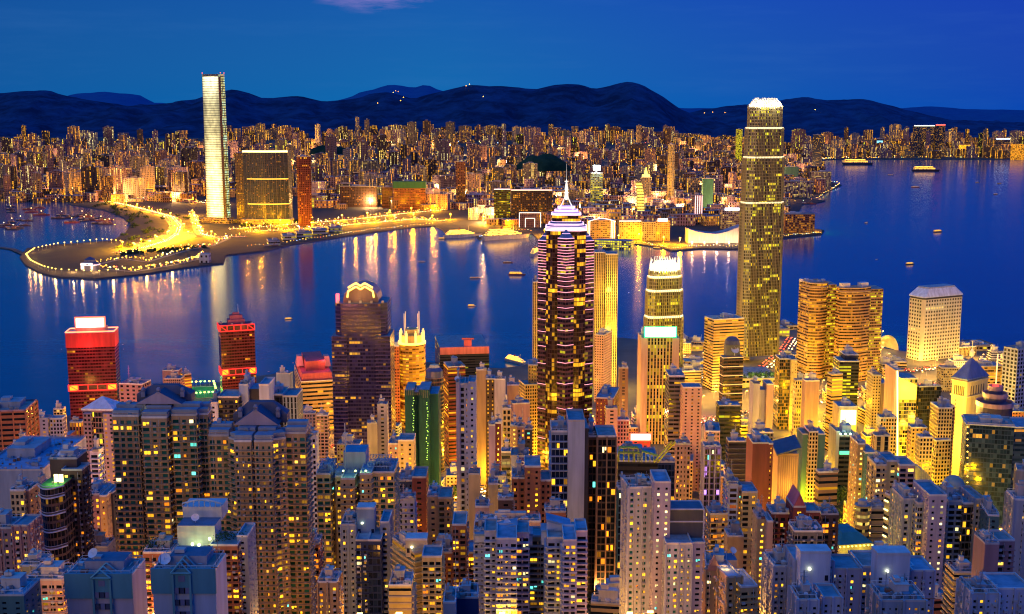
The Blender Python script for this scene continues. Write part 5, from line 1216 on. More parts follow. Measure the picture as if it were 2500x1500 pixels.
B('dark red block with a pink gabled roof and lit stair windows',[W_(1884,1940,1256,450,'dred:b:.06:y',d=18),W_(1936,1968,1240,444,'dred:x:.8:y',d=20,bay=5),W_(1966,2003,1252,450,'dred:b:.08:y',d=18)],name='apartment_tower',cat='apartment tower',extra=pinkgable,cap=30,short='the dark red gabled block')
B('dark roofed building with a large dish and white columns',W_(1939,2010,1300,400,'dgrey:b:.05:w',a=0,d=16),extra=lambda r,rs:dish(r,(rs[0][0][0].x+5,rs[0][0][0].y+5,rs[0][1]),2.0,.5),short='the columned dish building')
B('dark block with a few orange windows beside the columned dish building',W_(2006,2048,1258,470,'dbrown:b:.12:o'),short='the dark orange lit block',busy=2)
B('tan slim apartment tower with dense small balconies',W_(1734,1777,1258,500,'tan:b:.16:o',a=4),name='apartment_tower',cat='apartment tower',short='the tan slim tower')
B('blank tan slab lower down between the slim towers',W_(1777,1816,1312,470,'tan:v'),short='the blank tan slab')
B('white tower with red window bays joined to a pale grid tower',[W_(1780,1802,1186,590,'white:b:.04:r::brown',d=16),W_(1802,1812,1190,592,'pink:x:.7:y',d=14,bay=3),W_(1812,1850,1204,588,'cream:b:.08:y',d=16)],name='apartment_tower',cat='apartment tower',short='the red bayed white tower',busy=2)
def glassbox(root,rs):
    P=foot(1626,None,1719,1244,398,0,16); z0,z1=zt(1330,398),zt(1244,398); mb=MB(); mb.prism(P,z0,z1,0,1,6,8); mb.build('roof_cage',[plain((.07,.08,.10),.25,key='cage_glass'),plain((.08,.14,.2),.6)],root); mb=MB()
    for z in(z0,(z0*.35+z1*.65),z1):
        for i in range(4): mb.bar((*P[i],z),(*P[(i+1)%4],z),.28)
    for p in P: mb.bar((*p,z0),(*p,z1),.28)
    mb.build('roof_frame',PALE,root)
B('tall white apartment tower with a caged roof box and grey dotted stair slab',[W_(1535,1600,1194,402,'white:p:.12:y::teal',d=20,a=6),W_(1598,1638,1180,394,'lilac:x:.75:w',d=24,bay=4.5,fl=3.1),W_(1626,1690,1330,388,'white:p:.22:y::teal',d=18),W_(1688,1722,1328,392,'lilac:x:.08:y',d=18)],name='apartment_tower',cat='apartment tower',cap=110,extra=glassbox,short='the tall white caged tower',busy=2)
def girders(root,rs):
    ym=plain((.55,.62,.05),.6,key='yellow_steel'); z=rs[0][1]; P=rs[0][0]; L=P[1]-P[0]
    for k,(s0,s1,h) in enumerate(((0,.55,5),(.02,.5,8),(.6,1.0,6))):
        mb=MB(); a,b=P[0]+L*s0,P[0]+L*s1
        for o in(0,2.2): mb.bar((a.x,a.y+o,z+h),(b.x,b.y+o,z+h-2.5*(k==2)),.4)
        for t in range(5): p=a+(b-a)*t/4; mb.bar((p.x,p.y,z),(p.x,p.y,z+h-2.5*t/4*(k==2)),.3)
        mb.build('roof_girder',ym,root)
    p=P[1]-L*.1; mb=MB(); mb.bar((p.x,p.y,z),(p.x+9,p.y-4,z+13),.5); mb.bar((p.x+2,p.y,z),(p.x+11,p.y-4,z+13),.5); mb.build('crane_boom',ym,root)
    dish(root,(*(P[0]+L*.85+Vector((0,6))),z),1.8,-.4)
B('dark building with yellow roof girders, crane boom and one bright lit floor',W_(1509,1606,1128,620,'dark:h:.02:y:.0',a=-3,d=26),extra=girders,cap=12,short='the yellow girdered dark building')
B('dark roofed block cluttered with blue plant, right of the yellow girders',W_(1606,1648,1130,660,'navy:g:.06:y::blue'),short='the cluttered dark block',busy=4)
# --- near centre
def whitebal():
    Y=335; ws=[W_(1156,1183,1306,Y+2,'paleblue:p:.05:y',d=18),W_(1183,1212,1300,Y-3,'white:b:.10:y',d=18),W_(1212,1262,1318,Y-10,'white:b:.26:y',d=22),W_(1258,1292,1304,Y-2,'white:b:.24:y',d=18),W_(1292,1336,1312,Y+7,'taupe:b:.12:y',d=14),W_(1336,1378,1316,Y-6,'white:b:.20:y',d=20),W_(1376,1408,1322,Y-12,'white:b:.32:y',d=22),W_(1406,1434,1300,Y-2,'paleblue:b:.10:y',d=18)]
    for w in ws: w['e']='l'; w['ec']='white'; w['name']='bay_wing'
    def ex(root,rs):
        bl=plain((.22,.34,.46),.55,key='blue_roof_panel')
        for x0,x1,y,yb,a in((1215,1262,1286,1320,18),(1262,1300,1302,1320,-10),(1322,1352,1294,1318,6),(1336,1392,1276,1318,-22),(1398,1432,1290,1310,10),(1160,1200,1304,1312,0)):
            P=foot(x0,None,x1,y,Y+1,0,10); z=zt(y,Y+1); zb=zt(yb,Y); t=math.tan(R(a))*(P[1]-P[0]).length*.35; mb=MB()
            zs=[z-t,z+t,z+t,z-t]
            for i in range(4): j=(i+1)%4; mb.face([(*P[i],zb-2),(*P[j],zb-2),(*P[j],zs[j]),(*P[i],zs[i])],0)
            Q=scale_poly(P,1.08); mb.face([(*Q[i],zs[i]+.05) for i in range(4)],1); 
            for i in range(4): j=(i+1)%4; mb.face([(*Q[i],zs[i]-.6),(*Q[j],zs[j]-.6),(*Q[j],zs[j]+.05),(*Q[i],zs[i]+.05)],1)
            mb.build('roof_house',[plain((.5,.56,.64),.8),bl],root)
        dish(root,at(1238,1290,Y+4),1.2,.3)
    B('white balconied apartment block with jumbled blue roof houses, front centre',ws,name='apartment_block',cat='apartment block',cap=150,extra=ex,short='the white balcony block',busy=1)
whitebal()
def navy_tower():
    Y=370; ws=[W_(832,868,1284,Y,'bluegrey:p:.04:y',d=20),W_(868,898,1322,Y-6,'navy:b:.5:y',d=20),W_(898,930,1322,Y-6,'navy:g:.03:y::blue',d=20),W_(928,949,1278,Y,'bluegrey:p:.06:y',d=20)]
    B('narrow dark blue tower with a tall blue roof house and stacked lit rooms',ws,name='apartment_tower',cat='apartment tower',cap=50,extra=penthouse(871,914,1244,1322,Y+2,(.20,.30,.44)),short='the narrow dark blue tower')
navy_tower()
def yblue():
    Y=490; ws=[W_(772,806,1160,Y,'yellow:b:.22:y::teal',d=18),W_(806,818,1166,Y+4,'gold:x:.6:y',d=14,roof=False),W_(832,866,1172,Y-6,'cream:x:.1:y',d=18,bay=3.4),W_(866,880,1180,Y,'gold:x:.6:y',d=14,roof=False),W_(878,906,1160,Y-6,'cream:x:.12:y',d=18,bay=3.4),W_(906,962,1156,Y,'yellow:b:.14:y::teal',d=20),W_(818,834,1166,Y+1,'yellow:p:.3:y',d=14)]
    for w in ws: w['e']='l'; w['ec']='cream'; w['name']='bay_wing'
    def ex(root,rs):
        bl=plain((.34,.42,.50),.6)
        for x0,x1,y,yb in((774,812,1136,1162),(898,950,1126,1158),(912,958,1140,1158),(818,896,1148,1164)):
            P=foot(x0,None,x1,y,Y+4,0,10); mb=MB(); z,zb=zt(y,Y+4),zt(yb,Y); mb.prism(P,zb-1,zb+.5,0,0)
            n=7
            for k in range(n+1): p=P[0]+(P[1]-P[0])*k/n; mb.bar((*p,zb),(*p,z),.14); q=p+(P[3]-P[0]); mb.bar((*q,zb),(*q,z),.14); mb.bar((*p,z),(*q,z),.12)
            for zz in(z,(z+zb)/2): mb.bar((*P[0],zz),(*P[1],zz),.14); mb.bar((*P[3],zz),(*P[2],zz),.14)
            mb.build('roof_pergola',bl,root)
        P=foot(838,None,892,1098,Y+8,0,12); mb=MB(); mb.prism(P,zt(1160,Y),zt(1104,Y+8),0,1); mb.build('penthouse',[plain((.38,.38,.46),.8),plain((.12,.3,.42),.6)],root)
        p=P[0]+Vector((1,-.5)); mb=MB(); mb.bar((*p,zt(1150,Y)),(*p,zt(1045,Y)),.2); mb.build('mast',PALE,root)
        for x in(838,868,893): 
            p=at(x,1152,Y-2); mb=MB(); mb.lathe(p,[(0,0),(.4,.2),(.4,.6),(0,.8)],8); mb.build('lamp',emit((.8,1,.3),4),root); point_light((p.x,p.y-1.5,p.z+1),260,(.7,1,.25),.5,root)
    B('yellow lit apartment complex with pale pergola roofs and a mast',ws,name='apartment_tower',cat='apartment tower',cap=120,extra=ex,short='the pergola roofed complex')
yblue()
B('tall warm yellow block with stepped roof room, right of the narrow dark blue tower',[W_(958,1036,1352,350,'yellow:h:.22:y',1012,a=58,e='l',ec='yellow',fl=3.1),W_(1030,1078,1362,340,'yellow:b:.10:y',d=16)],name='apartment_block',cat='apartment block',cap=40,extra=penthouse(990,1042,1320,1360,352,(.55,.46,.3)),short='the warm yellow block')
B('red brown block with a taller stair tower and lit stacked rooms',[W_(1075,1104,1352,356,'brick:b:.10:o',d=18),W_(1104,1138,1284,350,'brick:b:.42:y',d=20),W_(1136,1160,1352,356,'brick:b:.22:y',d=18)],name='apartment_tower',cat='apartment tower',cap=45,short='the red brown stair tower')
B('low yellow terrace block beside the narrow dark blue tower, at the bottom',W_(949,1004,1432,300,'yellow:h:.25:y',e='l',ec='cream'),name='apartment_block',short='the low yellow terrace')
B('dark navy roof block at the bottom centre',W_(1116,1168,1462,262,'navy:v',d=12),short='the navy roof block',busy=2)
B('grey sloping roof house left of the navy roof block',W_(1082,1112,1474,255,'bluegrey:v'),short='the grey roof house')
B('tan balconied tower with a crenellated top, behind the red brown stair tower',[W_(1043,1070,1214,560,'tan:x:.2:y',d=16),W_(1070,1102,1218,556,'tan:b:.14:y',d=16)],name='apartment_tower',cat='apartment tower',short='the crenellated tan tower')
B('slim sand coloured blank tower with a blue roof crown',W_(1144,1172,1160,540,'cream:v'),short='the sand coloured tower')
B('short pale yellow blank tower next to the letter P block',W_(1192,1216,1184,560,'yellow:v'),short='the short yellow tower')
B('deep red slab joined to a navy roofed block',[W_(972,1008,1176,600,'navy:p:.06:y',d=18),W_(1006,1040,1168,596,'dred:x:.14:o',d=18)],short='the deep red slab')
B('white small walk-up with dark windows below the deep red slab',W_(968,1012,1222,540,'white:b:.04:y'),short='the dark windowed walk-up',busy=2)
B('long low building with a navy tank roof and pink walls',[W_(1160,1320,1276,450,'pink:q:.05:y',d=14)],name='low_block',short='the long pink walled building',busy=4)
B('orange brick block with a blue flat roof beside the white panelled tower',W_(1330,1382,1252,470,'brick:x:.2:y'),short='the orange brick block')
B('dark tank topped block behind the long pink walled building',W_(1216,1254,1222,520,'dbrown:x:.1:y'),short='the tank topped block',busy=4)
B('pink walled villa block with a round window',W_(1160,1194,1240,500,'pink:x:.1:y'),short='the round windowed villa')
B('white tiered block with planted terraces next to the short yellow tower',W_(1196,1236,1166,640,'white:b:.1:y',e='l',ec='white'),short='the planted tiered block')
# --- near left
def balc():
    Y=400; c=at(142,1190,Y); root=None
    ws=[W_(121,187,1122,Y+8,'dbrown:v',d=18),W_(150,200,1150,Y+4,'dbrown:b:.10:o',d=14)]
    def ex(root,rs):
        P=foot(97,None,152,1186,Y-6,0,16); z=zt(1186,Y-6); g=G(Y)-5; L=P[1]-P[0]; Q=bowed(P,3.2,8); mb=MB(); mb.prism(Q,g,z,0,1,2.6,3.1); mb.build('bowed_wing',[facade((.12,.08,.07),GLASS['dark'],.8,.7,.10,'y',.9),plain((.04,.25,.05),.9,key='lawn_roof')],root)
        k=0; zz=z
        while zz>CH-.47*Y:
            mb=MB(); QQ=bowed([P[0]-Vector((.6,0)),P[1]+Vector((.6,0)),P[2],P[3]],4.2,8)[:9]
            for a,b in zip(QQ,QQ[1:]): mb.bar((*a,zz),(*b,zz),.28)
            for a,b in zip(QQ,QQ[1:]): mb.bar((*a,zz+1),(*b,zz+1),.10)
            mb.build('balcony',plain((.62,.58,.62),.6),root); zz-=6.2 if k else 3.4; k+=1
        for x in(138,150):
            p=at(x,1180,Y-2); mb=MB(); mb.box((p.x,p.y,p.z),(1.4,.4,3.2)); mb.build('lit_door',emit((1,.9,.35),3),root); point_light((p.x,p.y-3,p.z+2),320,(.9,1,.3),.5,root)
    B('dark brown tower with bowed white balconies and a lit lawn terrace',ws,name='apartment_tower',cat='apartment tower',extra=ex,cap=25,short='the bowed balcony tower')
balc()
B('hall with broad light blue roof sheets at the left edge',W_(-60,104,1150,560,'bluegrey:v',d=60,rm=plain((.20,.36,.55),.35,key='blue_sheet')),name='market_hall',cat='hall',short='the blue roofed hall',busy=2)
B('cream tower with a dark flat roof and gridded wall at the left edge',[W_(24,58,1200,450,'cream:q:.05:y',d=18),W_(56,71,1200,452,'brown:x:.1:y',d=16)],name='apartment_tower',cat='apartment tower',short='the gridded cream tower')
B('orange lit slab beside the bowed balcony tower',W_(83,97,1190,480,'gold:x:.3:o'),short='the orange lit slab')
B('brown tower with a bright orange lit stair edge, left of the farther gabled tower',[W_(203,243,1210,500,'mauve:p:.12:y',d=16),W_(243,259,1214,498,'gold:x:.6:o',d=16,bay=3),W_(258,275,1206,504,'dark:x:.05:y',d=14)],name='apartment_tower',cat='apartment tower',short='the orange edged tower')
B('plum walled block with sloping blue roofs at the left edge',[W_(-40,36,1292,370,'mauve:p:.14:y',d=18),W_(30,69,1286,366,'mauve:p:.18:y',d=18)],name='apartment_block',cat='apartment block',short='the plum sloping block',busy=2)
B('small yellow lit block with an arched white roof beside it',W_(50,98,1384,330,'yellow:p:.12:y'),short='the small yellow block')
B('beige block with blue roof and two lit windows, lower left',W_(62,152,1418,290,'pink:b:.16:y',d=16),name='apartment_block',cat='apartment block',short='the beige lower block',busy=2)
B('dark teal roofs with planters at the bottom left corner',W_(-40,58,1456,250,'teal:x:.1:y',d=16),name='low_block',short='the teal corner roofs',busy=4)
B('low tangle of white roof rooms under the orange edged tower',W_(205,262,1338,420,'white:x:.2:y'),short='the white roof rooms',busy=4)
def gableblock(label,x0,x1,yt,xg,yg,Y,lit,short,pink):
    def ex(root,rs):
        P,z,g=rs[0]; tl=plain((.07,.24,.33),.5,key='teal_cladding'); L=P[1]-P[0]; d=L.normalized(); n=Vector((d.y,-d.x))
        m=(P[0]+P[1])/2+n*.25; zc=zt(yt+52,Y); mb=MB(); mb.box((m.x,m.y,zc),(L.length+.4,.5,z-zc+.9),math.atan2(d.y,d.x)); mb.build('teal_cladding',tl,root)
        gx=at(xg,yt,Y).x; w=(at(xg+24,yt,Y).x-gx); za=zt(yg,Y); mb=MB()
        for k in range(3):
            o=n*(1.0+.0)-n*k*2.2; a,b,q=Vector((gx-w,P[0].y))+o,Vector((gx+w,P[0].y))+o,Vector((gx,P[0].y))+o
            mb.bar((*a,z),(*q,za),.22); mb.bar((*b,z),(*q,za),.22); mb.bar((*a,z),(*b,z),.2)
        mb.build('gable_frame',plain((.14,.42,.5),.5),root)
        for r in range(4):
            for c in(-1,0,1):
                p=Vector((gx+c*w*.55,P[0].y))+n*.55; mb=MB(); zz=z-2.2-r*2.9
                if r==0 and c: continue
                mb.box((p.x,p.y,zz),(1.5,.15,1.4)); mb.build('window',plain((.05,.06,.12),.2) if (r+c)%2 else plain((.16,.17,.3),.3),root)
        mb=MB()
        for c in(-1.1,1.1): mb.box((gx+c*w*.8,P[0].y-.75,z-13),(.5,.3,12.5))
        mb.build('facade_trim',plain((.10,.30,.36),.5),root)
        mb=MB(); Q=scale_poly(P,.6); mb.prism([q+Vector((0,2)) for q in Q],z,z+2.2,0,1); mb.build('roof_house',[plain((.35,.36,.42),.8),plain((.10,.16,.24),.7)],root)
        p=Vector((at(x0+ (60 if pink else 22),yt,Y).x,P[0].y+3)); dish(root,(p.x,p.y,z+ (3 if pink else 0)),1.25 if pink else 1.4,-.35 if pink else .3)
        if lit: point_light((P[0].x+L.x*.75,P[0].y-5,z-22),420,(1,.55,.3),1,root)
    B(label,W_(x0,x1,yt,Y,'paleblue:v' if not pink else 'lilac:v',d=18),name='apartment_block',cat='apartment block',roof=True,extra=ex,short=short,busy=0)
gableblock('lilac walled block with a teal gabled top, bottom left',160,321,1408,249,1388,262,True,'the lilac teal gabled block',True)
gableblock('pale blue walled block with a teal gabled top and large dish',371,525,1396,444,1370,255,False,'the pale blue teal gabled block',False)
def arch_block():
    Y=345; ws=[W_(349,418,1352,Y,'brick:b:.14:y',d=18),W_(414,514,1360,Y-6,'brick:x:.1:y',d=18,bay=3),W_(512,580,1334,Y,'brick:b:.20:y',d=20),W_(578,604,1312,Y+4,'bluegrey:x:.06:y',d=20)]
    def ex(root,rs):
        P=foot(432,None,524,1284,Y+4,0,14); z0,z1=zt(1348,Y),zt(1284,Y+4); mb=MB(); mb.prism(P,z0-1,z1,0,1); mb.build('penthouse',[plain((.50,.56,.52),.8),plain((.10,.18,.28),.6)],root)
        A=[p+Vector((0,8)) for p in scale_poly(P,1.05)]; mb=MB(); mb.prism(A,z1-1,z1+3.5,0,0); L=A[1]-A[0]
        for k in range(8): mb.bar((*(A[0]+L*k/7),z1+3.5),(*(A[0]+L*k/7),z1+4.6+1.2*math.sin(math.pi*k/7)),.15)
        for k in range(7): mb.bar((*(A[0]+L*k/7),z1+4.6+1.2*math.sin(math.pi*k/7)),(*(A[0]+L*(k+1)/7),z1+4.6+1.2*math.sin(math.pi*(k+1)/7)),.3)
        mb.build('arched_screen',plain((.42,.55,.6),.6),root)
        dish(root,(P[0].x+5,P[0].y+3,z1),1.25,.2)
        for x,y in((470,1333),(486,1335),(512,1320)):
            p=at(x,y,Y+2.5); mb=MB(); mb.lathe(p,[(0,0),(.45,.3),(.45,.8),(0,1.1)],8); mb.build('lamp',emit((.9,1,.4),6),root)
        point_light(at(471,1333,Y-1),300,(.85,1,.35),.5,root); point_light(at(510,1325,Y-1),160,(.9,1,.3),.5,root)
        L=rs[1][0][1]-rs[1][0][0]; z=rs[1][1]; a=rs[1][0][0]; mb=MB()
        for k in range(10): mb.bar((*(a+L*k/10+Vector((0,-.4))),z+2.4*math.sin(math.pi*k/10)),(*(a+L*(k+1)/10+Vector((0,-.4))),z+2.4*math.sin(math.pi*(k+1)/10)),.5)
        mb.build('arched_cornice',plain((.6,.58,.55),.7),root)
        for x0,x1 in((356,410),(530,592)):
            for k in range(9):
                p=at(rnd.uniform(x0,x1),1338 if x0<500 else 1306,Y+rnd.uniform(3,9)); z=(rs[0] if x0<500 else rs[2])[1]; mb=MB()
                for j in range(26):
                    o=Vector((rnd.gauss(0,.8),rnd.gauss(0,.8),rnd.uniform(.2,2.4))); s=.35; a=Vector((p.x,p.y,z))+o; u=Vector((rnd.uniform(-1,1),rnd.uniform(-1,1),rnd.uniform(-1,1))).normalized()*s; v=u.orthogonal().normalized()*s; mb.face([a,a+u,a+u+v,a+v])
                mb.build('roof_shrub',plain((.02,.07,.02),.9),root)
    B('pink brick block with planted terraces and a green lit arched penthouse',ws,name='apartment_block',cat='apartment block',cap=60,extra=ex,short='the arched penthouse block',busy=1)
arch_block()
B('slim dark tower with white window frames between gabled tower and pergola complex',W_(748,772,1066,640,'white:q:.10:y'),name='apartment_tower',cat='apartment tower',short='the slim white framed tower',busy=2)
B('brown block with a leaning roof edge beneath the slim white framed tower',W_(747,778,1330,430,'brick:b:.2:o'),short='the leaning roofed brown block')
B('grey green windowed block at the bottom beside the narrow dark blue tower',W_(775,824,1424,330,'taupe:p:.22:y',d=14),name='apartment_block',cat='apartment block',short='the grey green lower block')

B('low golden lit terminal block between the spiky crowned tower and the golden brown block',W_(1672,1724,884,1540,'gold:o:.4:y:.4'),name='waterfront_block',cat='building',short='the golden terminal block',busy=2)
B('long low waterside block in front of the golden terminal block',W_(1664,1712,908,1440,'tan:h:.35:y:.3',a=6),name='waterfront_block',cat='building',short='the long waterside block',busy=2)
B('lit post office like block at the right foot of the tallest tower',W_(1908,1950,868,1600,'yellow:o:.5:y:.4'),name='waterfront_block',cat='building',short='the lit block by the tallest tower',busy=2)
B('low yellow block between the bronze twins and the porthole block',W_(2166,2214,884,1560,'yellow:h:.4:o:.3',a=-6),name='waterfront_block',cat='building',short='the low yellow block',busy=2)
B('second low block with orange lit floors between the bronze twins and the porthole block',W_(2168,2206,906,1440,'tan:o:.4:o:.4',a=5),name='waterfront_block',cat='building',short='the orange floored low block',busy=2)
B('stone block with lit arcades at the right foot of the porthole block',W_(2300,2340,900,1420,'cream:q:.4:l'),name='waterfront_block',cat='building',short='the arcaded stone block',busy=2)
# ================================================================ THE FAR SHORE
ORD='first second third fourth fifth sixth seventh eighth ninth tenth eleventh twelfth'.split()
SECT=[(-60,120,'at the left edge'),(120,260,'behind the boat shelter'),(260,400,'behind the glowing toll road'),(400,548,'beside the stripe lit skyscraper'),(548,700,'behind the curved dark block'),
 (700,830,'behind the dark red tower'),(830,960,'beyond the white sheds'),(960,1110,'behind the green roofed block'),(1110,1260,'behind the liner pier'),(1260,1400,'beyond the neon tower spire'),(1400,1520,'beyond the white floodlight'),
 (1520,1660,'around the golden gridded tower'),(1660,1840,'close left of the claw crown'),(1840,2060,'right of the claw crown'),(2060,2220,'beyond the long gold ferry'),(2220,2380,'beyond the pointed gold ferry'),(2380,2700,'at the right edge')]
TONES=[('pinkish',(.36,.20,.17)),('tan',(.36,.26,.16)),('pale',(.46,.36,.29)),('mauve',(.30,.19,.25)),('brown',(.17,.10,.075)),('dark',(.06,.05,.06))]
FB=[];FMAT={}
def kx(X,Y): return 1250+X/Y*F*cP*1.0
def fm(t,lit,lc):
    k=(t,lit,lc)
    if k not in FMAT: FMAT[k]=facade(TONES[t][1],GLASS['brown'],.44,.7,lit*.6,lc,1.8,.15,.8,True,4,.2,True)
    return FMAT[k]
def clash(X,Y,w):
    return any(abs(X-a)<(w+b)*.55 and abs(Y-c)<(w+b)*.6 for a,c,b in FB)
def far_tower(x,Y,h,row,rr,slab=None):
    X=(x-1250)/F*Y*1.02; w=rr.uniform(26,38) if rr.random()<.5 else rr.uniform(45,100)
    if Y>9000: w*=1.2
    for _ in range(6):
        if not clash(X,Y,w): break
        X+=rr.uniform(-60,60); Y+=rr.uniform(-90,90)
    FB.append((X,Y,w)); g=KG(X,Y); d=rr.uniform(16,26)
    t=rr.choices(range(6),[26,22,18,14,14,6])[0]; lit=rr.choice([.12,.2,.3,.42]); lc=rr.choices('ylogw',[50,18,18,8,6])[0]
    root=thing('high_rise',None,'high-rise',(X,Y,g),'high-rises across the harbour'); an=rr.uniform(-.5,.5); m=fm(t,lit,lc); mb=MB(); cs,sn=math.cos(an),math.sin(an)
    loc=lambda u,v:Vector((X+u*cs-v*sn,Y+u*sn+v*cs)); bay,fl=(6.,8.) if Y<6500 else (8.,11.)
    def blk(u0,u1,v0,v1,z): mb.prism([loc(u0,v0),loc(u1,v0),loc(u1,v1),loc(u0,v1)],g-6,g+z,0,1,bay,fl)
    if w>37:
        n=max(2,int(w/15))
        for k in range(n):
            u=-w/2+w*k/n; blk(u+.8,u+w/n-.8,-d/2-(2 if k%2 else 0),d/2,h*(1 if k%3 else .97))
        blk(-w/2+1,w/2-1,-d/2+3,d/2-3,h*.96)
    else:
        blk(-w*.5,-w*.14,-d*.32,d*.32,h); blk(w*.14,w*.5,-d*.32,d*.32,h*.985); blk(-w*.2,w*.2,-d*.5,d*.5,h*.99)
    mb.build('body',[m,ROOF[1]],root)
    mb=MB(); q=loc(0,0); mb.box((q.x,q.y,g+h*.985),(w*.28,d*.3,h*.015+rr.uniform(4,8)),an); mb.build('roof_room',plain((.3,.26,.24),.8),root)
    FT.append((root,kx(X,Y),Y,t,lit,w,row,h))
FT=[]
# --- named far buildings first (photograph pixels, distance by the ground line)
def FBX(label,x0,x1,yt,yb,mats,name='waterfront_block',cat='building',a=0,d=30,bay=6,fl=6,z=3,xm=None,more=None,parts=True):
    b=sea((x0+x1)/2,yb,z); Y=b.y; P=foot(x0,xm,x1,yt,Y,a,d); c=(P[0]+P[2])/2; root=thing(name,label,cat,(c.x,c.y,z)); zz=zt(yt,Y); mb=MB()
    mb.prism(P,z-4,zz,0,1,bay,fl); mb.build('body',[mats,ROOF[1]],root); FB.append((c.x,c.y,(P[1]-P[0]).length+10))
    if parts: roof_kit(root,P,zz,int(x0)+3,parapet=2.2,ptrim=plain((.3,.27,.25),.7))
    if more: more(root,P,zz,Y)
    return root
def fac(w,lit,lc='y',st=1.2,ww=.55,wh=.6,row=.04,gl='brown'): return facade(w,GLASS[gl],ww,wh,lit,lc,st,row,.8,True,4)
def line_light(root,a,b,r,m,name='lit_cornice'):
    mb=MB(); mb.bar(a,b,r); mb.build(name,m,root)
WARMW=emit((1,.74,.36),2.0); YEL=emit((1,.60,.08),2.0); PINKW=emit((1,.62,.50),1.4)
def union():
    b=sea(640,547,3); Y=b.y; P=foot(592,None,702,372,Y,0,60); Q=bowed(P,14,12); z=zt(370,Y); c=(P[0]+P[2])/2; root=thing('apartment_tower','wide curved dark residential block with a lit roof edge, beside the stripe lit skyscraper','apartment block',(c.x,c.y,3))
    mb=MB(); mb.prism(Q,-1,z,0,1,5,5); mb.build('body',[facade((.025,.03,.06),GLASS['blue'],.5,.6,.11,'y',1.0,.0,.4,True,2),ROOF[0]],root)
    mb=MB()
    for i in range(0,13,1): mb.bar((*Q[i],3),(*Q[i],z+2),.9)
    mb.build('facade_rib',plain((.07,.07,.10),.6),root)
    for y,m,r in((370,WARMW,3.0),(437,YEL,1.0),(498,YEL,1.0)):
        mb=MB(); zz=zt(y,Y)
        for i in range(1 if y>370 else 0,12): mb.bar((*(Q[i]+Vector((0,-1))),zz),(*(Q[i+1]+Vector((0,-1))),zz),r)
        mb.build('lit_cornice',m,root)
    P2=foot(573,None,592,378,Y+15,0,50); mb=MB(); mb.prism(P2,-1,z-4,0,1,5,5); mb.build('side_wing',[fac((.08,.07,.08),.2),ROOF[0]],root)
    mb=MB(); mb.prism([p+Vector((0,-25)) for p in scale_poly(P,1.1)],-1,20,0,1,6,6); mb.build('podium',[fac((.35,.28,.16),.6,'g',1.2,.9,.4),ROOF[1]],root); FB.append((c.x,c.y,170))
union()
FBX('dark red twin ridged tower right of the curved dark block',704,758,384,553,fac((.12,.035,.03),.12),'apartment_tower','tower',xm=728,a=25)
def greenroof2(root,P,z,Y):
    mb=MB(); mb.prism(scale_poly(P,1.03),z-22,z+4,0,0); mb.build('green_cladding',plain((.012,.10,.06),.8),root)
FBX('red brown waterfront block wrapped in dark green at the roof',960,1038,446,512,fac((.22,.08,.05),.25,'o',.7,.8,.5),d=50,more=greenroof2)
FBX('red brown shed block left of the green roofed one',932,958,458,508,fac((.22,.08,.05),.15,'o',.6,.8,.5))
FBX('dark teal terrace of blocks beyond the white sheds',830,920,456,506,fac((.08,.05,.05),.10,'o'))
FBX('tall thin dark red tower behind the liner pier',1113,1136,396,506,fac((.16,.07,.05),.2,'o'),'apartment_tower','tower')
def roofline(root,P,z,Y): line_light(root,(*P[0],z+2),(*P[1],z+2),1.6,PINKW)
FBX('dark waterfront offices with a green glazed end and lit roofline',1206,1246,464,545,fac((.03,.06,.05),.22,'g',.9,.9,.6),d=50,more=roofline)
FBX('dark long waterfront office block with a pale lit roofline, left of the neon tower spire',1248,1348,466,545,fac((.035,.03,.045),.22,'o',1.0),d=50,more=roofline)
def archn(root,P,z,Y):
    a,b=P[0],P[1]; L=b-a; e=emit((1,.78,.62),1.6)
    for s,h in((0,1),(.28,.62)):
        p,q=a+L*s+Vector((0,-1)),b-L*s+Vector((0,-1)); zz=4+(z-4)*h
        line_light(root,(*p,4),(*p,zz),1.0,e,'neon_outline'); line_light(root,(*q,4),(*q,zz),1.0,e,'neon_outline'); line_light(root,(*p,zz),(*q,zz),1.0,e,'neon_outline')
FBX('purple grey gatehouse like terminal outlined twice in white neon',1268,1320,520,556,fac((.20,.12,.14),.05),more=archn,parts=False)
def hotel(root,P,z,Y):
    a,b=P[0],P[1]; L=b-a; e=emit((1,.70,.58),1.7); n=10
    for k in range(n):
        s,t=k/n,(k+1)/n; line_light(root,(*(a+L*s+Vector((0,-2))),z-4+9*math.sin(math.pi*s)),(*(a+L*t+Vector((0,-2))),z-4+9*math.sin(math.pi*t)),1.1,e,'neon_outline')
    for s in(.0,.06,.84,.9,.96): line_light(root,(*(a+L*s+Vector((0,-2))),5),(*(a+L*s+Vector((0,-2))),z-3),.9,e,'neon_outline')
FBX('curved roofed harbour hotel outlined in pale neon right of the neon tower',1436,1503,538,584,fac((.34,.26,.16),.45,'y',1.0,.8,.45,.1),more=hotel,parts=False,d=45)
def topneon(root,P,z,Y): line_light(root,(*P[0],z+1),(*P[1],z+1),1.2,emit((1,.7,.6),1.7))
FBX('long tan harbour block with a lit roof edge beside the neon outlined hotel',1512,1566,541,584,fac((.32,.25,.17),.4,'l',.9),more=topneon)
FBX('grey harbour block next to the tan one',1568,1601,544,588,fac((.30,.27,.20),.25,'l',.9))
def rsign(root,P,z,Y): sign_box(root,1606,1630,534,541,Y-2,emit((1,.75,.7),2.2),name='sign')
FBX('salmon waterfront hotel with a pink roof sign',1601,1636,541,588,fac((.42,.24,.14),.4,'o',.9),more=rsign)
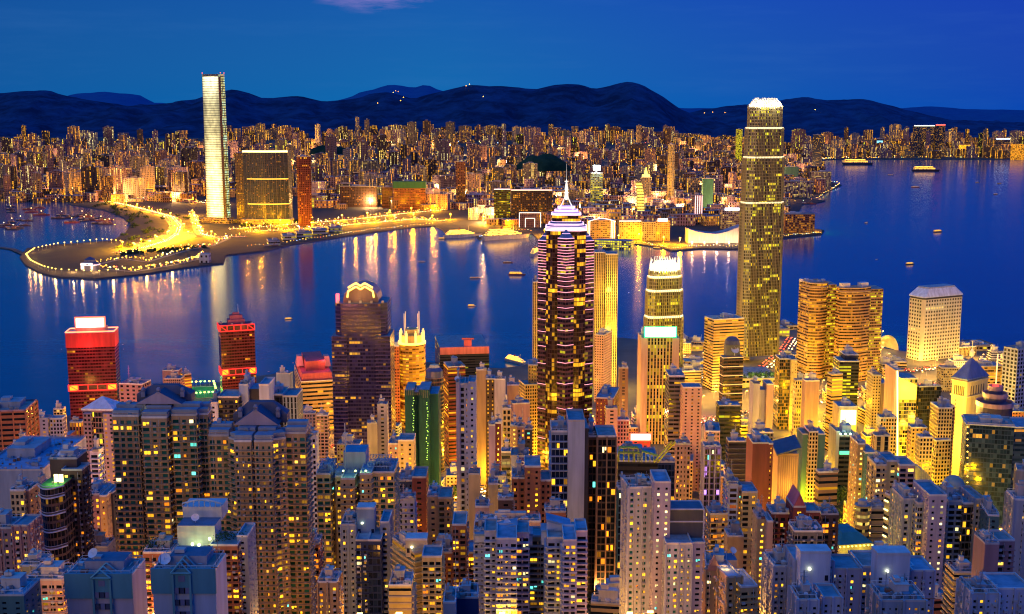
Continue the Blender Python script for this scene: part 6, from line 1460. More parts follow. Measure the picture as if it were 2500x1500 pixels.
def gtop(root,P,z,Y):
    for k in range(6): p=P[0]+(P[1]-P[0])*k/5; mb=MB(); mb.lathe((p.x,p.y-8,12),[(0,0),(4,2),(4,5),(0,7)],8); mb.build('lamp',emit((1,.72,.15),4),root)
FBX('tall golden gridded tower across the water, brightest at its foot',1631,1690,354,506,fac((.36,.28,.14),.5,'y',.75,.5,.75),'skyscraper','skyscraper',xm=1642,a=60,more=gtop)
def twist():
    b=sea(1562,540,3); Y=b.y; root=thing('office_tower','slim kinked tower lit with bright yellow floor lines','tower',(b.x,Y,3)); y0,y1=540,444; n=26; base=fac((.3,.25,.05),.2,'g')
    pts=[(1552,1566,444),(1556,1572,472),(1556,1574,540)]
    xs=lambda y:tuple(lerp_tab([(p[2],p[i]) for p in pts],y) for i in(0,1)); mb=MB()
    ring=lambda y:[at(xs(y)[0],y,Y),at(xs(y)[1],y,Y),at(xs(y)[1],y,Y)+Vector((0,24,0)),at(xs(y)[0],y,Y)+Vector((0,24,0))]
    for ya,yb in((540,472),(472,444)):
        A,Bq=ring(ya),ring(yb)
        for i in range(4): j=(i+1)%4; mb.face([A[i],A[j],Bq[j],Bq[i]],0,[(0,0),(3,0),(3,9),(0,9)])
    mb.face(ring(444),0); mb.build('body',base,root)
    for k in range(n): y=y0-(y0-y1)*k/n; A=ring(y); mb=MB(); o=Vector((0,-.8,0)); mb.bar(A[0]+o,A[1]+o,.9); mb.build('lit_floor',emit((1,.78,.15),1.5),root)
twist()
def floodmast(root,P,z,Y):
    c=(P[0]+P[2])/2; mb=MB(); mb.bar((c.x,c.y,z),(c.x,c.y,z+14),1.2); mb.build('mast',STEEL,root); mb=MB(); w=14
    mb.box((c.x,c.y,z+12),(26,6,18)); mb.build('floodlight_bank',emit((.9,1,.95),9),root); point_light((c.x,c.y-20,z+20),300000,(.9,1,.9),8,root)
FBX('pale tower carrying a dazzling white floodlight',1443,1472,424,512,fac((.2,.26,.22),.35,'g',1.0,.8,.6,.2),'office_tower','tower',more=floodmast)
def goldlamp(root,P,z,Y):
    c=(P[0]+P[2])/2; mb=MB(); mb.box((c.x,c.y,z),(30,12,11)); mb.prism([Vector((c.x-7,c.y-6)),Vector((c.x+7,c.y-6)),Vector((c.x+7,c.y+6)),Vector((c.x-7,c.y+6))],z+11,z+40,0,0,top=[Vector((c.x,c.y))]*4 if False else scale_poly([Vector((c.x-7,c.y-6)),Vector((c.x+7,c.y-6)),Vector((c.x+7,c.y+6)),Vector((c.x-7,c.y+6))],.1)); mb.build('lit_cap',emit((1,.72,.08),3),root)
FBX('dim tower crowned by a glowing golden spire cap',1566,1590,434,500,fac((.12,.1,.1),.2),'office_tower','tower',more=goldlamp)
def hall():
    b=sea(1745,594,3); Y=b.y; root=thing('concert_hall','windowless floodlit pale hall with a sweeping curved roof, left of the claw crowned tower','hall',(b.x,Y+20,3)); mb=MB(); n=14; prof=[(1680,560),(1700,566),(1725,570),(1750,572),(1775,566),(1800,556),(1830,548)]
    for k in range(n):
        xa,xb=1680+150*k/n,1680+150*(k+1)/n; za,zb=zt(lerp_tab(prof,xa),Y),zt(lerp_tab(prof,xb),Y); A,Bq=at(xa,590,Y),at(xb,590,Y)
        mb.face([(A.x,Y,0),(Bq.x,Y,0),(Bq.x,Y,zb),(A.x,Y,za)],0); mb.face([(A.x,Y,za),(Bq.x,Y,zb),(Bq.x,Y+60,zb),(A.x,Y+60,za)],1); mb.face([(Bq.x,Y+60,0),(A.x,Y+60,0),(A.x,Y+60,za),(Bq.x,Y+60,zb)],0)
    A,Bq=at(1680,590,Y).x,at(1830,590,Y).x; mb.face([(A,Y+60,0),(A,Y,0),(A,Y,zt(560,Y)),(A,Y+60,zt(560,Y))],0); mb.face([(Bq,Y,0),(Bq,Y+60,0),(Bq,Y+60,zt(548,Y)),(Bq,Y,zt(548,Y))],0)
    mb.build('body',[plain((.62,.50,.38),.7),ROOF[1]],root)
    for x in(1690,1720,1750,1780,1808): p=at(x,590,Y-22); point_light((p.x,p.y,10),60000,(1,.60,.34),3,root); mb=MB(); mb.box((p.x,p.y,3),(3,3,6)); mb.build('floodlight',emit((1,.8,.4),3),root)
    FB.append((b.x,Y,140))
hall()
def wsign(root,P,z,Y): sign_box(root,1770,1812,508,514,Y-3,emit((.75,.8,1),4),name='sign')
FBX('block with a long blue white roof sign, close left of the claw crowned tower',1764,1812,514,560,fac((.32,.24,.2),.4,'l',.9),more=wsign)
def pinkstr(root,P,z,Y):
    for s in(.3,.5,.7,.9): p=P[0]+(P[1]-P[0])*s+Vector((0,-1)); line_light(root,(*p,z-60),(*p,z),1.6,emit((1,.55,.5),1.3),'light_strip')
FBX('grey tower with glowing pink vertical strips, left of the claw crowned tower',1690,1717,478,545,fac((.24,.18,.2),.2),'office_tower','tower',more=pinkstr)
FBX('dark green netted tower beside the pink striped one',1717,1742,437,520,plain((.012,.08,.06),.8),'wrapped_tower','tower')
FBX('bright yellow slab tower far behind, close left of the claw crown',1799,1813,316,400,fac((.5,.38,.06),.75,'g',1.0,.9,.7),'office_tower','tower')
def otop(root,P,z,Y): line_light(root,(*P[0],z+2),(*P[1],z+2),3.0,emit((1,.35,.03),1.6))
FBX('tall dark harbour tower with an orange lit roof, right of the claw crowned tower',1985,2020,330,428,fac((.04,.05,.09),.3,'y',1.0,.5,.6),'apartment_tower','tower',more=otop,xm=2008,a=20)
FBX('red orange lit hotel block on the promontory right of the claw crowned tower',1918,1990,524,570,fac((.36,.13,.07),.55,'o',1.0),more=None,d=40)
FBX('mauve striped long hotel behind the promontory',1916,1986,444,482,fac((.36,.22,.24),.4,'l',.8,.5,.9),d=50)
FBX('second mauve hotel on the promontory with a small lit dome',1984,2030,420,468,fac((.36,.24,.2),.4,'l',.9))
FBX('dark green wrapped slab right of the claw crowned tower',1918,1950,408,452,plain((.03,.09,.08),.8))
def screen(root,P,z,Y): sign_box(root,2141,2155,344,353,Y-3,emit((.2,.7,.9),1.4),name='screen')
FBX('dark far shore block with a cyan screen',2132,2162,340,382,fac((.05,.06,.12),.2),'office_tower','tower',more=screen)
def wtop(root,P,z,Y): line_light(root,(*P[0],z+2),(*P[1],z+2),4,emit((.9,1,.7),1.6))
FBX('dark glass far shore tower with a pale lit top',2232,2282,308,384,fac((.03,.06,.12),.25),'office_tower','tower',more=wtop)
def rtop(root,P,z,Y): line_light(root,(*P[0],z+2),(*P[1],z+2),5,emit((1,.12,.08),1.8))
FBX('dark glass far shore tower with a red lit top',2285,2308,306,384,fac((.03,.05,.10),.25),'office_tower','tower',more=rtop)
FBX('glowing golden box building low on the far shore',2344,2370,354,386,fac((.5,.35,.08),.95,'y',2.0,.85,.85),parts=False)
def wtop2(root,P,z,Y): line_light(root,(*P[0],z+2),(*P[1],z+2),4.5,emit((.8,.9,1),2.2))
FBX('dark far shore building with a white roof sign at the right',2432,2466,340,384,fac((.05,.06,.12),.2),'office_tower','tower',more=wtop2)
FBX('orange glowing warehouse at the right edge of the far shore',2472,2502,352,390,fac((.4,.2,.05),.85,'o',1.6,.8,.7),parts=False)
def pavil():
    b=sea(215,662,3); Y=b.y; w=at(238,660,Y).x-at(193,660,Y).x; root=thing('pavilion','dark domed pavilion with a white screen front on the park lawn','pavilion',(b.x,Y+w*.4,3)); mb=MB(); c=(b.x,Y+w*.4,3); mb.lathe(c,[(w*.5,0),(w*.5,12),(w*.46,16),(w*.30,20),(w*.30,24),(0,31)],20); mb.build('body',plain((.05,.06,.16),.5),root)
    a=at(196,660,Y); mb=MB(); mb.box((b.x-2,Y-1.5,7),(w*.62,2,14)); mb.build('screen',emit((.8,.8,.9),.7),root); mb=MB(); mb.lathe(c,[(w*.51,12),(w*.53,13),(w*.51,14)],20); mb.build('rim',emit((.8,.7,.9),.7),root)
    for dx in(-w*.7,w*.5): point_light((b.x+dx,Y-14,9),50000,(1,.5,.15),2,root)
pavil()
FBX('small white ventilation building with two dark openings on the park shore',486,509,620,642,fac((.5,.5,.55),.0,ww=.4,wh=.4),d=22,bay=14,fl=12,parts=False)
for i,(x0,x1,y0,y1,lab) in enumerate(((690,722,577,588,'long white shed leftmost on the works quay'),(724,762,570,582,'white lit shed second along the works quay'),(764,800,563,574,'pale shed third along the works quay'),(802,836,557,568,'white roofed shed nearest the road junction'),(655,684,590,600,'small mauve shed by the moored barge'))):
    FBX(lab,x0,x1,y0,y1,fac((.55,.52,.5),.3,'g',1.0,.9,.5),'shed','shed',d=60,a=16,fl=8)
FBX('pier terminal roofed with rows of greenish white lamps right of the neon tower',1452,1540,586,604,fac((.5,.45,.3),.8,'g',1.5,.7,.6),'ferry_pier','pier',a=-20,d=40,parts=False)
# --- the general run of far towers
rr=random.Random(11)
ZONES=[(-30,486,4800,5350,28,(95,150),0),(-30,486,5500,7200,34,(110,190),1),(-20,486,7300,9600,26,(110,200),2),
 (770,1640,4500,5050,32,(35,90),0),(560,1640,5200,6300,44,(70,150),1),(560,1640,6500,8200,44,(100,210),2),(560,1640,8500,10600,46,(110,230),3),(1180,1900,3850,4500,16,(30,60),0),(482,572,5300,9000,14,(80,170),1),(1640,1900,8700,10500,14,(70,130),2),
 (1650,1985,5300,8600,17,(50,110),1),(1915,2520,10150,11600,52,(120,260),2)]
for x0,x1,Y0,Y1,n,(h0,h1),row in ZONES:
    for k in range(n):
        x=x0+(x1-x0)*(k+rr.uniform(.0,1))/n; Y=rr.uniform(Y0,Y1)
        if 485<x<570 and Y<4600: continue
        h=rr.uniform(h0,h1)*.96
        if row==3 and not(850<x<1060 or rr.random()<.5): h*=.72
        far_tower(x,Y,h,row,rr)
RN=['front row','second row','third row','hill foot row']
grp={}
for t in FT:
    for x0,x1,s in SECT:
        if x0<=t[1]<x1: grp.setdefault((s,t[6]),[]).append(t); break
    else: grp.setdefault((SECT[-1][2] if t[1]>2000 else SECT[0][2],t[6]),[]).append(t)
for (s,row),l in grp.items():
    l.sort(key=lambda t:t[1])
    for i,t in enumerate(l): t[0]['label']=f"{TONES[t[3]][0]} {'slab' if t[5]>37 else 'tower'}, {ORD[min(i,11)]} from left in the {RN[row]} {s}"
def carpet():
    """the unbroken mass of small far blocks between the towers"""
    mb=MB(); r2=random.Random(5); mats=[fm(0,.42,'o'),fm(1,.42,'y'),fm(3,.3,'l'),fm(4,.42,'y'),ROOF[1]]
    n=0
    while n<4600:
        Z=r2.choice(ZONES); x=r2.uniform(Z[0],Z[1]); Y=r2.uniform(Z[2]-150,Z[3]+500); X=(x-1250)/F*Y*1.02
        if 490<x<570 and Y<5000: continue
        if x<490 and Y<4750: continue
        w,d,h=r2.uniform(22,70),r2.uniform(14,30),r2.choice([r2.uniform(15,45),r2.uniform(30,70),r2.uniform(40,80)])*(.55 if Z[2]<5100 else 1)
        if Y>10000: w,h=w*1.5,h*1.6
        g=KG(X,Y); an=r2.uniform(-.6,.6); cs,sn=math.cos(an),math.sin(an); P=[Vector((X+u*w/2*cs-v*d/2*sn,Y+u*w/2*sn+v*d/2*cs)) for u,v in((-1,-1),(1,-1),(1,1),(-1,1))]
        mb.prism(P,g-5,g+h,r2.randrange(4),4,8,10); n+=1
    tag(mb.build('distant_city',mats),'dense mass of small lit blocks filling the far shore between the towers','distant city',kind='stuff')
carpet()
knoll(1255,1400,378,414,5900,1); knoll(740,860,356,374,7600,2)
# --- roads, parks and lamps of the peninsula
def strip(pts,w,mat,name,z=3.15,kind='structure'):
    mb=MB(); V=[sea(x,y,z) for x,y in pts]; 
    L=[];n=len(V)
    for i in range(n):
        d=(V[min(i+1,n-1)]-V[max(i-1,0)]); d.z=0; d.normalize(); q=Vector((-d.y,d.x,0))*w/2; L.append((V[i]+q,V[i]-q))
    for a,b in zip(L,L[1:]): mb.face([a[1],b[1],b[0],a[0]])
    return tag(mb.build(name,mat),kind=kind)
def dense(pts,k=6):
    out=[]
    for (a,b),(c,d) in zip(pts,pts[1:]): out+=[(a+(c-a)*t/k,b+(d-b)*t/k) for t in range(k)]
    return out+[pts[-1]]
ASPH=ground_mat('asphalt',(.17,.16,.13),(.22,.2,.16)); GRASS=ground_mat('park_grass',(.015,.024,.010),(.03,.04,.018))
RD=[([(165,478),(230,487),(300,500),(360,515),(415,530),(432,550),(425,570),(400,588),(340,606),(290,618)],34),([(468,520),(478,545),(488,572),(520,580),(600,578)],22),
 ([(600,566),(720,560),(820,552),(920,543),(1010,535),(1080,540)],26),([(560,560),(700,549),(860,536),(1000,520),(1090,512)],22),([(0,476),(90,474),(190,474),(300,482),(420,490),(560,500)],24),
 ([(230,648),(300,632),(360,640),(420,622),(470,608),(520,600),(560,582)],9),([(225,655),(330,664),(430,646),(480,634),(500,622)],8)]
for k,(p,w) in enumerate(RD): strip(dense(p),w*1.35,ASPH,'road',3.12+.02*k)
def patch(pts,mat,name,z):
    V=[sea(x,y,z) for x,y in pts]; bm=__import__('bmesh').new(); f=bm.faces.new([bm.verts.new(v) for v in V]); bm.normal_update()
    if f.normal.z<0: f.normal_flip()
    __import__('bmesh').ops.triangulate(bm,faces=[f]); me=bpy.data.meshes.new(name); bm.to_mesh(me); bm.free(); me.materials.append(mat); o=bpy.data.objects.new(name,me); COL.objects.link(o); return tag(o,kind='structure')
patch([(70,630),(110,612),(250,600),(330,606),(300,626),(235,640),(190,655),(130,660),(90,650)],GRASS,'lawn',3.08)
patch([(250,652),(310,640),(380,626),(460,612),(490,618),(460,632),(380,652),(320,662)],GRASS,'lawn',3.08)
patch([(330,594),(420,566),(470,566),(480,578),(440,592),(380,608),(320,618)],ground_mat('toll_apron',(.22,.19,.13),(.27,.23,.16)),'plaza',3.07)
def lamp_proto():
    root=thing('promenade_lamp','lit warm white lamp post on the park promenade','promenade lamp',(0,0,3),'promenade lamps'); mb=MB(); mb.bar((0,0,3),(0,0,12),.35); mb.build('pole',STEEL,root); mb=MB(); mb.lathe((0,0,11.5),[(0,0),(1.6,.8),(1.6,2.0),(0,2.8)],8); mb.build('lamp_head',emit((1,.62,.10),4.5),root); return root
proto=lamp_proto(); first=True
def walk(pts,n):
    V=[sea(x,y,3) for x,y in pts]; seg=[(a,b,(b-a).length) for a,b in zip(V,V[1:])]; T=sum(s[2] for s in seg)
    for k in range(n):
        s=T*(k+.5)/n
        for a,b,l in seg:
            if s<=l: yield a+(b-a)*(s/l); break
            s-=l
for path,n in(([(300,597),(250,592),(140,603),(85,615),(64,630),(75,645),(105,660),(140,668),(235,673),(350,661),(450,645),(490,634)],64),([(300,627),(400,612),(470,605)],10)):
    for p in walk(path,n):
        o=proto if first else copy_tree(proto); first=False; o.location=p
        if rnd.random()<.28: point_light((p.x,p.y-1,9.5),7000,(1,.55,.12),1.5,o) if False else None
for k,p in enumerate(walk([(300,597),(250,592),(140,603),(85,615),(64,630),(105,660),(235,671),(350,659),(450,643)],14)):
    l=point_light((p.x,p.y,p.z+16),26000,(1,.5,.10),2)
    l.name='promenade_glow'
def mast_proto():
    root=thing('floodlight_mast','tall mast with a ring of orange floodlights above the far roads','floodlight mast',(0,0,3),'floodlight masts along the far roads'); mb=MB(); mb.bar((0,0,3),(0,0,19),.5); mb.build('pole',STEEL,root); mb=MB(); mb.lathe((0,0,18.5),[(.8,0),(2.4,.7),(2.4,1.9),(.8,2.6)],8); mb.build('lamp_head',emit((1,.55,.10),7),root); return root
mproto=mast_proto(); mast_light=bpy.data.lights.new('mast_light','POINT'); mast_light.energy=430000; mast_light.color=(1,.38,.0); mast_light.shadow_soft_size=4
spots=[p for path,n in((RD[0][0],15),(RD[1][0],5),(RD[2][0],9),(RD[3][0],8),(RD[4][0],9)) for p in walk(path,n)]
spots+=[sea(x,y,3) for x,y in((345,600),(380,590),(410,580),(440,575),(330,612),(365,604),(400,600),(435,588),(460,580),(450,560),(300,606))]
spots+=[sea(x,y,3) for x,y in((1180,548),(1240,552),(1330,574),(1390,580),(1450,574),(1510,590),(1560,586),(1620,594),(1660,596),(1100,535),(1360,520),(1480,520),(1600,510),(1700,530),(1900,486),(1960,478),(2010,462),(1920,560),(1975,566))]
for i,p in enumerate(spots):
    o=mproto if i==0 else copy_tree(mproto); o.location=p
    l=bpy.data.objects.new('mast_light',mast_light); COL.objects.link(l); l.parent=o; l.location=(0,-3,15)
# glow among the far towers: floodlit streets
r3=random.Random(21)
tl=bpy.data.lights.new('street_glow','POINT'); tl.energy=1150000; tl.color=(1,.52,.16); tl.shadow_soft_size=6
for k in range(150):
    Z=r3.choice(ZONES); x=r3.uniform(Z[0],Z[1]); Y=r3.uniform(Z[2]-50,Z[3]); X=(x-1250)/F*Y*1.02
    if 480<x<575 and Y<4700: continue
    o=mproto if False else copy_tree(mproto); 
    for ch in list(o.children):
        if ch.type=='LIGHT': ch.data=tl; ch.location=(0,-4,26)
    o.location=(X,Y,KG(X,Y)); o['label']='tall mast with orange floodlights in a street between the far towers'; o['group']='floodlight masts in the far streets'
def glints():
    mb=MB(); r=random.Random(3); mats=[emit((1,.55,.06),5),emit((1,.38,.03),4),emit((1,.8,.4),5),emit((.6,1,.5),3),emit((1,.1,.06),3),emit((.4,.6,1),3)]
    def blob(x,y,z,s,m):
        p=[(x+s,y,z),(x,y+s,z),(x-s,y,z),(x,y-s,z)]; u,d=(x,y,z+s),(x,y,z-s)
        for i in range(4): mb.face([p[i],p[(i+1)%4],u],m); mb.face([p[(i+1)%4],p[i],d],m)
    for path,w in RD:
        for p in walk(path,90): blob(p.x+r.uniform(-w,w)*.6,p.y+r.uniform(-w,w)*.6,r.uniform(6,13),r.uniform(.8,2.2),r.choices(range(6),[40,40,12,2,4,2])[0])
    for k in range(1900):
        Z=r.choice(ZONES); x=r.uniform(Z[0],Z[1]); Y=r.uniform(Z[2]-60,Z[3]+300); X=(x-1250)/F*Y*1.02
        if x<490 and Y<4650: continue
        g=KG(X,Y); blob(X,Y,g+r.choice([8,12,16,20]),r.uniform(1.1,2.6)*Y/6000,r.choices(range(6),[45,28,16,3,5,3])[0])
    for path,n in(([(600,604),(710,592),(910,562),(1060,548)],60),([(1170,580),(1240,562),(1300,566)],30),([(1460,608),(1550,592),(1640,608),(1710,602),(1800,604)],70),([(1900,578),(2004,570)],24),([(1930,494),(1990,488),(2050,450),(2000,436)],30),([(1935,392),(2050,387),(2500,384)],150),([(1900,378),(2500,372)],90)):
        for p in walk(path,n): s=p.y/4500; blob(p.x,p.y-3,5+r.uniform(0,5)*s,r.uniform(.9,2.0)*s,r.choices(range(6),[55,22,15,3,3,2])[0])
    for x,y,Y in((966,222,17500),(972,224,17500),(960,226,17500),(1146,206,13450),(1138,210,13300),(985,238,12000),(978,246,12000),(922,252,12000),(1180,236,12500),(1990,268,14500),(1770,275,14800),(1690,284,14500),(1720,276,14800),(1740,274,14800)):
        p=at(x,y,Y); blob(p.x,p.y,p.z,5.5,r.choice([0,1,1]))
    tag(mb.build('city_lights',mats),'countless small street lights glinting between the far buildings','city lights',kind='stuff')
glints()
def traffic(name,paths,label,grade=None,size=1.0,gap=11):
    mb=MB(); r=random.Random(41); mats=[plain((.1,.1,.11),.3,key='car_paint'),plain((.4,.4,.4),.3,key='car_paint'),emit((1,.70,.30),14),emit((1,.07,.02),9),plain((.35,.04,.03),.3,key='car_paint')]
    for pts,w in paths:
        V=[grade(x,y) if grade else sea(x,y,3.3) for x,y in dense(pts,10)]
        for lane in(-.38,-.14,.14,.38):
            acc=r.uniform(0,gap)
            for a,b in zip(V,V[1:]):
                d=b-a; L=d.length; d/=max(L,1e-6); q=Vector((-d.y,d.x,0)); an=math.atan2(d.y,d.x)
                while acc<L:
                    p=a+d*acc+q*w*lane; sg=1 if lane>0 else -1; m=r.choice((0,1,4)); S=size*r.uniform(.9,1.3)
                    mb.box((p.x,p.y,p.z+.3),(4.4*S,1.8*S,.75*S),an,m); mb.box((p.x-d.x*.3,p.y-d.y*.3,p.z+.3+.75*S),(2.4*S,1.6*S,.6*S),an,0)
                    for e,mm in((1,2),(-1,3)): c=p+d*(2.25*S*e*sg); mb.box((c.x,c.y,p.z+.55),(.25,1.7*S,.45*S),an,mm)
                    acc+=gap*r.uniform(.6,1.7)
                acc-=L
    tag(mb.build(name,mats),label,'traffic',kind='stuff')
traffic('traffic',[(p,w) for p,w in RD[:5]],'queues of cars with headlights on the roads of the far peninsula')
def canopy():
    mb=MB(); r=random.Random(8); m=[plain((.02,.05,.018),.95),plain((.035,.07,.025),.95),plain((.012,.03,.012),.95)]
    def clump(p,R0,n):
        for k in range(n):
            v=Vector((r.gauss(0,1),r.gauss(0,1),r.gauss(0,.7)))*R0*.5; v.z=abs(v.z); s=R0*r.uniform(.18,.34); a=Vector(p)+v; u=Vector((r.uniform(-1,1),r.uniform(-1,1),r.uniform(-1,1))).normalized()*s; w=u.orthogonal().normalized()*s; mb.face([a-u,a+w,a+u,a-w],r.randrange(3))
    for path,n,w in((RD[0][0],22,70),([(290,622),(420,612),(500,604)],30,16),([(600,552),(760,540)],20,30),([(240,500),(330,530),(350,560),(300,590)],34,30)):
        for p in walk(path,n): clump((p.x+r.choice([-1,1])*r.uniform(.4,1)*w,p.y+r.uniform(-w,w),3),r.uniform(7,12),26)
    tag(mb.build('vegetation',m),'dark clumps of park trees on the far peninsula','trees',kind='stuff')
canopy()
# --- boats
HULL=[plain((.05,.06,.10),.4),plain((.28,.06,.04),.5),plain((.55,.55,.55),.5),plain((.08,.05,.04),.6)]
def boat(label,x,y,L,kind,ang=0,group=None,name=None,cat=None):
    p=sea(x,y,0); L*=(.62 if kind in('ferry','launch') and y>425 else 1); root=thing(name or {'ferry':'ferry','liner':'cruise_ship','barge':'barge','launch':'motor_boat'}[kind],label,cat or {'ferry':'ferry','liner':'cruise ship','barge':'barge','launch':'boat'}[kind],p,group); cs,sn=math.cos(ang),math.sin(ang); Wd=L*.2 if kind!='liner' else L*.13; hh=L*.07
    T=lambda u,v:Vector((p.x+u*cs-v*sn,p.y+u*sn+v*cs)); mb=MB(); out=[(-.5,-.42),(.28,-.5),(.42,-.3),(.5,0),(.42,.3),(.28,.5),(-.5,.42)]; bt=[(a*.94,b*.8) for a,b in out]
    Q=lambda l:[T(a*L,b*Wd) for a,b in l]; mb.prism(Q(bt),-.6,hh,0,1,top=Q(out)); mb.build('hull',[HULL[2 if kind=='liner' else rnd.choice([0,1,3])],plain((.3,.26,.22),.8)],root)
    nd={'ferry':2,'liner':4,'barge':1,'launch':1}[kind]; z=hh; lc='y' if kind!='liner' else 'l'
    fm_=facade((.55,.45,.3),GLASS['dark'],.75,.5,.85 if kind!='barge' else .1,lc,1.6,0,.7)
    for k in range(nd):
        s=.80-.12*k; u0,u1=(-.44+.03*k,.30-.08*k) if kind!='barge' else (-.46,-.22); h=L*.05 if kind!='liner' else L*.028
        mb=MB(); mb.prism([T(u0*L,-.4*Wd*s*1.1),T(u1*L,-.4*Wd*s*1.1),T(u1*L,.4*Wd*s*1.1),T(u0*L,.4*Wd*s*1.1)],z,z+h,0,1,L*.03,h); mb.build('deck_house',[fm_,PALE],root); z+=h
        if kind in('ferry','liner') : 
            mb=MB(); 
            for v in(-1,1): mb.bar((*T(u0*L,v*.44*Wd*s),z),(*T(u1*L,v*.44*Wd*s),z),L*.006+.15)
            mb.build('deck_lights',emit((1,.50,.06),2.6 if y<430 or kind=='liner' else 1.2),root)
    c=T(-.1*L,0); mb=MB()
    if kind=='liner' or kind=='ferry': mb.lathe((c.x,c.y,z),[(L*.025,0),(L*.02,L*.05),(0,L*.05)],8); mb.build('funnel',HULL[1],root)
    mb=MB(); c=T(.15*L,0); mb.bar((c.x,c.y,hh),(c.x,c.y,z+L*.09),L*.006+.05); mb.build('mast',STEEL,root)
    if kind=='barge': mb=MB(); a,b=T(-.05*L,0),T(.3*L,0); mb.bar((*a,hh),(*b,hh+L*.4),L*.012); mb.box((*T(.05*L,0),hh),(L*.4,Wd*.6,L*.05),ang); mb.build('derrick',plain((.2,.1,.06),.7),root)
    return root
boat('long gold lit sightseeing ferry farther out in the harbour',2094,403,230,'ferry',0)
boat('pointed gold lit ferry with glowing edges near the far shore',2261,419,180,'ferry',0)
boat('yellow lit cruise liner moored at the long pier',1236,584,158,'liner',.55); boat('older liner with amber decks moored beside the tall thin dark red tower',1130,580,120,'liner',.45)
boat('small amber lit tug at the pier head',1079,584,36,'ferry',.2); boat('white liner half hidden by the neon tower',1308,622,95,'liner',1.35)
boat('white car ferry docked at the near shore with bright deck lamps',1262,888,52,'liner',-.9)
for i,(x,y,L,k,a,lab) in enumerate(((2235,458,70,'launch',-.1,'orange lit boat in mid channel below the gold ferries'),(2440,449,52,'launch',.5,'upper of two small boats near the right edge'),(2431,475,46,'launch',.5,'lower of two small boats near the right edge'),(2386,446,44,'launch',.5,'faint small boat left of the right edge pair'),
  (2115,545,36,'launch',.9,'small boat off the promontory'),(2290,567,60,'ferry',.5,'pale lit ferry in the middle of the right channel'),(2222,646,44,'ferry',.5,'yellow lit ferry closest to the porthole block'),(2140,634,10,'launch',0,'tiny red boat left of the yellow lit ferry'),(2175,428,60,'launch',0,'dim boat under the long gold ferry'),
  (1262,672,62,'ferry',-.05,'red hulled ferry left of the neon tower'),(1240,642,40,'launch',.1,'small pale boat above the red hulled ferry'),(1160,680,40,'launch',0,'dark boat left of the red hulled ferry'),(1152,748,26,'ferry',.0,'small ferry below the dark boat in open water'),(705,780,24,'ferry',.35,'small ferry between the two maroon towers and the dome tower'),
  (300,842,7,'launch',1.2,'tiny red boat right of the signed maroon tower'),(656,908,7,'launch',1.2,'tiny buoy boat near the grey blue slab'),(1030,640,30,'launch',.2,'small dark launch in the middle of the harbour'),(668,604,52,'barge',.2,'dark work barge moored by the mauve shed'),(1605,608,40,'ferry',-.5,'ferry berthed at the pier right of the neon tower'),(1685,608,40,'ferry',-.4,'second ferry berthed along the quay left of the claw crowned tower'),(1535,716,16,'launch',1.4,'tiny amber boat in the gap left of the spiky crown'),(2035,452,60,'barge',.1,'dark barge at the promontory tip'),(1975,499,60,'barge',.0,'dark barge moored along the inner promontory quay'))):
    boat(lab,x,y,L,k,a)
r4=random.Random(2); k=0
for i in range(34):
    t=r4.random(); x=20+250*t; y=508+34*t+r4.gauss(0,9) if i<26 else r4.uniform(535,572)
    if i>=26: x=r4.uniform(0,70)
    if y<500 or x>285: continue
    b=boat('dark moored work barge among others in the boat shelter',x,y,r4.uniform(34,58),'barge',r4.uniform(-.6,.6),'barges moored in the boat shelter')
    if r4.random()<.35:
        p=sea(x,y,0); mb=MB(); mb.lathe((p.x,p.y,14),[(0,0),(1.6,1),(1.6,2),(0,3)],6); mb.build('lamp',emit((1,.7,.25),5),b)
def breakwater():
    strip(dense([(-60,600),(0,604),(30,608),(62,622)]),16,plain((.08,.07,.06),.9),'breakwater',2.0)
breakwater()
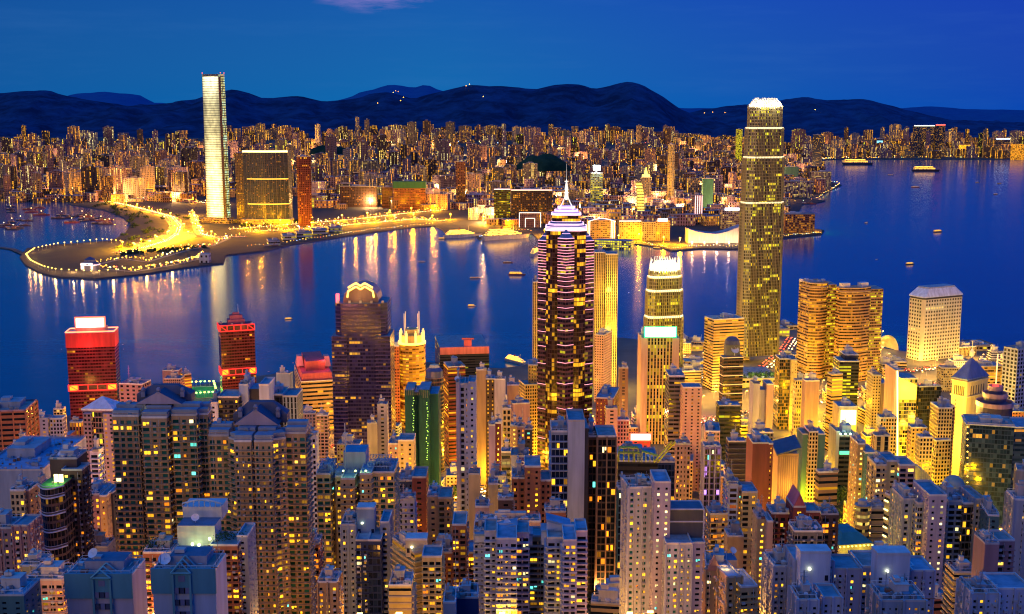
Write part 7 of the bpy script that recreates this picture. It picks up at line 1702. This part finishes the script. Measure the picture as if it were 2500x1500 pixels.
# ================================================================ the near city's streets: infill blocks, lamps, trees
def inside(X,Y,m=4): return any(a-m<X<b+m and c-m<Y<d+m for a,b,c,d in FOOT)
r5=random.Random(17); used=set(); nf=0; tries=0
TN=[('cream','cream'),('tan','tan'),('pinkish','pink'),('grey','taupe'),('white','white'),('brick red','brick'),('mauve','mauve'),('brown','brown')]
SH=[('walk-up',1),('office',1),('block',1)]
while nf<150 and tries<6000:
    tries+=1
    Y=r5.choice([r5.uniform(430,1330),r5.uniform(430,1720)]); x=r5.uniform(-20,2520) if Y<1330 else r5.uniform(1600,2500); ys=sea(x,lerp_tab(HKSHORE,x),3).y
    if Y>ys-45: continue
    X=(x-1250)/F*Y
    w=r5.uniform(12,24); h=r5.uniform(14,34) if Y>520 else r5.uniform(10,20)
    if 1810<x<1960 and Y>1250: continue
    if inside(X+w/2,Y,w*.55): continue
    z=G(Y)+h; k=(CH-z)/Y; ytop=750+F*math.tan(math.atan(k)-PIT)
    if (ytop<1000 and x<2000) or Y>1300: h=r5.uniform(9,16); z=G(Y)+h; ytop=750+F*math.tan(math.atan((CH-z)/Y)-PIT)
    if ytop>1490: continue
    x0=1250+X/Y*F*cP; wp=w*F/Y
    cand=sorted(BLD,key=lambda b:abs((b[1]+b[2])/2-x0)+abs(b[4]-Y)*.25); lab=None; tn=r5.choice(TN); tall=r5.choice(['low','small','squat'])
    for b in cand[:10]:
        rel='left of' if x0+wp/2<b[1] else 'right of' if x0+wp/2>b[2] else 'behind' if Y>b[4] else 'in front of'
        if (rel,b[0]) not in used: used.add((rel,b[0])); lab=f"{tall} {tn[0]} infill building {rel} {b[0]}"; break
    if not lab: continue
    pat=r5.choice('pbqhp'); lit=r5.choice([.1,.18,.3]); lc=r5.choice('yyylog')
    P=foot(x0,None,x0+wp,ytop,Y,r5.uniform(-12,12),r5.uniform(12,22))
    if any(inside(p.x,p.y,0) for p in P): continue
    B(lab,dict(x0=x0,x1=x0+wp,yt=ytop,Y=Y,poly=P,s=f'{tn[1]}:{pat}:{lit}:{lc}'),name='infill_building',cat='building',cap=14,short='@',busy=2); BLD.pop(); nf+=1
print('infill',nf)
# street lamps with their own light
sp=thing('street_lamp','street lamp with a warm glowing head in a street between the near towers','street lamp',(0,0,0),'street lamps between the near towers'); mb=MB(); mb.bar((0,0,0),(0,0,9),.16); mb.bar((0,0,9),(1.8,0,9.4),.12); mb.build('pole',STEEL,sp); mb=MB(); mb.box((2,0,9.2),(1.6,.7,.4)); mb.build('lamp_head',emit((1,.55,.12),8),sp)
LD={}
def street_light(X,Y,col,P,first=[1]):
    o=sp if first else copy_tree(sp)
    if first: first.clear()
    o.location=(X,Y,G(Y) if Y<1180 else 3.2); k=(col,P)
    if k not in LD:
        l=bpy.data.lights.new('lamp_light','POINT'); l.energy=P; l.color=col; l.shadow_soft_size=1.0; LD[k]=l
    q=bpy.data.objects.new('lamp_light',LD[k]); COL.objects.link(q); q.parent=o; q.location=(2,-.6,8.4) if P<40000 else (2,-.6,13)
n=0; tries=0; r6=random.Random(31)
while n<240 and tries<9000:
    tries+=1; Y=250+1090*r6.random()**.8; x=r6.uniform(0,2500); X=(x-1250)/F*Y
    if Y>sea(x,lerp_tab(HKSHORE,x),3).y-14 or inside(X,Y,1.5): continue
    if x<420: col=(1,.40,.05) if r6.random()<.6 else (1,.25,.2)
    elif x<850: col=(1,.42,.04)
    elif x<1450: col=(1,.48,.01)
    elif x<1720: col=(1,.42,.10) if r6.random()<.6 else (1,.2,.12)
    else: col=(1,.54,.0)
    street_light(X,Y,col,80000 if 1850<x<2330 and Y>700 else (6000 if Y<470 else (62000 if x>850 else 45000) if Y>600 else 24000)); n+=1
for x0,x1,Y0,Y1,m in((1730,2180,1330,1480,18),(1640,1760,1380,1600,8),(1880,2200,1500,1800,18),(1640,1800,1330,1650,12),(2380,2500,1350,1640,8),(2180,2460,1430,1620,14),(1180,1300,1080,1250,6),(1960,2320,850,1280,16)):
    for k in range(m):
        for t in range(20):
            Y=r6.uniform(Y0,Y1); x=r6.uniform(x0,x1); X=(x-1250)/F*Y
            if not inside(X,Y,1): street_light(X,Y,(1,.54,.06),36000) if Y>1320 else street_light(X,Y,(1,.52,.0),60000); break
# podium and terraces at the foot of the tallest tower
def podium():
    Y=1440; P=foot(1812,None,1906,925,Y,4,70); z=zt(925,Y); c=(P[0]+P[2])/2; root=thing('podium_building','planted podium with floodlit walls at the foot of the tallest tower','podium',(c.x,c.y,3)); mb=MB(); mb.prism(P,-1,z,0,1,5,7); mb.build('body',[facade((.5,.42,.25),GLASS['dark'],.8,.35,.5,'g',1.1),ROOF[1]],root)
    L=P[1]-P[0]; r=random.Random(4); 
    for k in range(26):
        p=P[0]+L*r.random()+Vector((0,r.uniform(2,22))); mb=MB()
        for j in range(40):
            a=Vector((p.x,p.y,z))+Vector((r.gauss(0,1.6),r.gauss(0,1.6),abs(r.gauss(1.6,1.3)))); u=Vector((r.uniform(-1,1),r.uniform(-1,1),r.uniform(-1,1))).normalized()*.9; v=u.orthogonal().normalized()*.9; mb.face([a-u,a+v,a+u,a-v])
        mb.build('roof_tree',plain((.03,.08,.02),.95),root)
    for s in(.1,.35,.6,.85): point_light((*(P[0]+L*s+Vector((0,-7))),z-26),9000,(1,.75,.12),2,root); point_light((*(P[0]+L*s+Vector((0,10))),z+4),2600,(1,.8,.3),2,root)
podium()
def piers():
    for x0,x1,y0,y1,lab in((1902,1928,806,822,'nearest lit ferry pier hall right of the tallest tower'),(1918,1948,798,806,'outer ferry pier with rows of lamps right of the tallest tower'),(1690,1716,846,858,'ferry pier hall left of the golden brown block'),(1664,1690,832,842,'outer pier beside the spiky crowned tower'),(2380,2430,846,858,'lit pier pavilion at the waterfront before the white gridded block')):
        FBX(lab,x0,x1,y0,y1,fac((.5,.42,.22),.7,'g',1.2,.8,.5),'ferry_pier','pier',d=40,a=8,fl=6)
    b=sea(2167,856,3); root=thing('shell_pavilion','ribbed white shell roofed pavilion on the waterfront right of the bronze twins','pavilion',b); mb=MB(); r=16
    for i in range(14):
        t0,t1=math.pi*i/14,math.pi*(i+1)/14
        for (ra,ya),(rb,yb) in zip(((r,0),(r*.85,14),(r*.4,30)),((r*.85,14),(r*.4,30),(.1,38))):
            q=lambda rr,yy,t:(b.x+rr*math.cos(t),b.y+yy,2+rr*1.5*math.sin(t)); mb.face([q(ra,ya,t0),q(ra,ya,t1),q(rb,yb,t1),q(rb,yb,t0)])
    mb.build('shell',plain((.65,.6,.45),.5),root); mb=MB()
    for i in range(0,15,2):
        t=math.pi*i/14; mb.bar((b.x+r*math.cos(t),b.y,2+r*1.5*math.sin(t)),(b.x+r*.85*math.cos(t),b.y+14,2+r*.85*1.5*math.sin(t)),.3)
    mb.build('rib',PALE,root); point_light((b.x-6,b.y-14,8),6000,(1,.8,.35),2,root)
piers()
def pitch():
    Y=sea(494,968,3).y; P=[sea(470,974,3.6),sea(530,970,3.6),sea(522,944,3.6),sea(458,946,3.6)]; c=sum(P,Vector((0,0,0)))/4; root=thing('sports_pitch','green floodlit sports pitch ringed with lamps between the maroon towers','sports pitch',c); mb=MB(); mb.face([P[0],P[1],P[2],P[3]]); o=mb.build('turf',plain((.03,.22,.06),.9),root)
    mb=MB()
    for a,b in zip(P,P[1:]+P[:1]): mb.bar(a+Vector((0,0,.1)),b+Vector((0,0,.1)),.25)
    mb.lathe((c.x,c.y,3.75),[(10,0),(10.6,.05),(11,0)],20); mb.build('line_marking',plain((.6,.6,.5),.7),root)
    for i,(a,b) in enumerate(zip(P,P[1:]+P[:1])):
        for k in range(6): p=a+(b-a)*(k/6); mb=MB(); mb.bar(p,p+Vector((0,0,6)),.2); mb.lathe(p+Vector((0,0,6)),[(0,0),(1.3,.6),(1.3,1.6),(0,2.2)],8,1); mb.build('pitch_lamp',[STEEL,emit((.35,1,.15) if (k+i)%3 else (1,.8,.1),4)],root)
    point_light((c.x,c.y,22),14000,(.4,1,.3),3,root)
pitch()
# trees in the slopes between the towers
TP=[]
def tree_proto(seed,label):
    r=random.Random(seed); root=thing('tree',label,'tree',(0,0,0),'street trees between the near towers'); mb=MB(); mb.lathe((0,0,0),[(.4,0),(.3,2),(.2,4.5),(.05,6.5)],7)
    for k in range(5): t=r.uniform(0,6.3); mb.bar((0,0,3+.5*k),(2.2*math.cos(t),2.2*math.sin(t),5+.6*k),.12)
    mb.build('trunk',plain((.10,.07,.05),.9),root); mb=MB(); C=[Vector((r.gauss(0,1.7),r.gauss(0,1.7),r.uniform(4,8))) for _ in range(13)]
    for j in range(620):
        c=r.choice(C); v=Vector((r.gauss(0,1),r.gauss(0,1),r.gauss(0,1))).normalized()*r.uniform(.4,1.25); a=c+v; u=Vector((r.uniform(-1,1),r.uniform(-1,1),r.uniform(-1,1))).normalized()*r.uniform(.2,.4); w=u.orthogonal().normalized()*.3; mb.face([a-u,a+w,a+u,a-w],0 if r.random()<.5 else 1)
    mb.build('crown',[plain((.02,.06,.02),.9),plain((.045,.09,.03),.9)],root); return root
P1=tree_proto(1,'bushy dark green tree in a gap between the near towers')
def plant_tree(X,Y,s,first=[1]):
    o=P1 if first else copy_tree(P1)
    if first: first.clear()
    o.location=(X,Y,G(Y)-.3); o.scale=(s,s,s*r6.uniform(.9,1.3)); o.rotation_euler=(0,0,r6.uniform(0,6))
n=0;tries=0
while n<120 and tries<4000:
    tries+=1
    Y=r6.uniform(420,1000); x=r6.choice([r6.uniform(1880,1975),r6.uniform(950,1130),r6.uniform(0,2500),r6.uniform(2040,2110)]); X=(x-1250)/F*Y
    if inside(X,Y,3): continue
    plant_tree(X,Y,r6.uniform(1.2,2.4)); n+=1
def roads():
    asp=ground_mat('street_asphalt',(.05,.05,.05),(.075,.07,.065))
    HKR=(([(1620,1240),(1900,1330),(2140,1400)],16),([(2060,520),(2100,640),(2110,800),(2050,1000)],14),([(1130,640),(1150,800),(1170,1000)],12),([(1200,1150),(1250,1230),(1300,1290)],20),([(700,1150),(950,1200),(1200,1210)],16),([(1600,1600),(1700,1500),(1800,1470),(2000,1400),(2180,1440),(2440,1480)],26),([(1880,1560),(1930,1680),(1950,1780)],22),([(2150,1560),(2250,1540),(2420,1600)],20))
    traffic('road_traffic',HKR,'cars with lit headlamps on the streets between the near towers',lambda x,Y:Vector(((x-1250)/F*Y,Y,(G(Y) if Y<1180 else 3.2)+.35)),1.0,12)
    for k,(pts,w) in enumerate(HKR):
        mb=MB(); V=[Vector(((x-1250)/F*Y,Y,(G(Y) if Y<1180 else 3.2)+.12+.01*k)) for x,Y in dense(pts,10)]; L=[]
        for i in range(len(V)):
            d=V[min(i+1,len(V)-1)]-V[max(i-1,0)]; d.z=0; d.normalize(); q=Vector((-d.y,d.x,0))*w/2; L.append((V[i]+q,V[i]-q))
        for a,b in zip(L,L[1:]): mb.face([a[1],b[1],b[0],a[0]])
        tag(mb.build('road',asp),kind='structure')
roads()
def shed():
    P=foot(2050,None,2128,1326,500,10,22); z=zt(1330,500); c=(P[0]+P[2])/2; root=thing('market_shed','low shed with a teal roof lit yellow along its eaves','shed',(c.x,c.y,z-8)); mb=MB(); mb.prism(P,G(500)-4,z,0,0); mb.build('body',plain((.3,.28,.2),.8),root)
    mb=MB(); Q=scale_poly(P,1.08); mb.prism(Q,z,z+3.4,0,0,top=scale_poly(P,.5)); mb.build('roof',plain((.05,.22,.20),.5),root)
    for k in range(9): p=P[0]+(P[1]-P[0])*k/8+Vector((0,-1)); mb=MB(); mb.lathe((p.x,p.y,z-1.2),[(0,0),(.4,.2),(.4,.6),(0,.8)],6); mb.build('eaves_lamp',emit((1,.8,.1),4),root)
    for s in(.2,.7): p=P[0]+(P[1]-P[0])*s; point_light((p.x,p.y-3,z-3),350,(1,.8,.1),.5,root)
shed()
